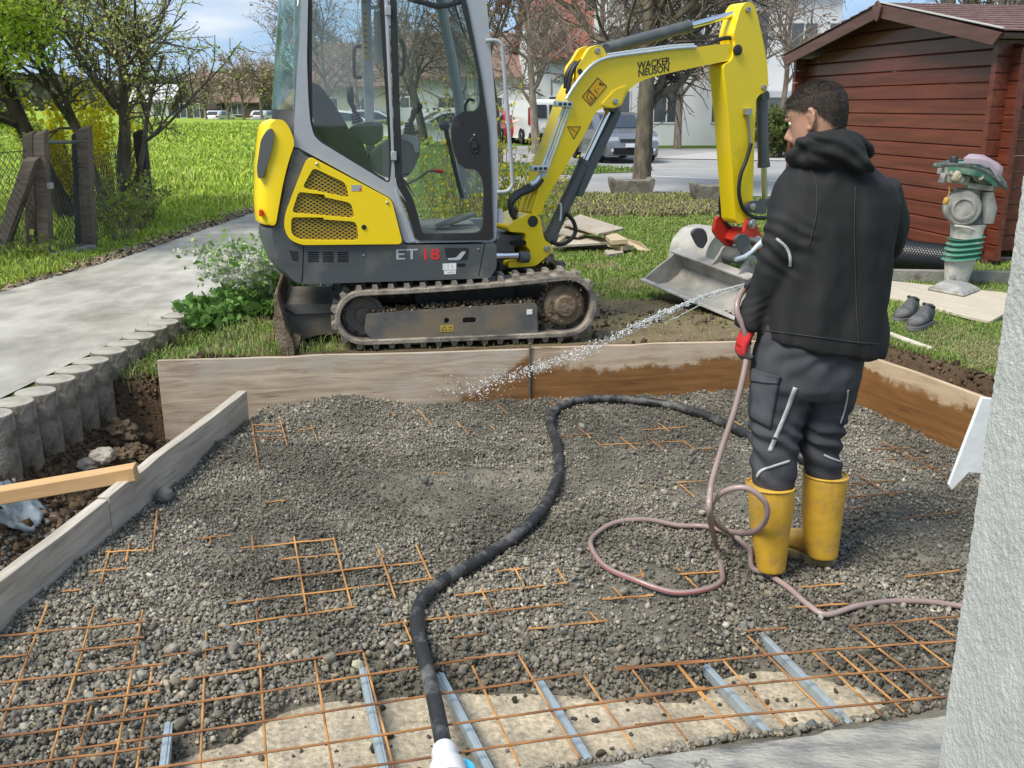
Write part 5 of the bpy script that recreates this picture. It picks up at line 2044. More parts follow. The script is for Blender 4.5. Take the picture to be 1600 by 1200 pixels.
text_on('lettering', 'WACKER\nNEUSON', hh * 0.64, M_letk, (x, -YW - 0.001, z), TB, boom, an, 0.0012, 0.10, line=0.74, spacing=0.98, wscale=1.02)


def lines_on(mb, px, segs, yl, w, frame_h=bh):
 for a, b in segs:
  p_, q_ = frame_h(px(a, b), yl)
  mb.beam((p_[0], yl, p_[1]), (q_[0], yl, q_[1]), w, 0.0015, up=(0, 1, 0))


cD = crop(760, 100, 5.2167)
mb = MB()
mb.prism(bh(cD((782, 268), (908, 112), (980, 182), (850, 340)), -YW), -YW - 0.0012, -YW + .002)
dl = mb.build('safety_decal', mat('decal_orange', (0.80, 0.42, 0.01), rough=.45), boom, TB)
mb = MB()
lines_on(mb, cD, [((782, 268), (908, 112)), ((908, 112), (980, 182)), ((980, 182), (850, 340)), ((850, 340), (782, 268)), ((835, 210), (900, 285)), ((818, 270), (838, 222)), ((838, 222), (890, 268)), ((890, 268), (848, 322)), ((848, 322), (818, 270)),
     ((846, 262), (866, 284)), ((856, 278), (846, 296)), ((920, 150), (952, 180)), ((936, 150), (926, 178)), ((918, 165), (958, 168)), ((908, 205), (916, 196)), ((880, 205), (906, 240))], -YW - 0.002, 0.0045)
mb.build('decal_print', M_letk, dl, TB)
mb = MB()
lines_on(mb, cD, [((662, 512), (768, 512)), ((768, 512), (711, 612)), ((711, 612), (662, 512)), ((690, 524), (722, 550)), ((728, 556), (734, 560))], -YW - 0.001, 0.005)
mb.build('warning_triangle', M_letk, boom, TB)
mb = MB()
mb.prism(bh(cD((676, 519), (756, 519), (711, 598)), -YW), -YW - 0.0008, -YW + .002)
mb.build('triangle_field', bpy.data.materials['decal_orange'], boom, TB)

st_px = rounded(c4((1078, 40), (1095, 14), (1118, 6), (1140, 22), (1154, 70), (1178, 180), (1197, 285), (1202, 380), (1194, 408), (1165, 420), (1148, 440), (1142, 560), (1132, 890), (1122, 940), (1108, 985), (1070, 1002), (1056, 985), (1042, 780), (1022, 500), (1000, 290), (1038, 272), (1056, 190), (1046, 160), (1058, 110)), 6, 3)
YSK = -0.10
mb = MB()
sp = bh(st_px, YSK)
mb.prism(sp, YSK, YSK + 0.155)
stick = bb(mb, 'stick', M_yel, bevel=0.012, seg=3)
for u, v in ((1109, 44), (1179, 391)):
 x, z = bh(c4((u, v)), YSK)[0]
 mb = MB()
 mb.lathe([(.02, 0), (.02, .012), (.012, .014), (.011, .008), (0.0001, .008)], (x, YSK, z), (0, -1, 0), 18)
 mb.build('pin', M_pin, stick, TB)
x, z = bh(c4((1061, 224)), YSK)[0]
mb = MB()
mb.lathe([(.034, 0), (.034, .016), (.022, .02), (0.0001, .02)], (x, YSK, z), (0, -1, 0), 20)
mb.build('main_pin', M_dark, stick, TB)


def cylinder(name, a_px, j_px, b_px, ya, yb, rb_, rr, cf=c4, barrel=M_gry):
 a = bh(cf(a_px), ya)[0]
 j = bh(cf(j_px), (ya + yb) / 2)[0]
 b = bh(cf(b_px), yb)[0]
 A = Vector((a[0], ya, a[1]))
 B = Vector((b[0], yb, b[1]))
 J = Vector((j[0], (ya + yb) / 2, j[1]))
 t = (J - A).dot(B - A) / (B - A).length_squared
 J = A.lerp(B, t)
 mb = MB()
 d = (J - A).normalized()
 mb.lathe([(rb_ * .8, 0), (rb_, .01), (rb_, (J - A).length - .03), (rb_ * 1.1, (J - A).length - .03), (rb_ * 1.1, (J - A).length), (rb_ * .6, (J - A).length + .002)], A, d, 22)
 o = bb(mb, name, barrel, smooth=40)
 mb = MB()
 mb.cyl(J, B, rr, 16)
 mb.build('rod', M_steel, o, TB, smooth=60)
 mb = MB()
 mb.cyl(B - Vector((0, rr * 1.9, 0)), B + Vector((0, rr * 1.9, 0)), rr * 1.7, 16)
 mb.build('eye', barrel, o, TB, bevel=.003)
 mb = MB()
 mb.cyl(A - Vector((0, rb_ * 1.0, 0)), A + Vector((0, rb_ * 1.0, 0)), rb_ * .95, 16)
 mb.build('eye', barrel, o, TB, bevel=.003)
 return o


cylinder('stick_cylinder', (462, 222), (848, 114), (1085, 52), 0.0, -0.02, 0.038, 0.021)
cylinder('boom_cylinder', (225, 1060), (378, 715), (500, 476), 0.0, 0.0, 0.043, 0.022)
mb = MB()
gp = bh(rounded(c4((515, 486), (538, 500), (362, 880), (340, 872), (390, 740)), 4, 2), -0.02)
mb.prism(gp, -0.045, 0.055)
bb(mb, 'cylinder_guard', M_gry, bevel=0.006)
o = cylinder('bucket_cylinder', (1172, 428), (1180, 746), (1186, 905), -0.02, -0.02, 0.040, 0.020)
for k in range(3):
 mb = MB()
 du = k * 14
 path = bh(c4((172 + du * .9, 790), (215 + du, 670), (258 + du, 550), (288 + du, 462)), -0.06 - 0.004 * k)
 mb.tube([(x, -0.075 - .004 * k, z) for x, z in path], 0.0085, 8)
 bb(mb, 'hydraulic_pipe', M_zinc, smooth=60)
for (u, v) in ((287, 465), (178, 752)):
 x, z = bh(c4((u, v)), -.09)[0]
 mb = MB()
 mb.box((x, -.085, z), (0.115, 0.045, 0.035), Matrix.Rotation(0.05, 3, 'Y'))
 cl = bb(mb, 'pipe_clamp', M_zinc, bevel=.004)
 mb = MB()
 for k in (-1, 0, 1):
  mb.lathe([(.010, 0), (.010, .008), (0.0001, .009)], (x + .034 * k, -.107, z), (0, -1, 0), 10)
 mb.build('clamp_bolts', M_dark, cl, TB, kind='stuff')
mb = MB()
up = bh(c4((300, 445), (325, 400), (372, 335), (425, 283), (490, 256), (600, 240), (690, 228), (780, 216), (880, 210)), -YW - .012)
mb.tube(catmull([(x, -YW - .010, z) for x, z in up], 4), 0.0105, 8)
bb(mb, 'hydraulic_pipe', M_zinc, smooth=60)
mb = MB()
mb.tube(catmull([(x, -YW + .018, z + .016) for x, z in up[4:]], 4), 0.009, 8)
bb(mb, 'hydraulic_pipe', M_zinc, smooth=60)
mb = MB()
hs = bh(c4((862, 212), (920, 205), (950, 190), (1000, 172), (1045, 172), (1062, 200)), -.06)
mb.tube(catmull([(x, -.06, z) for x, z in hs], 5), 0.014, 8)
bb(mb, 'hydraulic_hose', M_hose, smooth=60)
mb = MB()
hs = bh(c4((345, 280), (318, 310), (303, 345), (300, 395)), -.02)
mb.tube(catmull([(x, -.02, z) for x, z in hs], 5), 0.020, 8)
bb(mb, 'hydraulic_hose', M_hose, smooth=60)
mb = MB()
hs = bh(c4((385, 262), (345, 290), (325, 320), (312, 372), (306, 420)), -.06)
mb.tube(catmull([(x, -.06, z) for x, z in hs], 5), 0.014, 8)
bb(mb, 'hydraulic_hose', M_hose, smooth=60)
for k in range(3):
 mb = MB()
 hs = bh(c4((185 - k * 10, 800 + k * 6), (150 - k * 18, 838), (85 - k * 14, 870 + k * 2), (50 - k * 3, 905 + k * 8), (48 + k * 14, 950), (80 + k * 9, 990)), -.08 + .05 * k)
 mb.tube(catmull([(x, -.10 + .055 * k, z) for x, z in hs], 5), 0.0165, 8)
 bb(mb, 'hydraulic_hose', M_hose, smooth=60)
mb = MB()
hs = bh(c4((180, 790), (165, 812), (140, 825)), -.09)
mb.tube([(x, -.09, z) for x, z in hs], 0.018, 8)
bb(mb, 'hose_fitting', M_zinc, smooth=60)
mb = MB()
hs = bh(c4((262, 905), (272, 915), (272, 960), (268, 985)), -.05)
mb.tube(catmull([(x, -.06, z) for x, z in hs], 4), 0.007, 8)
bb(mb, 'hose_fitting', M_zinc, smooth=60)
mb = MB()
hs = bh(c4((290, 950), (320, 985), (330, 1030), (310, 1065), (270, 1088), (225, 1080)), -.03)
mb.tube(catmull([(x, -.06, z) for x, z in hs], 5), 0.014, 8)
bb(mb, 'hydraulic_hose', M_hose, smooth=60)
mb = MB()
hs = bh(c4((1120, 640), (1100, 710), (1074, 780), (1066, 860), (1085, 930), (1130, 968), (1185, 972)), YSK - .02)
mb.tube(catmull([(x, YSK - .03, z) for x, z in hs], 5), 0.014, 8)
bb(mb, 'hydraulic_hose', M_hose, smooth=60)
mb = MB()
hs = bh(c4((1042, 765), (1012, 830), (990, 900), (1000, 970), (1038, 1020)), .06)
mb.tube(catmull([(x, .07, z) for x, z in hs], 5), 0.013, 8)
bb(mb, 'hydraulic_hose', M_hose, smooth=60)
mb = MB()
hs = bh(c4((1110, 498), (1112, 525), (1118, 590), (1121, 650)), YSK - .02)
mb.tube([(x, YSK - .015, z) for x, z in hs], [0.018, 0.016, 0.011, 0.012], 10)
x, z = hs[0]
mb.box((x, YSK - .015, z), (0.055, 0.035, 0.04))
bb(mb, 'hose_fitting', M_pin, smooth=40)
mb = MB()
lk = bh(rounded(c4((1098, 925), (1112, 902), (1140, 894), (1192, 900), (1192, 960), (1140, 952), (1110, 945)), 8, 3), YSK - .03)
mb.prism(lk, YSK - .035, YSK - .015)
mb.prism(lk, 0.07, 0.09)
lk_ = bb(mb, 'bucket_link', M_gry, bevel=.004)
x, z = bh(c4((1126, 922)), YSK - .03)[0]
mb = MB()
mb.lathe([(.024, 0), (.024, .014), (.014, .016), (0.0001, .016)], (x, YSK - .035, z), (0, -1, 0), 18)
mb.build('pin', M_pin, lk_, TB)
mb = MB()
rh = bh(rounded(cB((1000, 300), (1012, 240), (1050, 218), (1090, 240), (1110, 320), (1150, 380), (1150, 540), (1090, 470), (1020, 410), (985, 350)), 8, 3), YSK - .02)
mb.prism(rh, YSK - .03, YSK + .0)
mb.prism([(x - .10, z) for x, z in rh], 0.08, 0.11)
mb.prism(bh(cB((900, 290), (940, 290), (1000, 330), (1010, 420), (900, 440), (850, 400)), 0.05), -.06, .08)
rh_ = bb(mb, 'quick_hitch', M_red, bevel=.006)
for u, v in ((1057, 270), (1105, 412)):
 x, z = bh(cB((u, v)), YSK - .03)[0]
 mb = MB()
 mb.lathe([(.034, 0), (.034, .012), (.022, .014), (.02, .03), (0.0001, .03)], (x, YSK - .03, z), (0, -1, 0), 18)
 mb.build('pin', M_pin, rh_, TB)
mb = MB()
th = bh(rounded(cB((915, 400), (950, 360), (1010, 355), (1040, 400), (1050, 470), (1000, 545), (960, 500)), 14, 3), -.19)
mb.prism(th, -.20, -.17)
mb.prism([(x - .12, z + .01) for x, z in th], 0.13, 0.16)
mb.tube([(bh(cB((855, 372)), 0)[0][0], -.1, bh(cB((855, 372)), 0)[0][1]), (bh(cB((985, 400)), 0)[0][0], -.20, bh(cB((985, 400)), 0)[0][1])], 0.022, 12)
mb.prism(bh(rounded(cB((880, 560), (930, 480), (1060, 480), (1140, 540), (1130, 620), (900, 610)), 8, 3), -.05), -.12, .10)
bb(mb, 'tilt_adapter', M_gry, bevel=.006)
mb = MB()
hs = bh(cB((920, 575), (1000, 555), (1060, 510), (1100, 470), (1160, 420)), -.22)
mb.tube([(x, -.22, z) for x, z in hs], [0.014, 0.02, 0.015, 0.02, 0.026], 10)
bb(mb, 'hose_fitting', M_zinc, smooth=40)

Ln_, Lf_ = G(1152, 500, 0.325), G(1003, 437, 0.43)
ax = (Lf_ - Ln_)
BW = ax.length
ax.normalize()
upv = Vector((0, 0, 1))
fv = ax.cross(upv).normalized()
if fv.x < 0: fv = -fv
uv_ = fv.cross(ax)
if uv_.z < 0: uv_ = -uv_
MBK = MI @ Matrix(((fv.x, ax.x, uv_.x, Ln_.x), (fv.y, ax.y, uv_.y, Ln_.y), (fv.z, ax.z, uv_.z, Ln_.z), (0, 0, 0, 1)))
prof = [(0, 0), (.06, -.035), (.14, -.055), (.24, -.05), (.33, 0), (.375, .07), (.37, .14), (.335, .20)]
inn = [(x * .97 + .006, z + .014) if i not in (0,) else (0.004, .012) for i, (x, z) in enumerate(prof)]
mb = MB()
sh = prof + inn[::-1]
mb.prism(sh, 0, BW)
end = prof + [(.25, .165), (.12, .085)]
mb.prism(end, 0.0, 0.012)
mb.prism(end, BW - .012, BW)
mb.prism([(-.022, -.003), (.02, .0), (.02, .012), (-.022, .009)], 0.001, BW - .001)
bk = mb.build('bucket', M_buck, exc, MBK, smooth=30, bevel=.003)
mb = MB()
mb.prism([(.335, .20), (.25, .19), (.245, .205), (.33, .225), (.385, .15), (.375, .14)], -.002, BW + .002)
mb.build('bucket_top_bar', M_buck, bk, MBK, bevel=.003)
for y_ in (BW * .30, BW * .56):
 mb = MB()
 mb.prism(rounded([(.24, .205), (.40, .12), (.44, .22), (.40, .33), (.345, .345), (.30, .26)], .03, 3), y_, y_ + .022)
 e_ = mb.build('bucket_ear', M_buck, bk, MBK, bevel=.003)
 mb = MB()
 mb.lathe([(.03, 0), (.03, .012), (.016, .013), (0.0001, .013)], (.375, y_, .29), (0, -1, 0), 16)
 mb.build('pin', M_pin, bk, MBK)

mb = MB()
D0 = P(1130, 372, 8.3)
FB = Frame((D0.x, D0.y, 0.0), R(35))
prof = [(-.20, .0), (-.22, .12), (-.18, .26), (-.06, .36), (.10, .38), (.2, .30), (.22, .2), (.1, .05)]
mb.prism(rounded(prof, .05, 3), 0, .012)
mb.prism(rounded(prof, .05, 3), .43, .442)
shell = prof[:6]
mb.prism([(p[0], p[1]) for p in shell] + [(p[0] * .93, p[1] * .95 + .004) for p in shell[::-1]], .012, .43)
sb = mb.build('digging_bucket', M_buck, None, None, bevel=.003, label='narrow grey steel digging bucket lying on the lawn behind the red quick hitch', cat='bucket')
sb.matrix_world = Matrix.Translation((D0.x, D0.y, z1(D0.x, D0.y))) @ Matrix.Rotation(R(35), 4, 'Z')


# ================================================================== PERSON
from mathutils.bvhtree import BVHTree


def remesh(mb, name, m, voxel=0.008, smooth_it=3, wrinkle=0.0, wfreq=18.0, wstretch=(1, 1, 1), parent=None, fold=None):
 me0 = mb.mesh(name, None, None, 0)
 o = bpy.data.objects.new(name, me0)
 COL.objects.link(o)
 r = o.modifiers.new('remesh', 'REMESH')
 r.mode = 'VOXEL'
 r.voxel_size = voxel
 dg = bpy.context.evaluated_depsgraph_get()
 me = bpy.data.meshes.new_from_object(o.evaluated_get(dg))
 bpy.data.objects.remove(o)
 bm = bmesh.new()
 bm.from_mesh(me)
 for _ in range(smooth_it):
  bmesh.ops.smooth_vert(bm, verts=bm.verts, factor=0.5, use_axis_x=True, use_axis_y=True, use_axis_z=True)
 bm.normal_update()
 if wrinkle or fold:
  for v in bm.verts:
   q = Vector((v.co.x * wstretch[0], v.co.y * wstretch[1], v.co.z * wstretch[2]))
   h = 0
   if wrinkle:
    h = mnoise.noise(q * wfreq) + 0.6 * mnoise.noise(q * wfreq * 2.3 + Vector((3, 1, 7)))
    h = (abs(h) ** 0.8) * (1 if h > 0 else -1) * wrinkle
   if fold: h += fold(v.co)
   v.co += v.normal * h
 bm.to_mesh(me)
 bm.free()
 me.name = name
 me.polygons.foreach_set('use_smooth', [True] * len(me.polygons))
 me.materials.clear()
 if m: me.materials.append(m)
 return link_mesh(name, me, parent)


def ering(uL, vL, uR, vR, y, dep, n=24, yr=None, sq=2.3):
 a, b = P(uL, vL, y), P(uR, vR, y if yr is None else yr)
 c = (a + b) / 2
 h = (b - a) / 2
 out = []
 perp = Vector((-h.y, h.x, 0)).normalized() if h.length > 0 else Vector((0, 1, 0))
 for k in range(n):
  t = 2 * math.pi * k / n
  ct, st = math.cos(t), math.sin(t)
  ct = math.copysign(abs(ct) ** (2 / sq), ct)
  st = math.copysign(abs(st) ** (2 / sq), st)
  out.append(c + h * ct + perp * dep * st)
 return out


M_jacket = mat('softshell_black', (0.014, 0.0145, 0.015), rough=0.75, col2=(0.023, 0.023, 0.024), vscale=6, bump=0.35, bscale=330, spec=0.35)
M_trous = mat('trouser_cloth', (0.045, 0.049, 0.056), rough=0.85, col2=(0.070, 0.073, 0.080), vscale=7, bump=0.4, bscale=300, spec=0.3)
M_trousl = mat('pocket_cloth', (0.062, 0.070, 0.082), rough=0.85, col2=(0.085, 0.09, 0.10), vscale=9, bump=0.4, bscale=300, spec=0.3)
M_refl = mat('reflective_piping', (0.42, 0.43, 0.43), rough=0.5)
M_skin = mat('skin', (0.42, 0.225, 0.155), rough=0.5, col2=(0.50, 0.27, 0.19), vscale=18, bump=.15, bscale=220)
M_skin.node_tree.nodes['Principled BSDF'].inputs['Subsurface Weight'].default_value = 0.12
M_skin.node_tree.nodes['Principled BSDF'].inputs['Subsurface Radius'].default_value = (0.01, 0.004, 0.002)
M_hair = mat('dark_hair', (0.022, 0.014, 0.009), rough=0.6, col2=(0.045, 0.029, 0.019), vscale=60, bump=.6, bscale=300)
M_boot = mat('yellow_rubber', (0.64, 0.37, 0.035), rough=0.42, col2=(0.70, 0.42, 0.05), vscale=5, dirt=(0.33, 0.22, 0.09), dirt_scale=8, dirt_ramp=(0.50, 0.74), bump=.12, bscale=40)
M_sole = mat('boot_sole', (0.30, 0.25, 0.12), rough=0.8, dirt=(0.14, .12, .09), dirt_scale=12)
M_glove = mat('red_glove', (0.55, 0.02, 0.022), rough=0.75, bump=.4, bscale=300)
M_glovep = mat('glove_coating', (0.075, 0.082, 0.08), rough=0.6, bump=.4, bscale=160)

PY = 3.30
root_p = G(1245, 895, 0.0)
person = empty('person', (root_p.x, root_p.y, 0.0), 0.0,
    'person in black hooded jacket and yellow rubber boots spraying water from a hose', 'person')
PI = Matrix.Translation((-root_p.x, -root_p.y, 0))


def pb_(mb, name, m, parent=None, **k):
 return mb.build(name, m, parent or person, PI if parent is None or True else None, **k)


def premesh(mb, name, m, **k):
 o = remesh(mb, name, m, **k)
 for v in o.data.vertices: v.co = PI @ v.co
 o.parent = person
 return o


hc = P(1276, 186, 3.27)
HYAW = R(90 + 50)
HM = Matrix.Translation(hc) @ Matrix.Rotation(HYAW, 4, 'Z') @ Matrix.Rotation(R(16), 4, 'Y') @ Matrix.Scale(0.97, 4)
HR = [(-.15, .012, -.082, .058), (-.118, .058, -.074, .050), (-.104, .080, -.072, .052), (-.085, .090, -.074, .060), (-.055, .090, -.080, .067), (-.025, .088, -.090, .071),
  (.005, .086, -.099, .074), (.035, .092, -.103, .077), (.060, .088, -.101, .076), (.082, .072, -.090, .069), (.100, .046, -.068, .053), (.112, .020, -.040, .032), (.117, -.002, -.018, .012)]


def head_ring(z, xf, xb, w, n=28, k=1.0, off=0.0):
 out = []
 c, a = (xf + xb) / 2, (xf - xb) / 2
 for i in range(n):
  t = 2 * math.pi * i / n
  ct, st = math.cos(t), math.sin(t)
  e = 2.2
  ct = math.copysign(abs(ct) ** (2 / e), ct)
  st = math.copysign(abs(st) ** (2 / e), st)
  out.append(Vector((c + (a + off) * ct * k, (w + off) * st * k, z)))
 return out


bodyb = MB()
hm = MB()
hm.loft([head_ring(*r) for r in HR])
hm.tube([(.083, 0, .012), (.096, 0, -.012), (.112, 0, -.034), (.100, 0, -.046), (.08, 0, -.05)], [.008, .011, .016, .014, .006], 8)      # nose
hm.tube([(.084, .038, .022), (.092, .018, .024), (.093, 0, .022), (.092, -.018, .024), (.084, -.038, .022)], .010, 8)                   # brow
hm.tube([(.076, .022, -.072), (.091, 0, -.070), (.076, -.022, -.072)], [.005, .009, .005], 8)                                        # lips
hm.tube([(.072, .02, -.108), (.086, 0, -.106), (.072, -.02, -.108)], .012, 8)                                                        # chin
for s in (1, -1):
 ear = [(-.004, s * .070, .026), (-.020, s * .084, .028), (-.030, s * .088, .010), (-.024, s * .086, -.014), (-.008, s * .078, -.034), (.002, s * .072, -.030)]
 hm.tube(catmull(ear, 4), .0068, 8)
 hm.tube([(-.006, s * .072, .012), (-.020, s * .081, .006), (-.012, s * .077, -.018)], [.008, .009, .007], 8)
hm.loft([head_ring(-.205, .095, .005, .046), head_ring(-.135, .034, -.056, .054)])
hm.v = [tuple(HM @ Vector(v)) for v in hm.v]
bodyb.v, bodyb.f = hm.v, hm.f
for rings in ([ering(1268, 240, 1318, 240, PY, .045), ering(1245, 290, 1365, 292, PY, .075), ering(1230, 350, 1380, 355, PY, .105), ering(1215, 450, 1355, 455, PY, .105), ering(1200, 560, 1335, 560, PY, .11), ering(1195, 600, 1330, 600, PY, .11)],
    [ering(1190, 580, 1255, 580, PY, .08), ering(1188, 680, 1240, 680, PY - .02, .065), ering(1185, 800, 1226, 800, PY - .05, .05), ering(1186, 885, 1220, 885, PY - .06, .04)],
    [ering(1270, 580, 1330, 580, PY, .08), ering(1262, 680, 1305, 680, PY + .01, .065), ering(1266, 800, 1304, 800, PY + .02, .05), ering(1268, 870, 1302, 870, PY + .02, .04)],
    [ering(1228, 290, 1268, 292, PY, .045), ering(1212, 370, 1246, 375, PY - .03, .04), ering(1180, 470, 1200, 474, PY, .025), ering(1166, 508, 1184, 512, PY, .022)]):
 bodyb.loft([[tuple(p) for p in r] for r in rings])
body = premesh(bodyb, 'body', M_skin, voxel=0.0055, smooth_it=2)
for s in (1, -1):
 mb = MB()
 mb.lathe([(0.0001, -.011), (.007, -.009), (.011, 0), (.007, .009), (.0001, .011)], (.0745, s * .031, .006), (1, 0, 0), 12)
 mb.v = [tuple(HM @ Vector(v)) for v in mb.v]
 e_ = pb_(mb, 'eye', mat('eye_white', (.7, .68, .65), rough=.2) if s == 1 else bpy.data.materials['eye_white'], smooth=60)
hb = MB()
rings = [head_ring(z, xf, xb, w, 44, 1.0, .0065) for z, xf, xb, w in HR[2:]]
fine = []
for i in range(len(rings) - 1):
 for t in (0, .25, .5, .75): fine.append([a.lerp(b, t) for a, b in zip(rings[i], rings[i + 1])])
top = [Vector((v.x, v.y, v.z + .006)) for v in rings[-1]]
fine.append(rings[-1])
fine.append(top)
hb.loft(fine, cap=True)


def hairline(v):
 x, y, z = v
 if x > .055: return .052 + 0.25 * max(0, .06 - abs(y)) * .4
 if x > .012: return .052 - (.055 - x) * .55
 if x > -.036: return .030 - (0.012 - x) * .1 if abs(y) > .03 else .03
 return .015 + (x + .036) * 1.35


keep = []
for f in hb.f:
 c = sum((Vector(hb.v[i]) for i in f), Vector()) / len(f)
 if c.z > max(-.085, hairline(c)): keep.append(f)
hb.f = keep
srf = []
for f in keep:
 if len(f) == 4:
  c = sum((Vector(hb.v[i]) for i in f), Vector()) / 4
  srf.append((c, (c - Vector((-.005, 0, .0))).normalized(), [Vector(hb.v[i]) for i in f]))
for _ in range(9000):
 c, nrm, q = random.choice(srf)
 s, t = random.random(), random.random()
 p = q[0].lerp(q[1], s).lerp(q[3].lerp(q[2], s), t)
 ln_ = random.uniform(.006, .014) * (0.95 if p.z > .07 else 0.38)
 d = (nrm * .55 + Vector((random.uniform(-.2, .5), random.uniform(-.3, .3), random.uniform(-.8, .1) if p.z < .07 else random.uniform(-.2, .3)))).normalized()
 sd_ = d.cross(Vector((random.random(), random.random(), random.random()))).normalized() * .0007
 hb.add([p - sd_, p + sd_, p + d * ln_], [(0, 1, 2)])
hb.v = [tuple(HM @ Vector(v)) for v in hb.v]
me = bpy.data.meshes.new('hair')
me.from_pydata([tuple(PI @ Vector(v)) for v in hb.v], [], hb.f)
me.polygons.foreach_set('use_smooth', [len(p.vertices) == 4 for p in me.polygons])
me.materials.append(M_hair)
link_mesh('hair', me, person)
for s in (1, -1):
 mb = MB()
 mb.tube([(.080, s * .044, .030), (.098, s * .026, .034), (.1005, s * .012, .031)], [.002, .0042, .003], 6)
 mb.v = [tuple(HM @ Vector(v)) for v in mb.v]
 pb_(mb, 'eyebrow', M_hair)

jb = MB()
TOR = [((1184, 524), (1378, 556), .150), ((1188, 490), (1382, 510), .152), ((1196, 440), (1387, 452), .15), ((1203, 390), (1391, 400), .15), ((1209, 345), (1397, 352), .148),
  ((1214, 312), (1402, 318), .14), ((1220, 284), (1394, 290), .125), ((1230, 264), (1372, 270), .105), ((1246, 246), (1346, 250), .10), ((1254, 228), (1335, 232), .092), ((1258, 214), (1328, 218), .082)]
jb.loft([ering(l[0], l[1], r[0], r[1], PY, d, 28, sq=2.4) for l, r, d in TOR])
la = [P(1246, 284, PY + .01), P(1236, 312, PY - .01), P(1230, 350, PY - .035), P(1226, 388, PY - .045), P(1212, 425, PY - .03), P(1193, 460, PY - .005), P(1177, 492, PY + .0), P(1171, 512, PY + .0)]
jb.tube(catmull(la, 3), [r for a, b in zip([.062, .072, .076, .074, .068, .060, .052], [.072, .076, .074, .068, .060, .052, .050]) for r in (a, a + (b - a) / 3, a + 2 * (b - a) / 3)] + [.050], 20)
ra = [P(1376, 292, PY + .02), P(1386, 330, PY + .05), P(1384, 372, PY + .10), P(1340, 420, PY + .20), P(1270, 445, PY + .25), P(1232, 450, PY + .25)]
jb.tube(catmull(ra, 3), [r for a, b in zip([.062, .068, .068, .062, .054], [.068, .068, .062, .054, .046]) for r in (a, a + (b - a) / 3, a + 2 * (b - a) / 3)] + [.046], 18)


def jfold(co):
 h = 0.0065 * math.sin(co.x * 48 + 6 * mnoise.noise(co * 4) + co.z * 6) * max(0, 1 - abs(co.z - .95) * 2.0)
 e = P(1226, 380, PY - .04)
 d = (co - e).length
 if d < .15:
  h += 0.010 * math.sin((co.z - e.z) * 120 + co.x * 60 + 4 * mnoise.noise(co * 9)) * (1 - d / .15)
 w = P(1185, 475, PY)
 d = (co - w).length
 if d < .10:
  h += 0.004 * math.sin((co.z - w.z) * 190 - co.x * 110 + 4 * mnoise.noise(co * 9)) * (1 - d / .10)
 return h


jacket = premesh(jb, 'jacket', M_jacket, voxel=0.0085, smooth_it=4, wrinkle=0.006, wfreq=7, wstretch=(1.6, 1.6, 0.7), fold=jfold)
hd = MB()
nk = [P(1240, 250, PY - .02), P(1246, 232, PY - .06), P(1266, 218, PY - .085), P(1300, 212, PY - .095), P(1332, 218, PY - .08), P(1354, 238, PY - .04), P(1340, 243, PY + .05), P(1290, 233, PY + .10), P(1245, 240, PY + .07)]
hd.tube(catmull(nk, 4, closed=True), .024, 12, closed=True)


def blob(mb, c, ax, ay, az, rot=0.0, n=14):
 rings = []
 for i in range(1, n):
  ph = math.pi * i / n - math.pi / 2
  rings.append([Vector(c) + Vector((ax * math.cos(ph) * math.cos(t) * math.cos(rot) - az * math.sin(ph) * math.sin(rot), ay * math.cos(ph) * math.sin(t),
           ax * math.cos(ph) * math.cos(t) * math.sin(rot) + az * math.sin(ph) * math.cos(rot))) for t in np.linspace(0, 2 * math.pi, 21)[:-1]])
 mb.loft(rings)


blob(hd, P(1314, 231, PY - .105), .098, .050, .050, -0.42)
blob(hd, P(1290, 248, PY - .06), .10, .05, .055, -0.1)
blob(hd, P(1284, 240, PY - .095), .055, .035, .04, -0.1)
blob(hd, P(1342, 253, PY - .12), .058, .036, .032, -0.50)
blob(hd, P(1288, 221, PY - .11), .058, .034, .026, -0.15)
hood = premesh(hd, 'hood', M_jacket, voxel=0.007, smooth_it=5, wrinkle=0.003, wfreq=16,
    fold=lambda c: 0.005 * math.sin((c.z + 0.5 * c.x) * 120 + 4 * mnoise.noise(c * 8)))

tb = MB()
tb.loft([ering(1188, 500, 1352, 515, PY, .128), ering(1184, 530, 1350, 542, PY, .132), ering(1176, 565, 1345, 570, PY, .138), ering(1173, 595, 1342, 598, PY, .138), ering(1180, 612, 1334, 614, PY, .12)])
LL = [((1174, 585), (1272, 590), 0, .105), ((1171, 625), (1262, 628), -.01, .10), ((1171, 660), (1253, 662), -.02, .092), ((1173, 692), (1246, 694), -.03, .085), ((1174, 718), (1247, 718), -.035, .083), ((1175, 745), (1241, 745), -.045, .075), ((1182, 785), (1232, 785), -.05, .055)]
RL = [((1262, 590), (1342, 588), .01, .105), ((1258, 625), (1334, 625), .015, .098), ((1252, 660), (1318, 660), .015, .09), ((1249, 692), (1312, 692), .015, .083), ((1252, 715), (1314, 715), .015, .078), ((1261, 740), (1315, 740), .02, .064), ((1268, 775), (1308, 775), .02, .05)]
for LG in (LL, RL):
 tb.loft([ering(l[0], l[1], r[0], r[1], PY + dy, d, 22) for l, r, dy, d in LG])


def tfold(co):
 h = 0
 zk = 0.56
 d = abs(co.z - .53)
 if d < .17:
  h += 0.009 * math.sin(co.z * 85 + co.x * 45 + 5 * mnoise.noise(co * 7)) * (1 - d / .17)
 d = abs(co.z - .86)
 if d < .1: h += .004 * math.sin(co.x * 70 - co.z * 60 + 5 * mnoise.noise(co * 7)) * (1 - d / .1)
 return h


trous = premesh(tb, 'trousers', M_trous, voxel=0.0075, smooth_it=3, wrinkle=0.006, wfreq=9, fold=tfold)

CAMP = Vector((0, 0, CAMH))
trees = {}


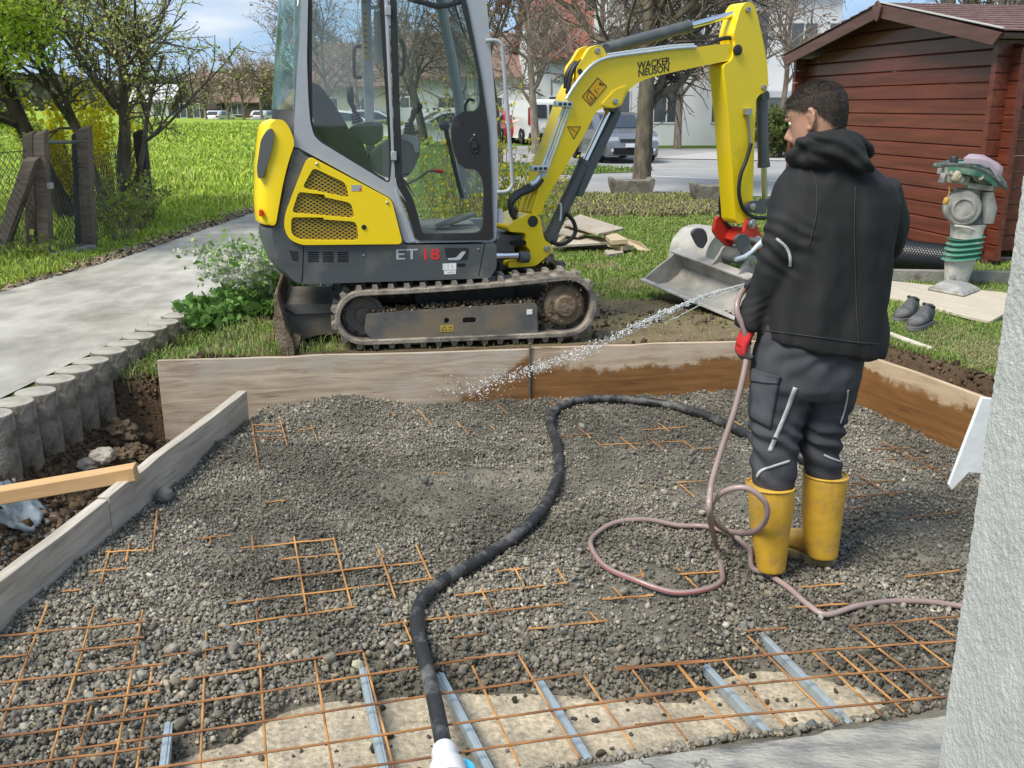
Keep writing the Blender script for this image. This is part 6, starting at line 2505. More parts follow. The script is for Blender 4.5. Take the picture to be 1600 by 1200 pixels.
def bvh_of(o):
 if o.name not in trees:
  vs = [Vector(v.co) + Vector(root_p) * 1.0 for v in o.data.vertices]
  vs = [Vector((v.co.x + root_p.x, v.co.y + root_p.y, v.co.z)) for v in o.data.vertices]
  trees[o.name] = BVHTree.FromPolygons(vs, [tuple(p.vertices) for p in o.data.polygons])
 return trees[o.name]


def hit_on(o, u, v):
 loc, nrm, i, d = bvh_of(o).ray_cast(CAMP, ray(u, v).normalized())
 return loc, nrm


def ribbon(o, px, w, m, name, off=0.0035, n=9):
 pts = catmull([Vector((u, v, 0)) for u, v in px], n)
 mb = MB()
 vs, fs = [], []
 for i, p in enumerate(pts):
  loc, nrm = hit_on(o, p.x, p.y)
  if loc is None: continue
  q = pts[min(i + 1, len(pts) - 1)]
  q0 = pts[max(i - 1, 0)]
  d2 = (q - q0)
  loc2, _ = hit_on(o, p.x + d2.x * .3, p.y + d2.y * .3)
  d = (loc2 - loc) if loc2 is not None else Vector((0, 0, -1))
  s = d.cross(nrm).normalized() * w / 2
  c = loc + nrm * off
  vs += [c - s, c + s]
 for i in range(len(vs) // 2 - 1): fs.append((2 * i, 2 * i + 1, 2 * i + 3, 2 * i + 2))
 mb.add(vs, fs)
 r = mb.mesh(name, m, PI, 60)
 ob_ = link_mesh(name, r, o)
 ob_.modifiers.new('thickness', 'SOLIDIFY').thickness = 0.0015
 return ob_


def patch(o, px4, m, name, off=0.006, n=12, thick_=0.004):
 q = [Vector((u, v, 0)) for u, v in px4]
 vs, fs, idx = [], [], {}
 for i in range(n + 1):
  for j in range(n + 1):
   s, t = i / n, j / n
   p = q[0].lerp(q[1], s).lerp(q[3].lerp(q[2], s), t)
   loc, nrm = hit_on(o, p.x, p.y)
   if loc is None: continue
   e = min(s, 1 - s, t, 1 - t)
   idx[(i, j)] = len(vs)
   vs.append(loc + nrm * (off * min(1, .35 + e * 8) + .003 * mnoise.noise(loc * 30)))
 for i in range(n):
  for j in range(n):
   k = [(i, j), (i + 1, j), (i + 1, j + 1), (i, j + 1)]
   if all(a in idx for a in k): fs.append(tuple(idx[a] for a in k))
 mb = MB()
 mb.add(vs, fs)
 ob_ = link_mesh(name, mb.mesh(name, m, PI, 60), o)
 ob_.modifiers.new('thickness', 'SOLIDIFY').thickness = thick_
 return ob_


k1, k2 = crop(1080, 100, 2.609), crop(1080, 500, 2.609)
ribbon(trous, k2((425, 275), (385, 380), (320, 535)), .016, M_refl, 'reflective_stripe')
ribbon(trous, k2((638, 285), (628, 350), (608, 420)), .007, M_refl, 'reflective_stripe')
ribbon(trous, k2((268, 640), (285, 615), (330, 597), (400, 575)), .010, M_refl, 'reflective_stripe')
ribbon(trous, k2((540, 550), (575, 566), (607, 578)), .007, M_refl, 'reflective_stripe')
patch(trous, k2((243, 190), (365, 235), (325, 450), (240, 400)), M_trousl, 'cargo_pocket', .010)
patch(trous, k2((245, 190), (372, 232), (360, 262), (245, 250)), M_trousl, 'pocket_flap', .017)
ribbon(jacket, k1((348, 712), (385, 745), (402, 785), (405, 825)), .010, M_refl, 'reflective_stripe')
ribbon(jacket, k1((470, 405), (505, 385), (548, 366)), .007, M_refl, 'reflective_stripe')
M_seam = mat('seam_thread', (0.040, 0.041, 0.042), rough=.8)
ribbon(jacket, k1((668, 500), (664, 700), (672, 950), (682, 1150)), .003, M_seam, 'seam', n=10)
ribbon(jacket, k1((300, 1085), (480, 1108), (660, 1132), (760, 1140)), .003, M_seam, 'seam', n=8)
ribbon(jacket, k1((420, 380), (500, 455), (512, 600), (480, 740)), .003, M_seam, 'seam', n=8)

def make_boot(shaft, heel, direction, label_sole):
 """shaft rings plus a foot from heel along direction"""
 d = Vector((direction[0], direction[1], 0)).normalized()
 s = Vector((-d.y, d.x, 0))
 mb = MB()
 mb.loft(shaft)
 secs = []
 h0 = heel.z + .022
 for x, w, hgt in ((-.002, .020, .060), (.012, .034, .095), (.05, .039, .115), (.09, .039, .11), (.13, .041, .088), (.17, .047, .070), (.21, .049, .060), (.25, .043, .052), (.275, .030, .042), (.287, .012, .028)):
  c = heel + d * x
  ring = []
  for k in range(18):
   t = 2 * math.pi * k / 18
   ct, st = math.cos(t), math.sin(t)
   ct = math.copysign(abs(ct) ** .75, ct)
   st = math.copysign(abs(st) ** .75, st)
   ring.append((c.x + s.x * w * ct, c.y + s.y * w * ct, h0 + hgt / 2 + hgt / 2 * st))
  secs.append(ring)
 mb.loft(secs)
 b = premesh(mb, 'rubber_boot', M_boot, voxel=.0055, smooth_it=3, wrinkle=.0012, wfreq=14)
 sl = MB()
 outl = []
 W = ((-.008, .018), (.0, .030), (.03, .041), (.08, .040), (.13, .040), (.18, .049), (.22, .050), (.26, .040), (.29, .018))
 for x, w in W: outl.append((heel + d * x + s * w))
 for x, w in reversed(W): outl.append((heel + d * x - s * w))
 r0 = [(p.x, p.y, heel.z - .004) for p in outl]
 r1 = [(p.x, p.y, heel.z + .026) for p in outl]
 sl.loft([r0, r1])
 so_ = sl.build('sole', M_sole, b, PI, bevel=.003)
 top_ = shaft[0]
 rim = MB()
 rim.tube([Vector(p) for p in top_], .0042, 8, closed=True)
 rim.build('boot_rim', M_boot, b, PI)
 return b


gzL, gzR = gz1(*G(1205, 895)[:2]), gz1(*G(1290, 885)[:2])
hL = G(1203, 897, gzL)
hR = G(1293, 884, gzR)
shL = [ering(1168, 757, 1240, 758, PY - .06, .078), ering(1170, 790, 1239, 790, PY - .06, .074), ering(1173, 825, 1234, 825, PY - .06, .065), ering(1178, 860, 1230, 860, PY - .06, .056), ering(1183, 890, 1226, 890, PY - .06, .05)]
shR = [ering(1256, 739, 1323, 742, PY + .02, .074), ering(1255, 770, 1320, 772, PY + .02, .07), ering(1253, 805, 1315, 806, PY + .02, .062), ering(1256, 840, 1311, 841, PY + .02, .055), ering(1262, 868, 1308, 868, PY + .02, .05)]
make_boot(shL, Vector((hL.x + .004, hL.y - .0, gzL - .004)), (.16, 1), '')
make_boot(shR, Vector((hR.x + .012, hR.y, gzR - .004)), (-.62, .80), '')

def glove(wrist, knuck, curl_dir, side, grip, red=True):
 """wrist->knuckle axis, fingers curl towards curl_dir round a hose; side is the row of knuckles"""
 wrist, knuck = Vector(wrist), Vector(knuck)
 a = (knuck - wrist).normalized()
 s = Vector(side)
 s = (s - a * s.dot(a)).normalized()
 c = Vector(curl_dir)
 c = (c - a * c.dot(a) - s * c.dot(s)).normalized()
 L_ = (knuck - wrist).length
 mb = MB()
 rings = []
 for t, w, h in ((-.25, .030, .026), (0, .032, .024), (.4, .040, .022), (.8, .044, .020), (1.02, .041, .016)):
  o = wrist + a * L_ * t
  rings.append([o + s * w * math.cos(q) + c * h * math.sin(q) for q in np.linspace(0, 2 * math.pi, 17)[:-1]])
 mb.loft(rings)
 for k, (off, ln) in enumerate(((-.031, .036), (-.0105, .040), (.010, .038), (.030, .031))):
  b0 = knuck + s * off - a * .008
  p1 = b0 + a * ln * .9 + c * .010
  p2 = p1 + a * ln * .25 + c * ln * .75
  p3 = p2 - a * ln * .45 + c * ln * .30
  mb.tube(catmull([b0, p1, p2, p3], 3), [.0120, .0118, .0114, .0112, .0110, .0106, .0102, .0098, .0094, .008], 8)
 t0 = wrist + a * L_ * .35 - s * .030 + c * .006
 t1 = t0 + a * .032 - s * .014 + c * .024
 t2 = t1 + a * .026 + s * .004 + c * .016
 mb.tube(catmull([t0, t1, t2], 3), [.015, .0145, .014, .013, .012, .011, .009], 8)
 g = premesh(mb, 'glove', M_glove, voxel=.0038, smooth_it=2)
 g.data.materials.append(M_glovep)
 for p in g.data.polygons:
  q = Vector(p.center) + Vector((root_p.x, root_p.y, 0)) - wrist
  if q.dot(c) > .004 + .006 * math.sin(q.dot(s) * 60) or q.dot(a) > L_ + .030: p.material_index = 1
 return g


wl = P(1176, 500, PY)
kl = P(1158, 540, PY - .005)
glove(wl, kl, (0.85, -.15, -.25), (0.15, -1, 0.1), None)
wr_ = P(1228, 450, PY + .25)
kr = P(1205, 452, PY + .27)
glove(wr_, kr, (0, -.6, 0.2), (0, 0, 1), None)


# ================================================================== HOSES AND WATER
def ground_path(px, z, n=8):
 out = []
 for u, v in px:
  p = G(u, v, z)
  out.append(p)
 return catmull(out, n)


M_bhose = mat('black_hose', (0.020, 0.021, 0.023), rough=0.5, dirt=(0.17, 0.165, 0.155), dirt_scale=11, dirt_ramp=(0.48, 0.68), bump=.3, bscale=60)
path = []
for p in ground_path([(696, 1204), (690, 1170), (678, 1110), (662, 1045), (651, 990), (661, 952), (690, 922), (740, 893), (790, 862), (832, 828), (860, 788), (873, 745), (869, 702), (859, 674), (868, 652), (898, 639), (950, 634), (1010, 637), (1070, 648), (1125, 668), (1180, 696), (1232, 716), (1282, 742)], 0.0, 6):
 path.append(Vector((p.x, p.y, max(gz1(p.x, p.y) + 0.027, 0.05 if p.y < 2.95 else -1))))
for _ in range(70):
 zs = [p.z for p in path]
 for i in range(1, len(path) - 1): path[i].z = (zs[i - 1] + zs[i] * 2 + zs[i + 1]) / 4
path = [p for i, p in enumerate(path)]
mb = MB()
mb.tube(path, 0.0235, 14)
mb.build('delivery_hose', M_bhose, label='thick black rubber hose winding across the gravel, smeared with dried cement', cat='hose', smooth=70)

e = path[1]
cp = empty('hose_coupling', (e.x, e.y, 0), 0, 'white taped hose end with a bright blue cap at the lower picture edge', 'coupling')
mb = MB()
d = (path[0] - path[4]).normalized()
mb.lathe([(.031, -.02), (.036, 0), (.037, .04), (.048, .06), (.05, .12), (.0001, .12)], path[2] - Vector((e.x, e.y, 0)) + d * 0.015, d, 20)
mb.build('tape_wrap', mat('white_tape', (.72, .72, .72), rough=.5, var=.1), cp, smooth=40)
mb = MB()
mb.lathe([(.040, 0), (.044, .01), (.044, .06), (.036, .075), (0.0001, .075)], G(716, 1206, .045) - Vector((e.x, e.y, 0)) + Vector((0, 0, -.06)), (0.1, 0, 1), 22)
mb.build('cap', mat('blue_plastic', (.06, .42, .66), rough=.35), cp, smooth=40)

M_ghose = mat('garden_hose', (0.275, 0.195, 0.175), rough=0.42, col2=(0.35, 0.26, 0.235), vscale=5, coat=.25, dirt=(0.25, 0.22, 0.19), dirt_scale=7)
M_ghoser = mat('garden_hose_stripe', (0.33, 0.09, 0.10), rough=0.5)
hand = P(1167, 545, PY + .0)
pts = [P(1182, 437, PY + .10), P(1166, 448, PY + .06), P(1154, 466, PY + .01), P(1152, 487, PY - .02), P(1163, 515, PY - .03), P(1168, 545, PY - .02), P(1162, 585, PY - .05), P(1148, 640, PY - .09), P(1128, 700, PY - .13), P(1111, 760, PY - .17), P(1109, 806, PY - .20)]
g0 = [(1119, 850), (1129, 890), (1124, 915), (1098, 927), (1050, 928), (990, 914), (945, 890), (923, 858), (931, 835), (962, 821), (1010, 816), (1060, 817), (1100, 820)]
for u, v in g0:
 p = G(u, v, 0.03)
 p.z = gz1(p.x, p.y) + 0.017
 pts.append(p)
pts += [P(1138, 830, 3.55), P(1172, 833, 3.25), P(1195, 815, 3.13), P(1196, 786, 3.10), P(1168, 763, 3.11), P(1134, 767, 3.14), P(1111, 790, 3.20), P(1117, 816, 3.36), P(1142, 834, 3.58)]
for u, v in [(1162, 842), (1172, 858), (1176, 880), (1200, 892), (1232, 920), (1262, 944), (1292, 957), (1340, 945), (1395, 933), (1450, 933), (1500, 938), (1600, 955)]:
 p = G(u, v, 0.03)
 p.z = gz1(p.x, p.y) + 0.016
 pts.append(p)
hp = catmull(pts, 8)
gh = MB()
gh.tube(hp, 0.0106, 12)
gho = gh.build('garden_hose', M_ghose, label='thin pinkish brown garden hose looping over the gravel up to the gloved hand', cat='hose', smooth=70)
mb = MB()
vs, fs = [], []
px_ = None
for i, p in enumerate(hp):
 d = (hp[min(i + 1, len(hp) - 1)] - hp[max(i - 1, 0)]).normalized()
 x = basis(d)[0] if px_ is None else (px_ - d * px_.dot(d)).normalized()
 px_ = x
 y = d.cross(x)
 for a in (0.5, 1.0): vs.append(p + (x * math.cos(a + 2.2) + y * math.sin(a + 2.2)) * 0.0109)
for i in range(len(hp) - 1): fs.append((2 * i, 2 * i + 1, 2 * i + 3, 2 * i + 2))
mb.add(vs, fs)
mb.build('stripe', M_ghoser, gho, smooth=70)
mb = MB()
a, b = P(1194, 434, PY + .14), P(1176, 440, PY + .08)
mb.lathe([(.012, 0), (.016, .012), (.016, .05), (.010, .065), (.008, .09)], b, (P(1168, 446, PY + .02) - b), 14)
nz_o = mb.build('nozzle', mat('nozzle_plastic', (.03, .03, .03), rough=.4), gho)

M_water = bpy.data.materials.new('water')
M_water.use_nodes = True
wb = M_water.node_tree.nodes['Principled BSDF']
wb.inputs['Base Color'].default_value = (0.93, 0.96, 0.97, 1)
wb.inputs['Transmission Weight'].default_value = 0.6
wb.inputs['Roughness'].default_value = 0.08
wb.inputs['IOR'].default_value = 1.33
s0 = P(1177, 440, PY + .08)
s1 = P(735, 607, by(-.1) - .03)
wj = empty('water_jet', s0, 0, 'jet of water with flying drops, from the hose to the wet back boards', 'water')


def jet(t):
 p = s0.lerp(s1, t)
 p.z += 0.42 * t * (1 - t) * 0.6
 return p


mid = jet(.45)
tt = [0, .15, .3, .45, .6, .8, 1]
arc_px = {0: (1177, 440), .15: (1108, 460), .3: (1040, 488), .45: (975, 520), .6: (905, 552), .8: (820, 582), 1: (735, 607)}


def jet(t):
 for i in range(len(tt) - 1):
  if tt[i] <= t <= tt[i + 1]:
   k = (t - tt[i]) / (tt[i + 1] - tt[i])
   u = arc_px[tt[i]][0] * (1 - k) + arc_px[tt[i + 1]][0] * k
   v = arc_px[tt[i]][1] * (1 - k) + arc_px[tt[i + 1]][1] * k
   y = s0.y + (s1.y - s0.y) * t
   return P(u, v, y)
 return s1


for k, (dz, rr, t1) in enumerate(((0.0, .0042, .46), (-.02, .0035, .40), (.0, .0028, .30))):
 mb = MB()
 ps = []
 for i in range(40):
  t = t1 * i / 39
  p = jet(t) - s0
  p += Vector((0, 0, 0.012 * (1 - k) * t / t1 - (.035 if k == 2 else .0) * t / t1))
  p += Vector((mnoise.noise(Vector((t * 60, k, 1))), mnoise.noise(Vector((t * 60, k, 5))), mnoise.noise(Vector((t * 60, k, 9))))) * .006 * t / t1
  ps.append(p)
 mb.tube(ps, [rr * (0.7 + .5 * abs(mnoise.noise(Vector((i * .5, k, 2))))) for i in range(40)], 6)
 mb.build('stream', M_water, wj, smooth=80)
n = 1500
pos, sz = [], []
for i in range(n):
 t = 0.10 + 0.90 * random.random() ** .85
 p = jet(t) - s0
 sp = .003 + .024 * t
 pos.append((p.x + random.gauss(0, sp), p.y + random.gauss(0, sp * 1.5), p.z + random.gauss(0, sp * .75)))
 sz.append(min(.006, .0023 * math.exp(random.gauss(0, .5))))
for i in range(160):            # splash at the board
 p = s1 - s0
 pos.append((p.x + random.gauss(0, .12), p.y - abs(random.gauss(0, .05)), p.z + random.gauss(0, .05)))
 sz.append(.0025 * math.exp(random.gauss(0, .4)))
V, Fc, C = stones(np.array(pos), np.array(sz), 1, np.ones((len(pos), 3)), flat=(1.5, .8, .8), lump=.1)
link_mesh('droplets', np_mesh('droplets', V, Fc, M_water, True), wj, kind='stuff')

# ================================================================== HOUSE WALL, SILL
M_plast = mat('roughcast', (0.455, 0.46, 0.432), rough=0.95, col2=(0.53, 0.53, 0.50), vscale=14, spec=.2, bump=.35, bscale=300)


def plaster_h(a, b):
 h = fbm(a * 210, b * 165, 71, 3)
 h2 = fbm(a * 380, b * 300, 75, 2)
 return 0.0012 * sstep(0.28, 0.75, h) + 0.0008 * h2


wx, wy = 0.600, 1.158
ys_ = np.concatenate([np.arange(-0.6, 0.86, 0.05), np.arange(0.86, wy + 0.0005, 0.0022)])
zs_ = np.concatenate([np.arange(-0.25, 0.2, 0.01), np.arange(0.2, 1.95, 0.0026), np.arange(1.95, 2.9, 0.05)])
YY, ZZ = np.meshgrid(ys_, zs_)
y, z = YY.ravel(), ZZ.ravel()
hgt = plaster_h(y, z)
edge = sstep(wy - 0.012, wy, y)
xx = wx - hgt + edge * 0.008
yy = y - edge * 0.001 + edge * (hgt - .004)
w, h = len(ys_), len(zs_)
idx = np.arange(w * h).reshape(h, w)
Fc = np.stack([idx[:-1, :-1], idx[:-1, 1:], idx[1:, 1:], idx[1:, :-1]], -1).reshape(-1, 4)
V = np.stack([xx, yy, z], 1)
e0 = idx[:, -1]
n0 = len(V)
V = np.concatenate([V, np.stack([np.full(h, 1.7), np.full(h, wy), zs_], 1)])
e1 = np.arange(n0, n0 + h)
F2 = np.stack([e0[:-1], e1[:-1], e1[1:], e0[1:]], -1)
Fc = np.concatenate([Fc, F2])
hw = link_mesh('house_wall', np_mesh('house_wall', V, Fc, M_plast, True), None, 'pale grey roughcast corner of a house wall standing close at the right picture edge', 'wall')

M_sill = bpy.data.materials.new('cement_sill')
M_sill.use_nodes = True
t = M_sill.node_tree
b = t.nodes['Principled BSDF']
b.inputs['Roughness'].default_value = 0.75
tcn = t.nodes.new('ShaderNodeTexCoord')
n1 = t.nodes.new('ShaderNodeTexNoise'); n1.inputs['Scale'].default_value = 7; n1.inputs['Detail'].default_value = 9; n1.inputs['Distortion'].default_value = 0.2
r1 = t.nodes.new('ShaderNodeValToRGB')
r1.color_ramp.elements[0].position = .35; r1.color_ramp.elements[0].color = (0.17, 0.17, 0.165, 1)
r1.color_ramp.elements[1].position = .62; r1.color_ramp.elements[1].color = (0.36, 0.345, 0.30, 1)
mpn = t.nodes.new('ShaderNodeMapping'); mpn.inputs['Scale'].default_value = (1, 2.4, 1)
vor = t.nodes.new('ShaderNodeTexVoronoi'); vor.feature = 'DISTANCE_TO_EDGE'; vor.inputs['Scale'].default_value = 1.35
nd = t.nodes.new('ShaderNodeTexNoise'); nd.inputs['Scale'].default_value = 9; nd.inputs['Detail'].default_value = 6
addv = t.nodes.new('ShaderNodeMix'); addv.data_type = 'RGBA'; addv.blend_type = 'ADD'; addv.inputs['Factor'].default_value = .35
t.links.new(tcn.outputs['Object'], nd.inputs['Vector'])
t.links.new(tcn.outputs['Object'], addv.inputs[6]); t.links.new(nd.outputs['Color'], addv.inputs[7])
t.links.new(addv.outputs[2], vor.inputs['Vector'])
rc = t.nodes.new('ShaderNodeValToRGB'); rc.color_ramp.elements[0].position = 0.0; rc.color_ramp.elements[1].position = 0.012
rc.color_ramp.elements[0].color = (.25, .25, .25, 1)
t.links.new(vor.outputs['Distance'], rc.inputs['Fac'])
t.links.new(tcn.outputs['Object'], mpn.inputs['Vector']); t.links.new(mpn.outputs['Vector'], n1.inputs['Vector']); t.links.new(n1.outputs['Fac'], r1.inputs['Fac'])
mm = t.nodes.new('ShaderNodeMix'); mm.data_type = 'RGBA'; mm.blend_type = 'MULTIPLY'; mm.inputs['Factor'].default_value = .6
t.links.new(r1.outputs['Color'], mm.inputs[6]); t.links.new(rc.outputs['Color'], mm.inputs[7]); t.links.new(mm.outputs[2], b.inputs['Base Color'])
bp = t.nodes.new('ShaderNodeBump'); bp.inputs['Strength'].default_value = 1.0; bp.inputs['Distance'].default_value = .010
n5 = t.nodes.new('ShaderNodeTexNoise'); n5.inputs['Scale'].default_value = 38; n5.inputs['Detail'].default_value = 8
t.links.new(mpn.outputs['Vector'], n5.inputs['Vector'])
mu = t.nodes.new('ShaderNodeMath'); mu.operation = 'MULTIPLY'; t.links.new(n5.outputs['Fac'], mu.inputs[0]); t.links.new(rc.outputs['Color'], mu.inputs[1])
t.links.new(mu.outputs[0], bp.inputs['Height']); t.links.new(bp.outputs['Normal'], b.inputs['Normal'])
edge_px = [(700, 1222), (790, 1204), (880, 1188), (975, 1173), (1074, 1157), (1198, 1141), (1326, 1123), (1461, 1104), (1560, 1092)]
ep = catmull([G(u, v, 0.028) for u, v in edge_px], 10)
vs, fs = [], []
nn = 16
for i, p in enumerate(ep):
 jx = 0.012 * mnoise.noise(Vector((p.x * 14, 2, 0))) + 0.006 * mnoise.noise(Vector((p.x * 45, 7, 0)))
 for k in range(nn + 1):
  s = k / nn
  q = Vector((p.x, p.y + jx * (1 - s) - s * 0.75, 0.028))
  q.z += 0.008 * mnoise.noise(Vector((q.x * 6, q.y * 9, 3))) + .003 * mnoise.noise(Vector((q.x * 30, q.y * 30, 3)))
  if k == 0: q.z = -.08; q.y += .012
  vs.append(q)
for i in range(len(ep) - 1):
 for k in range(nn):
  a = i * (nn + 1) + k
  fs.append((a, a + 1, a + nn + 2, a + nn + 1))
mb = MB()
mb.add(vs, fs)
mb.build('cement_sill', M_sill, None, label='cracked grey cement ledge along the lower right picture edge, below the mesh', cat='ledge', smooth=60)

mb = MB()
fp_ = [P(u, v, 2.35) for u, v in ((1533, 620), (1506, 690), (1481, 757), (1486, 765), (1513, 737), (1560, 742), (1575, 625))]
o0 = fp_[0]
mb.prism([(p.x - o0.x, p.z - o0.z) for p in fp_], -.006, .006)
fo = mb.build('insulation_sheet', mat('white_sheet', (.70, .72, .73), rough=.5, col2=(.78, .8, .81), vscale=20, bump=.12, bscale=40), None, bevel=.002,
    label='white sheet standing behind the roughcast wall edge', cat='sheet')
fo.location = o0

# ================================================================== SHED
M_log = mat('red_brown_log', (0.105, 0.024, 0.013), rough=0.40, col2=(0.165, 0.040, 0.021), vscale=2.0, stretch=(0.6, 9, 9), ramp=(.35, .65), var=.18, bump=.15, bscale=18, coat=.12)
M_logend = mat('log_end', (0.15, 0.04, 0.018), rough=0.5, col2=(0.31, 0.09, 0.04), vscale=7)
M_barge = mat('barge_board', (0.095, 0.042, 0.032), rough=0.5, col2=(0.13, 0.06, 0.046), vscale=2, stretch=(1, 8, 8), var=.12)
M_shing = mat('bitumen_shingle', (0.15, 0.085, 0.075), rough=0.9, col2=(0.21, 0.13, 0.115), vscale=12, var=.25, bump=.5, bscale=200)
C0 = G(1538, 412, 0.30)
t0 = C0.y / ray(1538, 412).y
C1r = ray(1262, 100) * (t0 * 1.353)
C1 = Vector((C1r.x, C1r.y, 0.30))
gd = (C0 - C1)
GL = gd.length
SYAW = math.atan2(gd.y, gd.x)
SF = Frame((C1.x, C1.y, 0.30), SYAW)
shed = empty('garden_shed', (C1.x, C1.y, 0.30), SYAW, 'red brown log garden shed with a low gable roof, behind the rammer', 'shed')
sh = lambda pts, yl: SF.hits(pts, yl)
cS3 = crop(1200, 0, 3.6375)
LH = 0.1415
eave = SF.hit(*cS3((1225, 262))[0], 0)[1]
apx = SF.hit(*cS3((640, 120))[0], -0.02)
bl_ = sh(cS3((83, 325), (618, 52), (618, 108), (100, 376)), -.28)
brd = sh(cS3((650, 25), (1338, 186), (1283, 258), (650, 106)), -.28)
ridge = (bl_[1][0] + brd[0][0]) / 2
ridz = max(bl_[1][1], brd[0][1])
slopeL = (ridz - bl_[0][1]) / (ridge - bl_[0][0])
slopeR = (ridz - brd[1][1]) / (brd[1][0] - ridge)
nlog = int(eave / LH)


def roof_under(x):
 return ridz - 0.10 - (slopeL * (ridge - x) if x < ridge else slopeR * (x - ridge))


def log_prof(w=.035):
 return [(-w, .004), (-w, LH - .018), (-w + .014, LH - .004), (w - .014, LH - .004), (w, LH - .018), (w, .004), (w - .012, -.004 + .004), (-w + .012, -.004 + .004)]


def log(x0, x1, y, z, name, along='x', m=None, h=LH, c0=0.0, c1=0.0):
 pr = log_prof()
 mb = MB()
 ring = lambda s: [((s, y + a, z + b * h / LH) if along == 'x' else (y + a, s, z + b * h / LH)) for a, b in pr]
 r0, r1 = ring(x0), ring(x1)
 if along == 'x':
  r0 = [(p[0] + c0 * (p[2] - z), p[1], p[2]) for p in r0]
  r1 = [(p[0] - c1 * (p[2] - z), p[1], p[2]) for p in r1]
 mb.loft([r0, r1])
 return mb.build(name, m or M_log, shed, smooth=0)


k = 0
z = 0.05
while z < ridz - .10:
 x0, x1 = -0.16, GL + 0.16
 top = z + LH
 c0 = c1 = 0.0
 if top > roof_under(0):
  x0 = max(x0, ridge - (ridz - 0.03 - z) / slopeL)
  c0 = 1 / slopeL
 if top > roof_under(GL):
  x1 = min(x1, ridge + (ridz - 0.03 - z) / slopeR)
  c1 = 1 / slopeR
 if x1 - x0 > (c0 + c1) * LH: log(x0, x1, 0.0, z, 'log', c0=c0, c1=c1)
 z += LH
 k += 1
SL = 2.6
for i in range(nlog + 1):
 z = 0.05 + LH * (i - 0.5)
 if z < 0: continue
 if z + LH > roof_under(GL) + 0.05: break
 for xw in (GL, 0.0):
  log(-0.17, SL, xw, z, 'log', 'y')
mb = MB()
mb.box((GL / 2, 0, .02), (GL + .2, .09, .06))
mb.build('base_beam', M_barge, shed)
mb = MB()
mb.box((GL, SL / 2, .02), (.09, SL, .06))
mb.build('base_beam', M_barge, shed)
mb = MB()
mb.prism(bl_, -.295, -.27)
mb.build('barge_board', M_barge, shed, bevel=.004)
mb = MB()
mb.prism(brd, -.295, -.27)
mb.build('barge_board', M_barge, shed, bevel=.004)
mb = MB()
mb.prism(sh(cS3((630, 2), (652, 38), (640, 100), (626, 126), (606, 95), (606, 40)), -.30), -.325, -.297)
mb.build('gable_ornament', M_barge, shed, bevel=.004)
xe0, xe1 = bl_[0][0] - .02, brd[1][0] + .02
roof_p = [(xe0, ridz - slopeL * (ridge - xe0) + .004), (ridge, ridz + .02), (xe1, ridz - slopeR * (xe1 - ridge) + .004), (xe1, ridz - slopeR * (xe1 - ridge) - .02), (ridge, ridz - .012), (xe0, ridz - slopeL * (ridge - xe0) - .02)]
mb = MB()
mb.prism(roof_p, -.27, SL + .2)
rf = mb.build('roof', M_barge, shed)
ns = 12
for sgn, slp, xe in ((1, slopeR, xe1), (-1, slopeL, xe0)):
 for i in range(ns):
  a = ridge + (xe - ridge) * i / ns
  b_ = ridge + (xe - ridge) * (i + 1.12) / ns
  za = ridz - slp * abs(a - ridge) + .024
  zb = ridz - slp * abs(b_ - ridge) + .036
  mb = MB()
  mb.add([(a, -.29, za), (b_, -.29, zb), (b_, SL + .22, zb), (a, SL + .22, za), (a, -.29, za - .004), (b_, -.29, zb - .012), (b_, SL + .22, zb - .012), (a, SL + .22, za - .004)],
    [(0, 1, 2, 3), (7, 6, 5, 4), (0, 4, 5, 1), (1, 5, 6, 2), (2, 6, 7, 3), (3, 7, 4, 0)])
  mb.build('shingle_row', M_shing, rf)
mb = MB()
mb.beam((ridge, -.293, ridz + .030), (xe1, -.293, ridz - slopeR * (xe1 - ridge) + .040), .02, .012)
mb.build('edge_trim', mat('edge_trim', (.55, .53, .50), rough=.5), rf)

# ================================================================== RAMMER and things by the shed
M_alu = mat('dusty_aluminium', (0.34, 0.335, 0.315), rough=0.6, metal=0.25, col2=(0.50, 0.49, 0.455), vscale=9, dirt=(0.24, 0.21, 0.165), dirt_scale=8, dirt_ramp=(.45, .7), bump=.3, bscale=60)
M_legr = mat('rammer_leg', (0.50, 0.475, 0.42), rough=0.75, col2=(0.58, 0.56, 0.52), vscale=8, dirt=(0.34, 0.29, 0.22), dirt_scale=10, dirt_ramp=(.48, .72), bump=.4, bscale=60)
M_green = mat('rammer_green', (0.06, 0.26, 0.19), rough=0.5, dirt=(0.40, 0.43, 0.38), dirt_scale=8, dirt_ramp=(.42, .72))
M_greenb = mat('bellows_green', (0.055, 0.20, 0.135), rough=0.6, dirt=(0.30, 0.36, 0.30), dirt_scale=7, dirt_ramp=(.5, .8))
M_pink = mat('pink_cover', (0.36, 0.28, 0.32), rough=0.6, var=.1)
M_guard = mat('rammer_guard', (0.06, 0.075, 0.065), rough=0.6, dirt=(0.26, 0.28, 0.25), dirt_scale=12, dirt_ramp=(.50, .72))
cR = crop(1420, 220, 4.617)
RY = 7.60
RO = P(1490, 452, RY)
RF = Frame((RO.x, RY, 0), 0)
ram = empty('rammer', (RO.x, RY, 0.33), 0, 'dusty trench rammer with green bellows and pink tank cover, standing on the plywood board', 'rammer')
MRm = Matrix.Translation((-RO.x, -RY, -.33))


def rp(u, v, dy=0.0):
 (a, b), = cR((u, v))
 return MRm @ P(a, b, RY + dy)


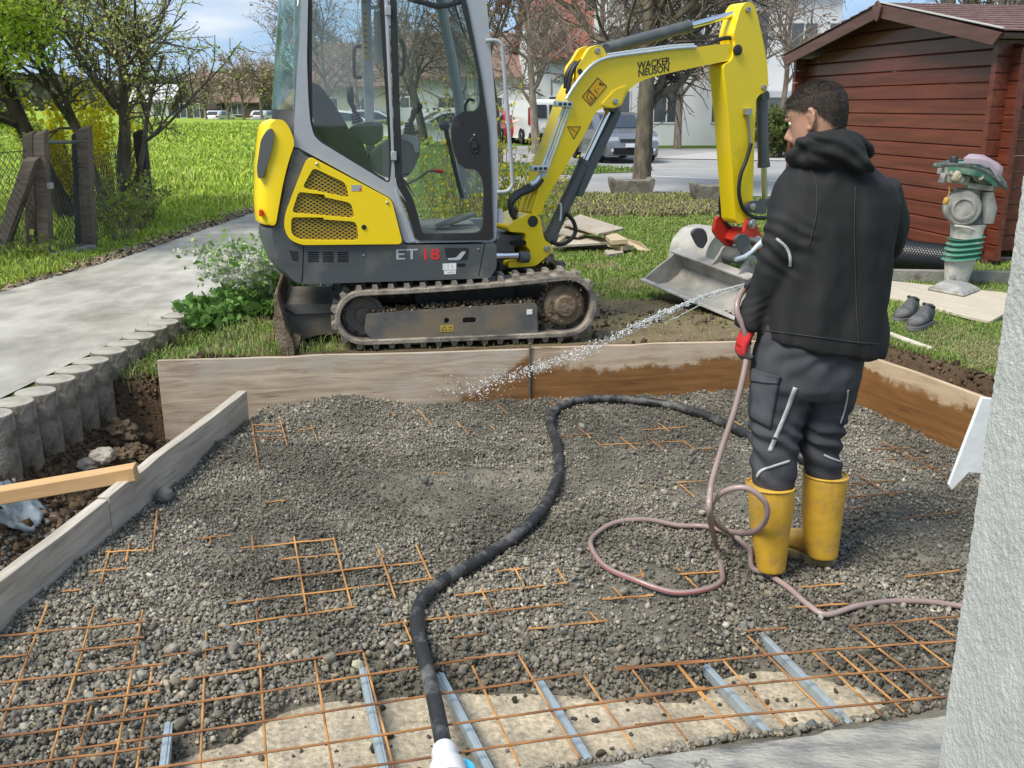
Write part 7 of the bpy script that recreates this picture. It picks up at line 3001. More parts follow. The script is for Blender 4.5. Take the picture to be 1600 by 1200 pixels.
mpp = 0.001112
zp = .337
q = [MRm @ G(*cR(p)[0], zp) for p in ((133, 1078), (395, 1128), (515, 1082), (235, 1030))]
mb = MB()
mb.add([v + Vector((0, 0, dz)) for dz in (0, .022) for v in q], [(3, 2, 1, 0), (4, 5, 6, 7), (0, 1, 5, 4), (1, 2, 6, 5), (2, 3, 7, 6), (3, 0, 4, 7)])
sc = (q[0] + q[1] + q[2] + q[3]) / 4
top = [sc + (v - sc) * .55 + Vector((0, 0, .06)) for v in q]
mb.loft([[v + Vector((0, 0, .022)) for v in [sc + (w - sc) * .96 for w in q]], top])
mb.build('base_plate', M_alu, ram, bevel=.008)
yb = (q[0].y + q[2].y) / 2


def rring(c, w, d, n=20, tilt=0.0):
 out = []
 for k in range(n):
  t_ = 2 * math.pi * k / n
  ct, st = math.cos(t_), math.sin(t_)
  ct = math.copysign(abs(ct) ** .7, ct)
  st = math.copysign(abs(st) ** .7, st)
  out.append(Vector((c.x + w * ct, c.y + d * st, c.z + tilt * w * ct)))
 return out


mb = MB()
mb.loft([rring(rp(338, 1035), 75 * mpp, .06), rring(rp(350, 960), 86 * mpp, .07), rring(rp(368, 880), 98 * mpp, .085), rring(rp(374, 835), 100 * mpp, .09)])
mb.build('ramming_foot', M_legr, ram, smooth=50)
mb = MB()
mb.lathe([(.024, 0), (.024, .012), (.016, .014), (0.0001, .014)], rp(312, 980, -.075), (0, -1, 0), 14)
mb.build('plug', M_alu, ram)
mb = MB()
prof = []
for i in range(33):
 s = i / 32
 r = (108 + 14 * math.cos(s * 2 * math.pi * 4)) * (1.02 - .04 * s) * mpp
 c = rp(375 + 40 * s, 845 - 150 * s)
 prof.append(rring(c, r, r * .92, 24, .12))
mb.loft(prof)
mb.build('bellows', M_greenb, ram, smooth=60)
mb = MB()
mb.loft([rring(rp(412, 700), 100 * mpp, .10), rring(rp(420, 640), 104 * mpp, .10), rring(rp(430, 600), 112 * mpp, .11)])
mb.tube([rp(330, 612, -.1), rp(430, 625, -.13), rp(525, 668, -.06)], .009, 8)
mb.build('guide_tube', M_legr, ram, smooth=50)
mb = MB()
ecs = rp(385, 485, -.06)
axd = Vector((-.28, -1, .02))
mb.lathe([(118 * mpp, -.10), (122 * mpp, 0), (122 * mpp, .03), (110 * mpp, .05), (82 * mpp, .055), (80 * mpp, .07), (64 * mpp, .075), (60 * mpp, .06), (38 * mpp, .062), (.0001, .07)], ecs, axd, 32)
eng = mb.build('engine_cover', M_alu, ram, smooth=35)
mb = MB()
mb.loft([rring(rp(400, 430, .02), .115, .09), rring(rp(425, 345, .02), .085, .09)])
mb.loft([rring(rp(545, 590, .0), .055, .08), rring(rp(560, 480, .0), .062, .1), rring(rp(545, 365, .0), .05, .09)])
mb.build('engine_housing', M_alu, ram, smooth=45)
mb = MB()
mb.loft([rring(rp(470, 610, .02), .085, .09), rring(rp(500, 480, .04), .10, .10), rring(rp(490, 345, .04), .10, .09)])
mb.build('crankcase', M_guard, ram, smooth=45)
mb = MB()
mb.beam(rp(255, 235, -.05), rp(232, 305, -.07), .045, .03)
mb.beam(rp(270, 265, -.04), rp(420, 285, -.05), .11, .07)
mb.beam(rp(420, 320, -.08), rp(600, 345, -.06), .05, .045)
mb.beam(rp(600, 300, .0), rp(560, 420, .02), .04, .05)
mb.beam(rp(300, 215, -.1), rp(390, 290, -.11), .05, .05)
mb.beam(rp(440, 215, -.1), rp(495, 285, -.1), .03, .03)
mb.beam(rp(250, 205, .05), rp(600, 240, .05), .22, .09)
mb.beam(rp(470, 250, .0), rp(600, 320, .02), .16, .10)
mb.beam(rp(610, 250, -.05), rp(660, 330, -.05), .05, .03)
mb.cyl(rp(350, 250, -.14), rp(350, 250, -.02), .03)
mb.cyl(rp(520, 265, -.16), rp(520, 265, -.02), .022)
mb.build('carburettor', M_alu, ram, bevel=.006, kind='stuff')
mb = MB()
mb.lathe([(.03, 0), (.04, .02), (.04, .075), (.03, .09)], rp(330, 285, -.10), (.2, -.2, 1), 14)
mb.build('air_filter', mat('cream_filter', (.48, .43, .31), rough=.7, var=.2), ram, smooth=50)
ring_px = [(182, 178, -.10), (300, 172, -.24), (470, 190, -.26), (590, 250, -.24), (695, 340, -.12), (690, 300, .10), (640, 235, .22), (500, 160, .25), (380, 145, .22), (270, 155, .12)]
mb = MB()
gp_ = catmull([rp(*a) for a in ring_px], 5, closed=True)
mb.loft([[p + (p - gp_[(i + 22) % len(gp_)]).normalized() * dr + Vector((0, 0, dz)) for i, p in enumerate(gp_)] for dr, dz in ((-.03, -.012), (.006, -.016), (.012, .0), (.006, .014), (-.03, .012), (-.03, -.012))], cap=False)
mb.build('guide_handle', M_guard, ram, smooth=60)
mb = MB()
tk = [rp(*a) + Vector((0, 0, .0)) for a in ((270, 175, -.12), (400, 190, -.18), (540, 215, -.18), (665, 310, -.06), (640, 240, .12), (520, 170, .16), (390, 155, .14), (290, 160, .04))]
c_ = sum(tk, Vector()) / len(tk)
mb.loft([[c_ + (v - c_) * .9 - Vector((0, 0, .05)) for v in tk], [c_ + (v - c_) * .97 + Vector((0, 0, .004)) for v in tk], [c_ + (v - c_) * .88 + Vector((0, 0, .016)) for v in tk], [c_ + (v - c_) * .4 + Vector((0, 0, .018)) for v in tk]])
mb.build('fuel_tank', M_green, ram, smooth=50, bevel=.004)
mb = MB()
pk = [rp(*a) for a in ((395, 130, -.05), (430, 104, .02), (520, 112, .06), (590, 150, .06), (682, 200, .04), (670, 240, -.02), (640, 240, -.08), (585, 160, -.08), (510, 138, -.08))]
c_ = sum(pk, Vector()) / len(pk)
mb.loft([[v - Vector((0, 0, .035)) for v in pk], [v + Vector((0, 0, .01)) for v in pk], [c_ + (v - c_) * .7 + Vector((0, 0, .03)) for v in pk]])
mb.build('tank_cover', M_pink, ram, smooth=50, bevel=.005)
mb = MB()
mb.lathe([(.032, -.01), (.032, .03), (.026, .04), (.0001, .042)], rp(325, 150, -.06), (0, 0, 1), 16)
mb.build('fuel_cap', M_dark, ram, smooth=40)
M_ochre = mat('ochre_cord', (.42, .25, .05), rough=.6)
mb = MB()
mb.tube(catmull([rp(290, 330, -.12), rp(292, 375, -.13), rp(280, 410, -.13), rp(270, 432, -.13)], 4), .006, 6)
mb.lathe([(.012, 0), (.022, .015), (.022, .05), (.010, .06)], rp(258, 462, -.13), rp(282, 405, -.13) - rp(258, 462, -.13), 12)
mb.build('starter_cord', M_ochre, ram, smooth=50)


def slab(name, q, th, m, label, cat, group=None, bevel=.003, parent=None):
 """flat board from four top corners (world)"""
 q = [Vector(p) for p in q]
 c = sum(q, Vector()) / 4
 ax = (q[1] - q[0]).normalized()
 nrm = (q[1] - q[0]).cross(q[3] - q[0]).normalized()
 if nrm.z < 0: nrm = -nrm
 ayv = nrm.cross(ax)
 Mx = Matrix(((ax.x, ayv.x, nrm.x, c.x), (ax.y, ayv.y, nrm.y, c.y), (ax.z, ayv.z, nrm.z, c.z), (0, 0, 0, 1)))
 Mi = Mx.inverted()
 l = [Mi @ p for p in q]
 mb = MB()
 mb.add([(p.x, p.y, p.z + d) for d in (-th, 0) for p in l], [(3, 2, 1, 0), (4, 5, 6, 7), (0, 1, 5, 4), (1, 2, 6, 5), (2, 3, 7, 6), (3, 0, 4, 7)])
 o = mb.build(name, m, parent, bevel=bevel, smooth=0, label=label, cat=cat, group=group)
 o.matrix_world = Mx
 return o


W_ply = wood_mat('plywood', (0.42, 0.36, 0.27), (0.58, 0.52, 0.41), stain=(0.46, 0.41, 0.33))
W_plyd = wood_mat('plywood_dark', (0.34, 0.28, 0.21), (0.50, 0.43, 0.34), stain=(0.40, 0.36, 0.31))
W_pl2 = wood_mat('plank_yellow', (0.42, 0.32, 0.19), (0.56, 0.45, 0.29), stain=(0.44, 0.37, 0.27))
slab('plywood_board', [G(1340, 452, .336), G(1547, 502, .336), G(1620, 462, .336), G(1395, 439, .336)], .022, W_ply, 'pale plywood board lying on the lawn under the rammer', 'board')
M_kerb = mat('edging_stone', (0.19, 0.185, 0.165), rough=.95, col2=(0.30, 0.29, 0.265), vscale=5, var=.2, bump=.6, bscale=60, dirt=(.12, .10, .07), dirt_scale=5)
a, b_ = G(1370, 441, .30), G(1640, 446, .30)
mb = MB()
mb.beam((0, 0, .03), (b_.x - a.x, b_.y - a.y, .03), .06, .16)
o = mb.build('edging_stone', M_kerb, bevel=.008, label='long grey concrete edging stone in front of the shed', cat='edging stone')
o.location = (a.x, a.y, .30)
M_roll = mat('dimpled_membrane', (0.012, 0.012, 0.013), rough=0.28, spec=.6)
ra_, rb2 = P(1372, 396, 8.35), P(1474, 408, 8.2)
ax = (rb2 - ra_)
LR = ax.length
ax.normalize()
x_, y_, _ = basis(ax)
nu, nv = 84, 96
vs, fs = [], []
for i in range(nv + 1):
 for k in range(nu):
  a_ = 2 * math.pi * k / nu
  s = LR * i / nv
  cell = ((k // 2 + i // 2) % 2 == 0)
  dm = max(0, math.sin(k * math.pi / 2 + .4)) * max(0, math.sin(i * math.pi / 2 + .4)) if True else 0
  ph1 = math.sin(2 * math.pi * k / 4) * math.sin(2 * math.pi * i / 4)
  r = .138 + .007 * ph1 + .004 * math.sin(3 * a_)
  vs.append(ax * s + (x_ * math.cos(a_) + y_ * math.sin(a_)) * r)
for i in range(nv):
 for k in range(nu):
  l_ = (k + 1) % nu
  fs.append((i * nu + k, i * nu + l_, (i + 1) * nu + l_, (i + 1) * nu + k))
mb = MB()
mb.add(vs, fs)
spi = [rb2 - ra_ + (x_ * math.cos(t_) + y_ * math.sin(t_)) * (.13 - .09 * t_ / 16) for t_ in np.linspace(0, 16, 60)]
o = mb.build('membrane_roll', M_roll, label='roll of black dimpled membrane lying at the foot of the shed', cat='roll', smooth=80)
o.location = ra_
mb = MB()
mb.tube(spi, .004, 6)
mb.build('rolled_layers', M_dark, o)
mb = MB()
fl_ = [P(1395, 376, 8.5), P(1420, 372, 8.5), P(1445, 388, 8.45), P(1400, 392, 8.4)]
mb.add([p - ra_ for p in fl_], [(0, 1, 2, 3)])
fo = mb.build('loose_flap', M_roll, o)
fo.modifiers.new('thickness', 'SOLIDIFY').thickness = .004

M_shoe = mat('worn_shoe', (0.075, 0.075, 0.075), rough=.75, col2=(0.16, 0.158, 0.15), vscale=14, ramp=(.4, .65), bump=.3, bscale=120)
M_shoes = mat('shoe_sole', (0.15, 0.15, 0.145), rough=.85, var=.2)


def shoe(toe_px, heel_px, label):
 tz = .325
 a, b = G(*heel_px, tz), G(*toe_px, tz)
 d = (b - a)
 d.z = 0
 L_ = d.length
 yaw = math.atan2(d.y, d.x)
 k = .295
 s0_ = empty('work_shoe', (a.x, a.y, z1(a.x, a.y) + .018), yaw, label, 'shoe', 'pair of work shoes on the lawn')
 secs, sol = [], []
 for x, w, h in ((0, .022, .088), (.012, .034, .115), (.05, .039, .122), (.09, .041, .118), (.125, .043, .098), (.16, .048, .078), (.20, .051, .066), (.24, .048, .060), (.275, .036, .050), (.293, .016, .034)):
  ring = []
  for i in range(16):
   t_ = 2 * math.pi * i / 16
   ct, st = math.cos(t_), math.sin(t_)
   wi = w * (1 if st < .2 else 1 - .25 * st)
   ring.append((x, wi * math.copysign(abs(ct) ** .7, ct), .022 + h / 2 + h / 2 * math.copysign(abs(st) ** .8, st)))
  secs.append(ring)
 mb = MB()
 mb.loft(secs)
 mb.build('upper', M_shoe, s0_, smooth=60)
 mb = MB()
 W = ((-.006, .022), (.01, .038), (.06, .044), (.12, .044), (.19, .054), (.24, .052), (.28, .038), (.300, .016))
 o1 = [(x, w) for x, w in W] + [(x, -w) for x, w in reversed(W)]
 mb.loft([[(x, y, 0) for x, y in o1], [(x, y, .030) for x, y in o1]])
 mb.build('sole', M_shoes, s0_, bevel=.004)
 mb = MB()
 op = [(.045 + .040 * math.cos(t_), .030 * math.sin(t_), .128 + .012 * math.cos(t_ + .5)) for t_ in np.linspace(0, 2 * math.pi, 19)[:-1]]
 mb.tube(op, .011, 8, closed=True)
 mb.build('padded_collar', M_dark, s0_, smooth=60)
 mb = MB()
 mb.lathe([(.030, -.004), (.034, .0), (.0001, .001)], (.048, 0, .128), (0, 0, 1), 16)
 mb.build('opening', M_vent, s0_)
 for i in range(4):
  mb = MB()
  x = .088 + .022 * i
  z = .135 - .017 * i - .012
  mb.tube([(x - .008, -.024, z - .006), (x, 0, z + .006), (x + .012, .024, z - .006)], .0035, 6)
  mb.tube([(x - .008, .024, z - .006), (x, 0, z + .007), (x + .012, -.024, z - .006)], .0035, 6)
  mb.build('lace', M_refl, s0_)
 return s0_


shoe((1382, 512), (1428, 494), 'dark grey work shoe on the lawn, the one farther from the wooden pole')
shoe((1400, 527), (1452, 508), 'dusty grey work shoe on the lawn, the one nearer the roughcast wall')
a, b_ = G(1360, 513, .325), G(1457, 547, .325)
mb = MB()
a.z, b_.z = z1(a.x, a.y) + .022, z1(b_.x, b_.y) + .022
mb.tube([(0, 0, 0), (b_ - a) * .96, (b_ - a)], [.017, .019, .017], 12)
o = mb.build('wooden_pole', wood_mat('pole_wood', (.42, .37, .29), (.55, .5, .41)), label='pale wooden pole lying on the grass in front of the shoes', cat='pole', smooth=50)
o.location = a

cE = crop(820, 310, 6.667)
PILE = [('plywood_board', ((385, 250, .53), (575, 165, .56), (1035, 308, .50), (765, 366, .49)), .022, W_plyd, 'topmost grey brown plywood board of the pile beside the excavator arm'),
  ('plywood_board', ((250, 350, .46), (420, 268, .49), (720, 345, .455), (560, 385, .45)), .022, W_ply, 'pale plywood board directly below the topmost one'),
  ('plywood_board', ((270, 492, .385), (470, 372, .41), (790, 400, .41), (885, 455, .395)), .025, W_ply, 'wide pale board at the front of the pile, overhanging the dark grass'),
  ('plank', ((820, 372, .46), (960, 362, .47), (1072, 425, .46), (900, 437, .45)), .045, W_pl2, 'short yellowish plank end under the right corner of the topmost board'),
  ('plank', ((860, 452, .40), (1060, 443, .40), (1135, 485, .395), (1015, 500, .39)), .045, W_pl2, 'second yellowish plank end, just below the upper one'),
  ('plank', ((1040, 420, .42), (1185, 447, .41), (1305, 548, .325), (1180, 540, .325)), .03, W_pl2, 'plank at the right end of the pile, slanting down to the grass'),
  ('plank', ((830, 540, .345), (1000, 525, .345), (1030, 560, .345), (870, 580, .345)), .045, W_plyd, 'short dark plank at the bottom of the pile'),
  ('plank', ((300, 445, .42), (440, 345, .44), (470, 355, .44), (340, 462, .42)), .03, W_pl2, 'narrow strip of wood at the left of the pile, behind the hydraulic hose'),
  ('plank', ((1000, 520, .33), (1040, 515, .33), (1100, 570, .32), (1070, 575, .32)), .02, W_pl2, 'small stick of wood poking from the bottom of the pile')]
for nm, q, th, m, lb in PILE:
 slab(nm, [G(*cE((u, v))[0], z) for u, v, z in q], th, m, lb, 'board' if nm == 'plywood_board' else 'plank', 'boards in the pile')
c = G(*cE((700, 480))[0], .36)
mb = MB()
mb.box((0, 0, 0), (.75, .09, .10))
o = mb.build('timber_bearer', W_plyd, label='dark timber bearer in the shadow below the pile of boards', cat='timber')
o.location = (c.x, c.y + .15, .345)

p = G(866, 424, .31)
mb = MB()
mb.tube([(0, 0, .02), (.03, .03, .024), (.07, -.05, .018)], .007, 6)
o = mb.build('stick', bpy.data.materials['plank_yellow'], label='small pale stick lying on the lawn in front of the pile of boards', cat='stick')
o.location = (p.x, p.y, z1(p.x, p.y))


# ================================================================== TREES AND SHRUBS
M_bark = mat('bark', (0.08, 0.064, 0.046), rough=0.95, col2=(0.165, 0.14, 0.10), vscale=9, stretch=(1, 1, .3), bump=1, bscale=30)
M_barkl = mat('bark_pale', (0.19, 0.15, 0.115), rough=0.95, col2=(0.30, 0.25, 0.20), vscale=9, stretch=(1, 1, .3), bump=1, bscale=30)
M_barkd = mat('bark_dark', (0.045, 0.036, 0.03), rough=0.95, col2=(0.09, 0.075, 0.06), vscale=9, stretch=(1, 1, .3), bump=1, bscale=30)


def leaf_mat(name):
 m = bpy.data.materials.new(name)
 m.use_nodes = True
 t = m.node_tree
 t.nodes.clear()
 o = t.nodes.new('ShaderNodeOutputMaterial')
 d = t.nodes.new('ShaderNodeBsdfDiffuse')
 tr = t.nodes.new('ShaderNodeBsdfTranslucent')
 mx_ = t.nodes.new('ShaderNodeMixShader')
 mx_.inputs['Fac'].default_value = 0.5
 c = t.nodes.new('ShaderNodeVertexColor')
 c.layer_name = 'Col'
 t.links.new(c.outputs['Color'], d.inputs['Color'])
 t.links.new(c.outputs['Color'], tr.inputs['Color'])
 t.links.new(d.outputs['BSDF'], mx_.inputs[1])
 t.links.new(tr.outputs['BSDF'], mx_.inputs[2])
 t.links.new(mx_.outputs['Shader'], o.inputs['Surface'])
 return m


M_leaf = leaf_mat('leaves')


class Tree:
 def __init__(self, seed):
  self.r = random.Random(seed)
  self.lines = []          # (points, radii, level)

 def branch(self, p, d, length, rad, level, maxl, cfg):
  r = self.r
  n = max(4, int(length / cfg['seg'][min(level, len(cfg['seg']) - 1)]))
  pts, rs = [p.copy()], [rad]
  d = d.normalized()
  wob = cfg['wob'][min(level, len(cfg['wob']) - 1)]
  up = cfg['up'][min(level, len(cfg['up']) - 1)]
  q = p.copy()
  for i in range(n):
   d = (d + Vector((r.gauss(0, wob), r.gauss(0, wob), r.gauss(0, wob) + up))).normalized()
   q = q + d * (length / n)
   pts.append(q.copy())
   rs.append(max(rad * (1 - (1 - cfg['tip']) * (i + 1) / n), cfg['minr']))
  self.lines.append((pts, rs, level))
  if level >= maxl: return
  k = cfg['kids'][min(level, len(cfg['kids']) - 1)]
  for j in range(k):
   t = cfg['from'][min(level, len(cfg['from']) - 1)]
   f = t + (1 - t) * (j + r.random()) / k
   i = min(n, max(1, int(f * n)))
   base = pts[i]
   dd = (pts[i] - pts[i - 1]).normalized()
   x, y, _ = basis(dd)
   a = r.random() * 2 * math.pi
   an = R(r.uniform(*cfg['ang'][min(level, len(cfg['ang']) - 1)]))
   nd = dd * math.cos(an) + (x * math.cos(a) + y * math.sin(a)) * math.sin(an)
   ln = length * r.uniform(*cfg['len'][min(level, len(cfg['len']) - 1)]) * (1 - 0.35 * f)
   self.branch(base, nd, ln, min(rs[i] * cfg['rr'], rad * .75), level + 1, maxl, cfg)

 def mesh_parts(self, split=1):
  trunk, crown = MB(), MB()
  for pts, rs, lv in self.lines:
   mb = trunk if lv < split else crown
   mb.tube(pts, rs, [9, 6, 5, 3, 3, 3][min(lv, 5)], cap=(lv < split))
  return trunk, crown

 def tips(self, minlevel):
  out = []
  for pts, rs, lv in self.lines:
   if lv >= minlevel:
    for a, b in zip(pts[:-1], pts[1:]): out.append((a, b))
  return out


def leaf_cloud(segs, per, size, cols, spread=0.03, seed=1, elong=1.6, droop=0.2):
 rg = np.random.default_rng(seed)
 A = np.array([a[:] for a, b in segs])
 B = np.array([b[:] for a, b in segs])
 n = int(len(segs) * per)
 i = rg.integers(0, len(segs), n)
 t = rg.random((n, 1))
 p = A[i] * (1 - t) + B[i] * t + rg.normal(0, spread, (n, 3))
 d = rg.normal(0, 1, (n, 3))
 d[:, 2] -= droop
 d /= np.linalg.norm(d, axis=1)[:, None]
 e = np.cross(d, rg.normal(0, 1, (n, 3)))
 e /= np.linalg.norm(e, axis=1)[:, None]
 s = size * np.exp(rg.normal(0, .3, (n, 1)))
 V = np.stack([p, p + d * s * elong * .5 + e * s * .5, p + d * s * elong, p + d * s * elong * .5 - e * s * .5], 1).reshape(-1, 3)
 Fc = (np.arange(n) * 4)[:, None] + np.array([[0, 1, 2, 3]])
 cols = np.array(cols)
 c = cols[rg.integers(0, len(cols), n)] * np.exp(rg.normal(0, .22, (n, 1)))
 return V, Fc, np.repeat(np.clip(c, 0, .9), 4, axis=0)


def plant_tree(name, base, cfg, seed, trunkdirs, label, cat='tree', group=None, bark=None, maxl=3, leaves=None, split=1, scale=1.0):
 T = Tree(seed)
 for off, d, ln, rad in trunkdirs:
  T.branch(Vector(off), Vector(d), ln, rad, 0, maxl, cfg)
 root = empty(name, base, 0, label, cat, group)
 tr, cr = T.mesh_parts(split)
 tr.build('trunk', bark or M_bark, root, smooth=60)
 if cr.f: cr.build('crown', bark or M_bark, root, smooth=60, kind='stuff')
 if leaves:
  for nm, lv, per, size, cols, spread, el in leaves:
   segs = T.tips(lv)
   if not segs: continue
   V, Fc, C = leaf_cloud(segs, per, size, cols, spread, seed, el)
   link_mesh(nm, np_mesh(nm, V, Fc, M_leaf, False, C), root, kind='stuff')
 return root


CFG = dict(seg=[.3, .25, .18, .12, .1], wob=[.03, .12, .16, .2, .2], up=[.02, .05, .04, .02, 0], tip=.35, minr=.004, kids=[8, 7, 6, 5], ang=[(30, 65), (30, 65), (25, 60), (25, 60)],
   len=[(.6, .95), (.4, .7), (.4, .7), (.4, .7)], rr=.55)
CFG['from'] = [.35, .2, .2, .2]

st = G(995, 301, 0.05)
st.y = 19.4
st.x = 195 / 1500 * 19.4 * 1.016
cfg = dict(CFG, kids=[17, 11, 9, 6], ang=[(38, 82), (30, 70), (25, 65), (25, 60)], wob=[.03, .13, .17, .2], up=[.04, .035, .005, -.02], len=[(.75, 1.05), (.38, .65), (.4, .7), (.4, .7)], minr=.0055, tip=.4)
cfg['from'] = [.30, .12, .15, .2]
plant_tree('street_tree', (st.x, st.y, 0.02), cfg, 21, [((0, 0, 0), (0.02, 0, 1), 5.2, .195)], 'large bare tree with a thick trunk and wide brown branches behind the excavator boom', bark=M_bark, maxl=3,
   leaves=[('buds', 3, .22, .035, [(.16, .085, .05), (.20, .13, .08), (.24, .17, .07)], .02, 1.5)])
b2 = G(780, 262, 0.0)
plant_tree('street_tree', (b2.x, b2.y, 0), dict(CFG, kids=[10, 8, 6], minr=.006), 33, [((0, 0, 0), (0.0, 0, 1), 5.0, .13)], 'bare brown tree with rusty dry leaves beside the cab front post', maxl=3,
   leaves=[('dry_leaves', 2, 1.0, .05, [(.24, .12, .06), (.2, .11, .06), (.28, .16, .09)], .05, 1.5)], bark=M_bark)
b3 = P(663, 215, 38)
plant_tree('street_tree', (b3.x, b3.y, 0), dict(CFG, kids=[10, 8, 6], minr=.010), 35, [((0, 0, 0), (0.0, 0, 1), 4.6, .19)], 'bare tree seen through the cab door glass, in front of the white wall', maxl=3,
   leaves=[('buds', 3, .5, .05, [(.27, .22, .17), (.3, .25, .2)], .05, 1.4)], bark=M_bark)
for (u, y_, h_, sd_, lb) in ((512, 52, 5.6, 41, 'bare pale tree seen through the rear side window of the cab, left one'), (560, 58, 5.2, 42, 'bare pale tree seen through the cab between the seat and the far post'),
        (620, 62, 5.6, 43, 'bare tree with grey twigs behind the cab door post'), (720, 50, 4.8, 44, 'bare tree with grey twigs behind the front glass of the cab'), (470, 70, 6.2, 45, 'bare pale tree behind the curved rear window of the cab'),
        (860, 60, 6.0, 46, 'bare brown tree with fine twigs between the cab and the boom, before the red roof'), (1060, 40, 6.2, 47, 'bare brown tree in front of the white house, right of the thick trunk'), (838, 36, 5.4, 48, 'bare brown tree behind the white van and the boom foot'), (918, 39, 5.8, 49, 'bare brown tree before the red roofed house'), (1130, 37, 5.6, 50, 'bare brown tree in front of the white house, left of the excavator stick')):
 p = P(u, 200, y_)
 plant_tree('bare_tree', (p.x, y_, 0), dict(CFG, kids=[11, 8, 6], minr=.013, seg=[.5, .4, .3, .25]), sd_, [((0, 0, 0), (random.uniform(-.05, .05), 0, 1), h_, .17)], lb, group='bare trees along the street', maxl=3,
    leaves=[('buds', 3, .7, .075, [(.30, .25, .20), (.34, .28, .22), (.25, .19, .15)], .10, 1.4)], bark=M_barkl)
p = P(1216, 225, 39)
plant_tree('slender_tree', (p.x, 39, 0), dict(CFG, wob=[.018, .1, .15], kids=[16, 7, 5], ang=[(25, 45), (25, 50), (25, 50)], minr=.006, len=[(.35, .6), (.4, .6), (.4, .6)]), 51, [((0, 0, 0), (.03, 0, 1), 7.0, .13)],
   'slender bare young tree between the excavator stick and the shed', maxl=3, bark=M_barkl, leaves=[('buds', 2, .6, .035, [(.3, .27, .16), (.35, .3, .2)], .02, 1.4)])
for u, y_, sd_, lb in ((1478, 24, 52, 'bare tree with a stout forked trunk showing above the shed roof'), (1585, 27, 53, 'bare tree twigs above the right end of the shed roof')):
 p = P(u, 100, y_)
 plant_tree('bare_tree', (p.x, y_, 0), dict(CFG, kids=[9, 8, 6], minr=.007), sd_, [((0, 0, 0), (.02, 0, 1), 5.0, .2)], lb, group='bare trees along the street', maxl=3, bark=M_bark)

for k, (u, h_, sd_) in enumerate(((322, 5.4, 61), (356, 5.0, 62), (381, 6.2, 63), (409, 5.6, 64), (432, 6.0, 65))):
 p = P(u, 180, 104)
 nm = ['leftmost of the far row, by the barn gable', 'second of the far row, before the barn roof', 'tallest of the far row', 'fourth of the far row, pinkish', 'nearest the cab']
 plant_tree('bare_tree', (p.x, 104, 0.2), dict(CFG, kids=[11, 8, 5], minr=.026, seg=[.9, .7, .6, .5], up=[.05, .08, .06, .03], ang=[(22, 45), (25, 50), (25, 50)]), sd_, [((0, 0, 0), (0, 0, 1), h_ * .8, .17)], 'bare tree by the barn, ' + nm[k], group='far row of bare trees', maxl=3,
    leaves=[('buds', 3, .6, .13, [(.58, .47, .39), (.50, .40, .32)], .2, 1.3)], bark=M_barkl)
n = 26000
x = RNG.uniform(-330, 330, n)
hgt = 6 + 7 * fbm(x * .03, x * 0 + 3, 5)
y = 270 + RNG.normal(0, 6, n)
z = hgt * RNG.random(n) ** .7
a = RNG.uniform(0, 6.28, n)
s = RNG.uniform(.5, 1.2, n)
V = np.stack([np.stack([x - s, y, z], 1), np.stack([x, y + .3, z - s * .8], 1), np.stack([x + s, y, z], 1), np.stack([x, y - .3, z + s * .8], 1)], 1).reshape(-1, 3)
C = np.repeat(np.array([.16, .15, .125])[None] * np.exp(RNG.normal(0, .3, (n, 1))), 4, axis=0)
link_mesh('distant_wood', np_mesh('distant_wood', V, (np.arange(n) * 4)[:, None] + np.array([[0, 1, 2, 3]]), M_leaf, False, C), kind='stuff')

GREENS = [(.44, .60, .08), (.54, .68, .10), (.60, .70, .13), (.34, .48, .06)]
b = P(182, 330, 11.6)
cfg = dict(CFG, kids=[7, 7, 6], rr=.7, wob=[.06, .13, .16, .2], **{'from': [.45, .15, .2]}, up=[.03, .05, .03, .0], minr=.0045, ang=[(20, 50), (25, 60), (25, 60)], seg=[.25, .2, .14])
plant_tree('shrub_tree', (b.x, 11.6, .28), cfg, 72, [((0, 0, 0), (.20, 0, 1), 2.4, .070), ((-.08, 0, 0), (-.12, .1, 1), 2.5, .055), ((.05, .1, 0), (.42, .1, 1), 2.1, .045), ((0, .15, 0), (.05, .1, 1), 2.6, .05)],
   'many stemmed shrub tree with small fresh leaves behind the dark fence post', maxl=3, split=2,
   leaves=[('foliage', 2, 1.5, .024, [(.50, .56, .16), (.60, .64, .22), (.40, .48, .12), (.64, .64, .30)], .02, 1.6)], bark=M_bark)
b = P(112, 330, 12.2)
plant_tree('leaning_tree', (b.x, 12.2, .28), dict(CFG, kids=[10, 9, 7], wob=[.06, .14, .18], up=[.0, -.01, -.03], minr=.005, ang=[(40, 85), (30, 70), (25, 60)], len=[(.7, 1.0), (.4, .65), (.4, .6)], **{'from': [.3, .1, .1]}), 74, [((0, 0, 0), (-.42, -.12, 1), 3.4, .12)],
   'dark leaning tree with dense bright green leaves at the left picture edge', maxl=3,
   leaves=[('foliage', 2, 8.5, .031, GREENS, .05, 1.6)], bark=M_barkd)
b = P(-60, 330, 9.5)
plant_tree('leafy_tree', (b.x, 9.5, .28), dict(CFG, kids=[10, 9, 7], wob=[.06, .14, .18], up=[.0, -.01, -.03], minr=.005, ang=[(40, 85), (30, 70), (25, 60)], len=[(.6, .9), (.4, .65), (.4, .6)], **{'from': [.45, .1, .1]}), 75, [((0, 0, 0), (-.05, 0, 1), 3.0, .10)],
   'bright green leafy tree cut by the upper left picture corner', maxl=3,
   leaves=[('foliage', 2, 8.5, .029, GREENS, .05, 1.6)], bark=M_barkd)


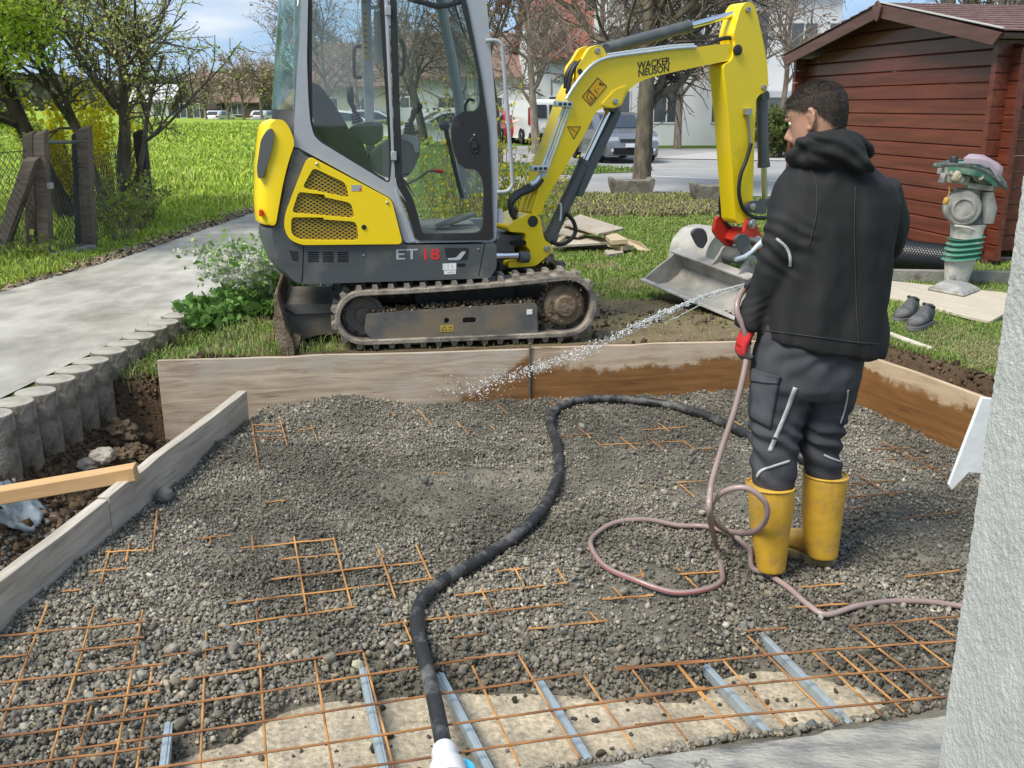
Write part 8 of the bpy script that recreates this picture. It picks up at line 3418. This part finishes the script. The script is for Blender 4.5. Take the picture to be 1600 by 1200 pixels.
def stem_bush(name, base, n, h, spread, arch, cols, per, size, label, seed, green=None, stem_m=None, lean=(0, 0), cat='shrub', rad=.006, el=1.4, fluff=.014):
 rg = random.Random(seed)
 segs, mb = [], MB()
 for i in range(n):
  a = rg.random() * 2 * math.pi
  o = Vector((math.cos(a) * spread * .35 * rg.random(), math.sin(a) * spread * .35 * rg.random(), 0))
  d = Vector((math.cos(a) * spread * rg.uniform(.2, 1) + lean[0], math.sin(a) * spread * rg.uniform(.2, 1) + lean[1], h * rg.uniform(.55, 1)))
  pts = []
  for k in range(9):
   t = k / 8
   p = o + Vector((d.x * t * (1 + arch * t), d.y * t * (1 + arch * t), d.z * (t * (1 + arch * .6) - arch * .6 * t * t * 1.3)))
   p += Vector((rg.gauss(0, .012), rg.gauss(0, .012), 0)) * h
   pts.append(p)
  mb.tube(pts, [rad * (1 - .6 * k / 8) for k in range(9)], 4, cap=False)
  segs += list(zip(pts[2:-1], pts[3:]))
 root = empty(name, base, 0, label, cat)
 mb.build('stems', stem_m or M_barkl, root, smooth=60, kind='stuff')
 V, Fc, C = leaf_cloud(segs, per, size, cols, fluff, seed, el)
 link_mesh('blossoms', np_mesh('blossoms', V, Fc, M_leaf, False, C), root, kind='stuff')
 if green:
  gc, gper, gs, low = green
  V, Fc, C = leaf_cloud([s for s in segs if s[0].z < low] or segs, gper, gs, gc, .06, seed + 1, 1.8)
  link_mesh('leaves', np_mesh('leaves', V, Fc, M_leaf, False, C), root, kind='stuff')
 return root


YEL = [(.88, .70, .03), (.88, .74, .06), (.85, .70, .06), (.66, .64, .08)]
p = P(112, 292, 13.2)
stem_bush('forsythia', (p.x, 13.2, .28), 55, 1.6, .5, .3, YEL, 22, .034, 'yellow flowering forsythia behind the garden gate', 81)
p = P(185, 300, 12.6)
stem_bush('forsythia', (p.x, 12.6, .28), 30, 2.2, .5, .2, YEL, 14, .032, 'tall yellow forsythia stems between the shrub tree trunks', 82)
for u, y_, n_, h_, sp, sd_, lb in ((742, 9.4, 34, 1.75, .42, 83, 'tall yellow forsythia seen through the cab door glass'), (700, 10.2, 20, 1.2, .4, 84, 'lower forsythia with yellow flowers behind the cab lever'),
         (812, 9.8, 30, 1.25, .42, 85, 'forsythia with upright yellow green stems right of the grab rail'), (850, 11.0, 16, .9, .4, 86, 'small forsythia shoots beside the boom foot')):
 p = P(u, 330, y_)
 stem_bush('forsythia', (p.x, y_, z1(p.x, y_)), n_, h_, sp, .1, [(.50, .46, .06), (.62, .5, .03), (.36, .40, .07), (.28, .36, .06)], 7, .026, lb, sd_)
WH = [(.78, .78, .72), (.7, .72, .62), (.62, .68, .5), (.8, .8, .76)]
p = P(466, 492, 6.75)
stem_bush('white_spirea', (p.x, 6.75, .26), 64, .62, .27, .8, WH, 26, .017, 'white flowering bush arching over the path behind the machine', 91, lean=(-.17, -.03), green=([(.16, .28, .07), (.22, .36, .10), (.3, .42, .16)], 5.0, .024, .6), cat='bush', rad=.004, fluff=.006)
p = P(500, 505, 6.9)
stem_bush('white_spirea', (p.x, 6.9, .26), 30, .45, .35, .5, WH, 30, .014, 'small white flowering bush showing below the machine body', 92, lean=(.1, -.1), green=([(.10, .19, .05), (.16, .27, .08)], 5, .03, .5), cat='bush', rad=.004, fluff=.007)
p = P(385, 512, 6.6)
stem_bush('leafy_plant', (p.x, 6.55, .24), 50, .22, .32, .3, [(.12, .24, .06), (.18, .32, .09), (.22, .36, .12)], 9, .04, 'low leafy green plant at the end of the palisades', 93, cat='plant', rad=.002, el=1.5)
p = P(350, 512, 6.4)
stem_bush('leafy_plant', (p.x, 6.5, .23), 30, .16, .25, .3, [(.14, .27, .07), (.2, .34, .1)], 8, .035, 'small leafy green plant beside the last palisade', 94, cat='plant', rad=.002, el=1.5)
for u, v, y_, n_, h_, sd_, lb in ((190, 372, 10.4, 34, .8, 95, 'thin leafy scrub growing through the wire between the gate post and the dark post'), (215, 360, 11.3, 40, .7, 96, 'leafy scrub in front of the dark fence post'),
         (28, 400, 8.9, 26, .3, 97, 'low weeds at the foot of the leaning brace')):
 p = P(u, v, y_)
 stem_bush('scrub', (p.x, y_, z1(p.x, y_)), n_, h_, .42, .2, [(.26, .33, .07), (.32, .38, .08), (.22, .26, .08)], 3, .030, lb, sd_, cat='scrub', rad=.0035)
p0h, p1h = P(1195, 215, 33), P(1262, 215, 33)
for k in range(3):
 u = 1206 + k * 20
 p = P(u, 215, 33)
 stem_bush('hedge_bush', (p.x, 33, 0), 60, 1.7, .6, .1, [(.10, .13, .04), (.15, .18, .06), (.2, .22, .09)], 9, .10, ['green hedge bush beside the slender tree', 'green hedge bush left of the worker, middle one', 'green hedge bush nearest the shed'][k], 110 + k, cat='hedge', rad=.01)

# ================================================================== FENCE AND GATE
M_post = wood_mat('old_post', (0.085, 0.062, 0.048), (0.19, 0.15, 0.12), stain=(.15, .12, .09))
M_postd = mat('dark_post', (0.03, 0.031, 0.032), rough=.8, col2=(.055, .055, .052), vscale=6, bump=.4)
M_wire = mat('fence_wire', (0.05, 0.055, 0.05), rough=.6, metal=.3)


def post(base_px, top_px, y_, w, m, root, name='post', slant=False):
 a, t = P(*base_px, y_), P(*top_px, y_)
 a.z = z1(a.x, a.y) - .1
 mb = MB()
 nn = 8
 rings = []
 for i in range(nn + 1):
  c = a.lerp(t, i / nn) - Vector(root.location)
  j = lambda q: .010 * mnoise.noise(Vector((i * .9, q, y_)))
  dz = .03 if i == nn else 0
  rings.append([c + Vector((-w / 2 + j(1), -w / 2, -dz * slant)), c + Vector((w / 2 + j(2), -w / 2, 0)), c + Vector((w / 2 + j(3), w / 2, dz)), c + Vector((-w / 2 + j(4), w / 2, dz * (1 - slant)))])
 mb.loft(rings)
 return mb.build(name, m, root, bevel=.006, smooth=0)


def chain_link(mb, q0, q1, z0, z1_, cell, r, org):
 """diamond wire between two ground points, from z0 to z1_ above ground"""
 d = (q1 - q0)
 d.z = 0
 W = d.length
 d.normalize()
 H = z1_ - z0
 n_ = int(W / cell) + int(H / cell) + 2
 for s in (1, -1):
  for k in range(-int(H / cell) - 1, int(W / cell) + 2):
   x0 = k * cell
   pts = []
   for i in range(int(H / (cell / 2)) + 1):
    x = x0 + (i * cell / 2) * 1.0 if s == 1 else x0 + H - i * cell / 2
    if 0 <= x <= W:
     p = q0 + d * x + Vector((0, 0, z0 + i * cell / 2))
     pts.append(p - org)
   if len(pts) > 1: mb.tube([pts[0], pts[-1]], r, 3, cap=False)
 for zz in (z0, z1_):
  mb.tube([q0 + Vector((0, 0, zz)) - org, q1 + Vector((0, 0, zz)) - org], r * 1.3, 4, cap=False)


Yg1, Yg2, Yd = G(66, 405, .3).y, G(137, 390, .3).y, G(228, 346, .3).y
gp1 = P(60, 400, Yg1)
gate = empty('garden_gate', (gp1.x + .1, Yg1 + .1, .3), 0, 'chain link garden gate with a pipe frame between two wooden posts', 'gate')
a, b = P(72, 222, Yg1), P(124, 222, Yg2)
a2, b2_ = P(80, 396, Yg1), P(134, 380, Yg2)
go = Vector(gate.location)
mb = MB()
fr = [a, b, b2_, a2]
mb.tube([p - go for p in [a, b]], .017, 8)
mb.tube([p - go for p in [a, a2]], .012, 8)
mb.tube([p - go for p in [a2, b2_]], .014, 8)
mb.tube([p - go for p in [b, b2_]], .012, 8)
mb.build('gate_frame', mat('gate_pipe', (.15, .16, .155), rough=.6, metal=.3), gate, smooth=50)
mb = MB()
chain_link(mb, Vector((a.x, a.y, 0)), Vector((b.x, b.y, 0)), a2.z, a.z - .02, .07, .0028, go)
mb.build('wire_mesh', M_wire, gate, kind='stuff')
mb = MB()
l_ = P(78, 290, Yg1 - .02)
mb.box(l_ - go, (.05, .05, .06))
mb.build('latch', M_pin, gate, bevel=.004)
mb = MB()
c0_, c1_ = P(75, 405, Yg1 - .05), P(140, 388, Yg2 - .05)
mb.beam(Vector((c0_.x, c0_.y, .32)) - go, Vector((c1_.x, c1_.y, .32)) - go, .16, .08)
mb.build('threshold', M_kerb, gate, bevel=.008)
fence = empty('wire_fence', (gp1.x, Yg1, .3), 0, 'old wire mesh fence with wooden posts along the left side of the path', 'fence')
for bp_, tp_, y_, w, m, nm in (((72, 408), (64, 206), Yg1, .105, M_post, 'post'), ((52, 405), (46, 208), Yg1 + .12, .10, M_post, 'post'), ((140, 390), (131, 200), Yg2, .115, M_post, 'post'), ((126, 386), (121, 206), Yg2 + .12, .09, M_postd, 'post'),
        ((232, 347), (218, 204), Yd, .13, M_postd, 'post'), ((-10, 430), (50, 250), Yg1 - .1, .12, M_post, 'brace')):
 post(bp_, tp_, y_, w, m, fence, nm, slant=(nm == 'post'))
fo_ = Vector(fence.location)
mb = MB()
qa = P(62, 400, Yg1)
qb = Vector((qa.x - .35, 6.2, 0))
chain_link(mb, Vector((qa.x, qa.y, 0)), qb, .36, 1.30, .085, .003, fo_)
mb.build('wire_mesh', M_wire, fence, kind='stuff')
mb = MB()
qa, qb = P(140, 388, Yg2), P(222, 346, Yd)
chain_link(mb, Vector((qa.x, qa.y, 0)), Vector((qb.x, qb.y, 0)), .36, 1.25, .085, .0028, fo_)
mb.build('wire_mesh', M_wire, fence, kind='stuff')

# ================================================================== STREET: planters, pole, vehicles, houses
M_trough = mat('stone_trough', (0.13, 0.115, 0.09), rough=.95, col2=(.24, .215, .175), vscale=4, var=.25, bump=1, bscale=24, dirt=(.09, .1, .05), dirt_scale=4)
for u0, u1, v0, v1, y_, lb in ((951, 1020, 289, 309, 19.0, 'weathered stone trough behind the thick tree trunk'), (1080, 1150, 293, 318, 17.6, 'weathered stone block at the lawn edge left of the excavator stick'), (858, 905, 296, 312, 19.2, 'low stone block at the street edge behind the boom cylinder')):
 a, b = P(u0, v0, y_), P(u1, v1, y_)
 W, H = b.x - a.x, .38
 mb = MB()
 pr = [(-.5, .0), (-.47, -.45), (-.40, -.85), (-.30, -1.0), (.30, -1.0), (.42, -.85), (.48, -.4), (.5, 0), (.40, .0), (.36, -.12), (-.36, -.12), (-.40, .0)]
 mb.prism(rounded([(x * W, z * H) for x, z in pr], .03, 2), -.28, .28)
 o = mb.build('stone_trough', M_trough, bevel=.02, label=lb, cat='stone trough', group='stone troughs at the street')
 o.location = ((a.x + b.x) / 2, y_, z1((a.x + b.x) / 2, y_) + .36)
p = P(1129, 232, 29.5)
mb = MB()
mb.tube([(0, 0, 0), (0, 0, 2.4)], .06, 10)
o = mb.build('street_pole', mat('pole_grey', (.28, .28, .27), rough=.6), label='grey pole at the pavement between the thick tree and the excavator stick', cat='pole')
o.location = (p.x, 29.5, .1)

M_tyre = mat('tyre', (.015, .015, .015), rough=.8)
M_rim = mat('rim', (.35, .36, .37), rough=.35, metal=.7)
M_carg = mat('car_window', (.03, .038, .045), rough=.06, spec=.8)
M_hl = mat('headlamp', (.62, .66, .7), rough=.12, coat=1)
M_tl = mat('tail_lamp', (.45, .02, .02), rough=.2, coat=.8)
M_plate = mat('number_plate', (.75, .76, .78), rough=.5)
M_blue = mat('plate_blue', (.02, .08, .42), rough=.5)
_paint = {}


def paint(name, c, metal=0.0):
 if name not in _paint: _paint[name] = mat(name, c, rough=.28, metal=metal, coat=.6)
 return _paint[name]


def vehicle(name, loc, yaw, label, prof, belt, W, windows, paint_m, wheels, wr, front, rear, tumble=.30, group=None, lower=None):
 """side profile in x-z (x forward), lofted across with tumblehome; windows = side glass outlines"""
 root = empty(name, loc, yaw, label, 'van' if 'van' in name else 'car', group)
 zmax = max(p[1] for p in prof)

 def yat(x, z, s):
  t = max(0, (z - belt) / (zmax - belt))
  xe = max(abs(x) - front['x'] * .62, 0) / (front['x'] * .38)
  return s * (W / 2) * (1 - tumble * .5 * t ** 1.2 - .12 * xe ** 2)
 pr = rounded(prof, .10, 3)
 mb = MB()
 n = len(pr)
 tr = tessellate_polygon([[Vector((x, z, 0)) for x, z in pr]])
 lay = [-1, -.93, -.6, .6, .93, 1]
 vs = []
 for s in lay:
  for x, z in pr:
   sh_ = .985 if abs(s) == 1 else 1.0
   vs.append((x * sh_, yat(x, z, s), z))
 fs = [tuple(t) for t in tr] + [tuple(i + n * 5 for i in reversed(t)) for t in tr]
 for l in range(5):
  for i in range(n):
   j = (i + 1) % n
   fs.append((l * n + i, l * n + j, (l + 1) * n + j, (l + 1) * n + i))
 mb.add(vs, fs)
 body_ = mb.build('body', paint_m, root, smooth=50)
 for wn in windows:
  for s in (1, -1):
   mb = MB()
   wv = rounded(wn, .04, 2)
   mb.add([(x, yat(x, z, s) + s * .006, z) for x, z in wv], [tuple(range(len(wv)))])
   o = mb.build('side_window', M_carg, root, smooth=0)
   o.modifiers.new('thickness', 'SOLIDIFY').thickness = .006
 for which in (front, rear):
  for nm, m, box_ in which['bits']:
   mb = MB()
   (y0, y1, z0, z1b, x) = box_[:5]
   dx = box_[5] if len(box_) > 5 else 0
   sg = 1 if x > 0 else -1
   mb.add([(x, y0, z0), (x, y1, z0), (x + dx, y1 * (.93 if dx else 1), z1b), (x + dx, y0 * (.93 if dx else 1), z1b)], [(0, 1, 2, 3)])
   o = mb.build(nm, m, root, smooth=0)
   md = o.modifiers.new('thickness', 'SOLIDIFY')
   md.thickness = .03
   md.offset = 0
 for x in wheels:
  for s in (1, -1):
   mb = MB()
   y_ = s * (W / 2 - .10)
   mb.lathe([(wr * .6, -.10), (wr, -.09), (wr, .09), (wr * .6, .10)], (x, y_, wr), (0, s, 0), 24)
   w_ = mb.build('wheel', M_tyre, root, smooth=40)
   mb = MB()
   mb.lathe([(wr * .62, 0), (wr * .58, .02), (wr * .2, .005), (.0001, .02)], (x, y_ + s * .09, wr), (0, s, 0), 16)
   mb.build('rim', M_rim, w_, smooth=30)
   mb = MB()
   ar = [(x + (wr + .05) * math.cos(t), (wr + .05) * math.sin(t) + wr) for t in np.linspace(0, math.pi, 14)]
   ar = [(x + wr + .05, .16)] + ar + [(x - wr - .05, .16)]
   mb.add([(a_, s * (W / 2 + .004), b_) for a_, b_ in ar], [tuple(range(len(ar)))])
   if s: mb.build('wheel_arch', M_vent, root, smooth=0)
 return root


HB = [(-2.05, .30), (-2.12, .55), (-2.08, .90), (-1.98, 1.02), (-1.55, 1.38), (-1.2, 1.47), (-.2, 1.48), (.35, 1.40), (1.10, 1.00), (1.75, .86), (2.08, .70), (2.14, .45), (2.08, .22), (-1.9, .22)]
HBW = [[(-1.35, 1.00), (-1.15, 1.36), (-.35, 1.40), (-.35, .99)], [(-.28, .99), (-.28, 1.40), (.25, 1.34), (.88, 1.02)]]


def hatch(name, loc, yaw, label, pm, group='parked cars in the street'):
 front = dict(x=2.14, bits=[('windscreen', M_carg, (-.62, .62, 1.02, 1.40, 1.09, -.72)), ('headlamp', M_hl, (.46, .82, .62, .78, 2.06)), ('headlamp', M_hl, (-.82, -.46, .62, .78, 2.06)),
        ('grille', M_dark, (-.42, .42, .64, .72, 2.13)), ('lower_grille', M_vent, (-.62, .62, .26, .46, 2.13)), ('number_plate', M_plate, (-.26, .26, .48, .59, 2.165)), ('plate_band', M_blue, (.22, .262, .48, .59, 2.170)),
        ('fog_lamp', M_hl, (.56, .70, .36, .44, 2.12)), ('fog_lamp', M_hl, (-.70, -.56, .36, .44, 2.12))])
 rear = dict(bits=[('rear_window', M_carg, (-.58, .58, 1.02, 1.36, -2.0, .44)), ('tail_lamp', M_tl, (.5, .8, .78, .95, -2.09)), ('tail_lamp', M_tl, (-.8, -.5, .78, .95, -2.09)), ('number_plate', M_plate, (-.26, .26, .6, .71, -2.12))])
 return vehicle(name, loc, yaw, label, HB, .95, 1.82, HBW, pm, (-1.32, 1.32), .32, front, rear, group=group)


VN = [(-2.35, .35), (-2.42, .6), (-2.40, 1.2), (-2.32, 1.85), (-2.2, 1.95), (.6, 1.97), (1.0, 1.88), (1.62, 1.22), (2.22, 1.02), (2.38, .8), (2.40, .4), (2.3, .25), (-2.2, .25)]
p = P(838, 214, 46)
vfront = dict(x=2.42, bits=[('windscreen', M_carg, (-.75, .75, 1.28, 1.82, 1.60, -.56)), ('headlamp', M_hl, (.55, .85, .72, .95, 2.34)), ('headlamp', M_hl, (-.85, -.55, .72, .95, 2.34)), ('grille', M_dark, (-.5, .5, .6, .75, 2.39))])
vrear = dict(bits=[('rear_window', M_carg, (.06, .74, 1.15, 1.72, -2.43, .06)), ('rear_window', M_carg, (-.74, -.06, 1.15, 1.72, -2.43, .06)), ('tail_lamp', M_tl, (.80, .92, .85, 1.6, -2.40)), ('tail_lamp', M_tl, (-.92, -.80, .85, 1.6, -2.40)),
     ('number_plate', M_plate, (-.28, .28, .72, .84, -2.435)), ('bumper', M_dark, (-.88, .88, .30, .5, -2.43))])
vehicle('white_van', (p.x - .2, 46.5, .02), R(106), 'white delivery van parked in the street, left of the boom', VN, 1.1, 1.94, [[(.55, 1.22), (.62, 1.76), (.92, 1.74), (1.40, 1.24)]], paint('white_paint', (.78, .78, .78)), (-1.45, 1.5), .33, vfront, vrear, tumble=.14)
p = P(962, 250, 30.5)
hatch('parked_car', (p.x, 31.8, .02), R(-78), 'dark silver hatchback facing the camera behind the thick tree trunk', paint('silver_paint', (.26, .27, .28), .6))
CARS = [(805, 48.5, 100, (.42, .03, .04), 'red car mostly hidden left of the white van'), (540, 47, 8, (.78, .79, .8), 'white car seen through the cab behind the seat'), (695, 43, 195, (.55, .57, .58), 'silver car seen through the front of the cab'),
  (755, 50, 185, (.75, .76, .77), 'white car seen beside the cab front post'), (585, 52, 5, (.6, .62, .64), 'pale car seen between the cab posts')]
for k, (u, y_, yw, c, lb) in enumerate(CARS):
 p = P(u, 200, y_)
 hatch('parked_car', (p.x, y_, .02), R(yw), lb, paint('car_paint_%d' % k if False else 'paint' + lb[:12].replace(' ', '_'), c))
for u, y_, c, lb in ((344, 108, (.8, .8, .8), 'white car far off in front of the brown barn'), (414, 109, (.8, .8, .8), 'white car far off, just left of the cab')):
 p = P(u, 180, y_)
 hatch('parked_car', (p.x, y_, -.28), R(80), lb, paint('paint' + lb[:14].replace(' ', '_'), c), 'cars far off beyond the meadow')

M_render = mat('white_render', (.62, .63, .64), rough=.9, var=.05, vscale=.6)
M_rendg = mat('grey_render', (.40, .41, .42), rough=.9, var=.06)
M_tiler = mat('red_tiles', (.22, .075, .05), rough=.85, col2=(.30, .11, .075), vscale=3, var=.2)
M_tileb = mat('brown_tiles', (.17, .105, .085), rough=.85, col2=(.24, .15, .12), vscale=2, var=.2)
M_tileg = mat('grey_tiles', (.13, .135, .145), rough=.8, var=.2)
M_woodd = mat('dark_cladding', (.07, .055, .045), rough=.9, var=.3, stretch=(1, 1, .2))
M_win = mat('window_glass', (.06, .075, .09), rough=.08, spec=.8)
M_frame = mat('window_frame', (.62, .63, .64), rough=.6)


def house(name, loc, yaw, W, D, H, roof_h, wall_m, roof_m, windows, label, over=.4, gable_x=False, cat='house', roof_face=None, sills=True):
 """W along x (front faces -y), D deep, eaves H; ridge along x unless gable_x"""
 root = empty(name, loc, yaw, label, cat)
 mb = MB()
 if gable_x:
  mb.prism([(-W / 2, 0), (W / 2, 0), (W / 2, H), (0, H + roof_h), (-W / 2, H)], 0, D)
 else:
  mb.add([(-W / 2, 0, 0), (W / 2, 0, 0), (W / 2, D, 0), (-W / 2, D, 0), (-W / 2, 0, H), (W / 2, 0, H), (W / 2, D, H), (-W / 2, D, H), (-W / 2, D / 2, H + roof_h), (W / 2, D / 2, H + roof_h)],
    [(0, 1, 5, 4), (1, 2, 6, 9, 5), (2, 3, 7, 6), (3, 0, 4, 8, 7), (4, 5, 9, 8), (6, 7, 8, 9)])
 mb.build('wall', wall_m, root, smooth=0)
 mb = MB()
 t = .16
 if gable_x:
  for s in (1, -1):
   e_ = W / 2 + over
   ez = H - roof_h * over / (W / 2)
   mb2 = MB()
   mb2.prism([(0, H + roof_h + .02), (s * e_, ez + .02), (s * e_, ez + t), (0, H + roof_h + t)], -over, D + over)
   mb2.build('roof', roof_m, root, smooth=0)
 else:
  for s in (1, -1):
   y0 = -over if s == 1 else D + over
   ez = H - roof_h * over / (D / 2)
   mb2 = MB()
   x0, x1 = -W / 2 - over, W / 2 + over
   ym = D / 2
   mb2.add([(x0, y0, ez + .02), (x1, y0, ez + .02), (x1, ym, H + roof_h + .02), (x0, ym, H + roof_h + .02), (x0, y0, ez + t), (x1, y0, ez + t), (x1, ym, H + roof_h + t), (x0, ym, H + roof_h + t)],
     [(0, 1, 2, 3), (7, 6, 5, 4), (0, 4, 5, 1), (1, 5, 6, 2), (2, 6, 7, 3), (3, 7, 4, 0)])
   mb2.build('roof', roof_m, root, smooth=0)
 for (x, z, w, h) in windows:
  mb = MB()
  mb.prism([(x - w / 2 - .06, z - .06), (x + w / 2 + .06, z - .06), (x + w / 2 + .06, z + h + .06), (x - w / 2 - .06, z + h + .06)], -.03, .04, holes=[[(x - w / 2, z), (x + w / 2, z), (x + w / 2, z + h), (x - w / 2, z + h)]])
  f_ = mb.build('window', M_frame, root, smooth=0)
  mb = MB()
  mb.box((x, -.012, z + h / 2), (w, .012, h))
  mb.build('pane', M_win, f_, smooth=0)
  if w > 1.0:
   mb = MB()
   mb.box((x, -.028, z + h / 2), (.06, .03, h))
   mb.build('mullion', M_frame, f_, smooth=0)
 return root


p = P(352, 180, 118)
house('barn', (p.x, 118, .2), R(-8), 8.2, 8, 2.1, 3.2, M_woodd, M_tileb, [(-2.4, .3, .9, 1.5), (-.9, .2, .9, 1.7), (1.6, .5, 1.4, 1.2)], 'brown roofed barn beyond the meadow behind the bare trees', cat='barn')
p = P(298, 180, 114)
house('barn', (p.x, 114, .2), R(0), 3.4, 5, 1.9, 3.0, M_woodd, M_tileb, [(-.8, .2, .7, 1.5), (.7, .2, .7, 1.5)], 'dark barn gable beyond the meadow, left of the long brown roof', gable_x=True, cat='barn', over=.5)
p = P(252, 180, 122)
house('white_house', (p.x, 122, .2), R(5), 6.5, 6, 2.0, 1.9, M_render, mat('pale_roof', (.5, .5, .5), rough=.8), [(-2, .4, .9, 1.1), (-.4, .4, .9, 1.1), (1.4, .3, 1.0, 1.3)], 'low white building beyond the meadow behind the shrub tree', cat='building')
p = P(440, 180, 125)
house('barn', (p.x, 125, .2), R(0), 10, 6, 1.7, 1.7, M_woodd, M_tileb, [(-1, .3, 1, 1), (2, .3, 1, 1)], 'low brown roofed building just left of the cab, far off', cat='barn')
p0w, p1w = P(950, 200, 44), P(1300, 200, 44)
WW = p1w.x - p0w.x
house('white_house', ((p0w.x + p1w.x) / 2, 44, 0), R(0), WW, 9, 6.6, 2.2, M_render, M_tileg, [(-4.6, 1.0, 1.1, 1.3), (-2.4, 1.0, 1.1, 1.3), (-4.4, 3.6, 1.3, 1.4), (-1.6, 3.6, 1.1, 1.4), (1.2, 3.6, 1.3, 2.0), (3.4, 3.7, 1.1, 1.4), (4.9, 3.7, .8, 1.4), (.2, 1.0, 1.2, 1.3)],
  'large white house behind the street tree and the shed')
p = P(1232, 150, 43)
ann = empty('carport', (p.x, 41.5, 0), 0, 'grey carport at the right end of the white house, beside the shed gable', 'carport')
mb = MB()
mb.box((0, 1.2, 1.0), (3.4, 2.2, 2.0))
mb.build('wall', M_rendg, ann, smooth=0)
mb = MB()
mb.box((0, .9, 2.14), (3.9, 3.0, .24))
mb.build('roof', M_render, ann, smooth=0)
mb = MB()
mb.box((.9, .08, .95), (.8, .06, 1.9))
mb.build('door', M_vent, ann, smooth=0)
p = P(900, 200, 60)
house('red_roofed_house', (p.x, 60, 0), R(8), 4.6, 9, 4.6, 3.8, M_render, M_tiler, [(-1.2, .9, .9, 1.3), (1.0, .9, .9, 1.3), (0, 2.8, .9, 1)], 'white house with a red tiled roof behind the bare branches left of the boom')
p = P(735, 200, 66)
house('grey_roofed_house', (p.x, 66, 0), R(0), 10, 9, 3.6, 2.8, M_render, M_tileb, [(-4, .9, 1.2, 1.3), (-1.5, .9, 1.2, 1.3), (1.5, .9, 1.2, 1.3), (4, .9, 1.2, 1.3)], 'house with a brown grey roof seen through the cab door')
p = P(575, 200, 74)
house('brown_roofed_house', (p.x, 74, 0), R(0), 8, 9, 3.2, 3.0, mat('beige_render', (.5, .46, .4), rough=.9), M_tileb, [(-2.8, .9, 1.2, 1.3), (-.5, .9, 1.2, 1.3), (2.4, .9, 1.2, 1.3)], 'house with a brown roof seen through the rear side window of the cab')
a, b = P(585, 190, 55), P(800, 190, 52)
mb = MB()
mb.beam((0, 0, .8), (b.x - a.x, b.y - a.y, .8), .25, 1.6)
o = mb.build('garden_wall', M_render, label='long low white wall across the street, seen through the cab', cat='wall')
o.location = (a.x, a.y, 0)
for k, (u, y_) in enumerate(((668, 47), (612, 49), (745, 48))):
 p = P(u, 195, y_)
 stem_bush('clipped_bush', (p.x, y_, 0), 50, 1.0, .5, .1, [(.14, .2, .05), (.2, .26, .07)], 8, .12, ['clipped green bush before the white wall, right of the joystick', 'clipped green bush before the white wall, behind the door post', 'clipped green bush before the white wall, beside the front post'][k], 120 + k, cat='bush', rad=.01)
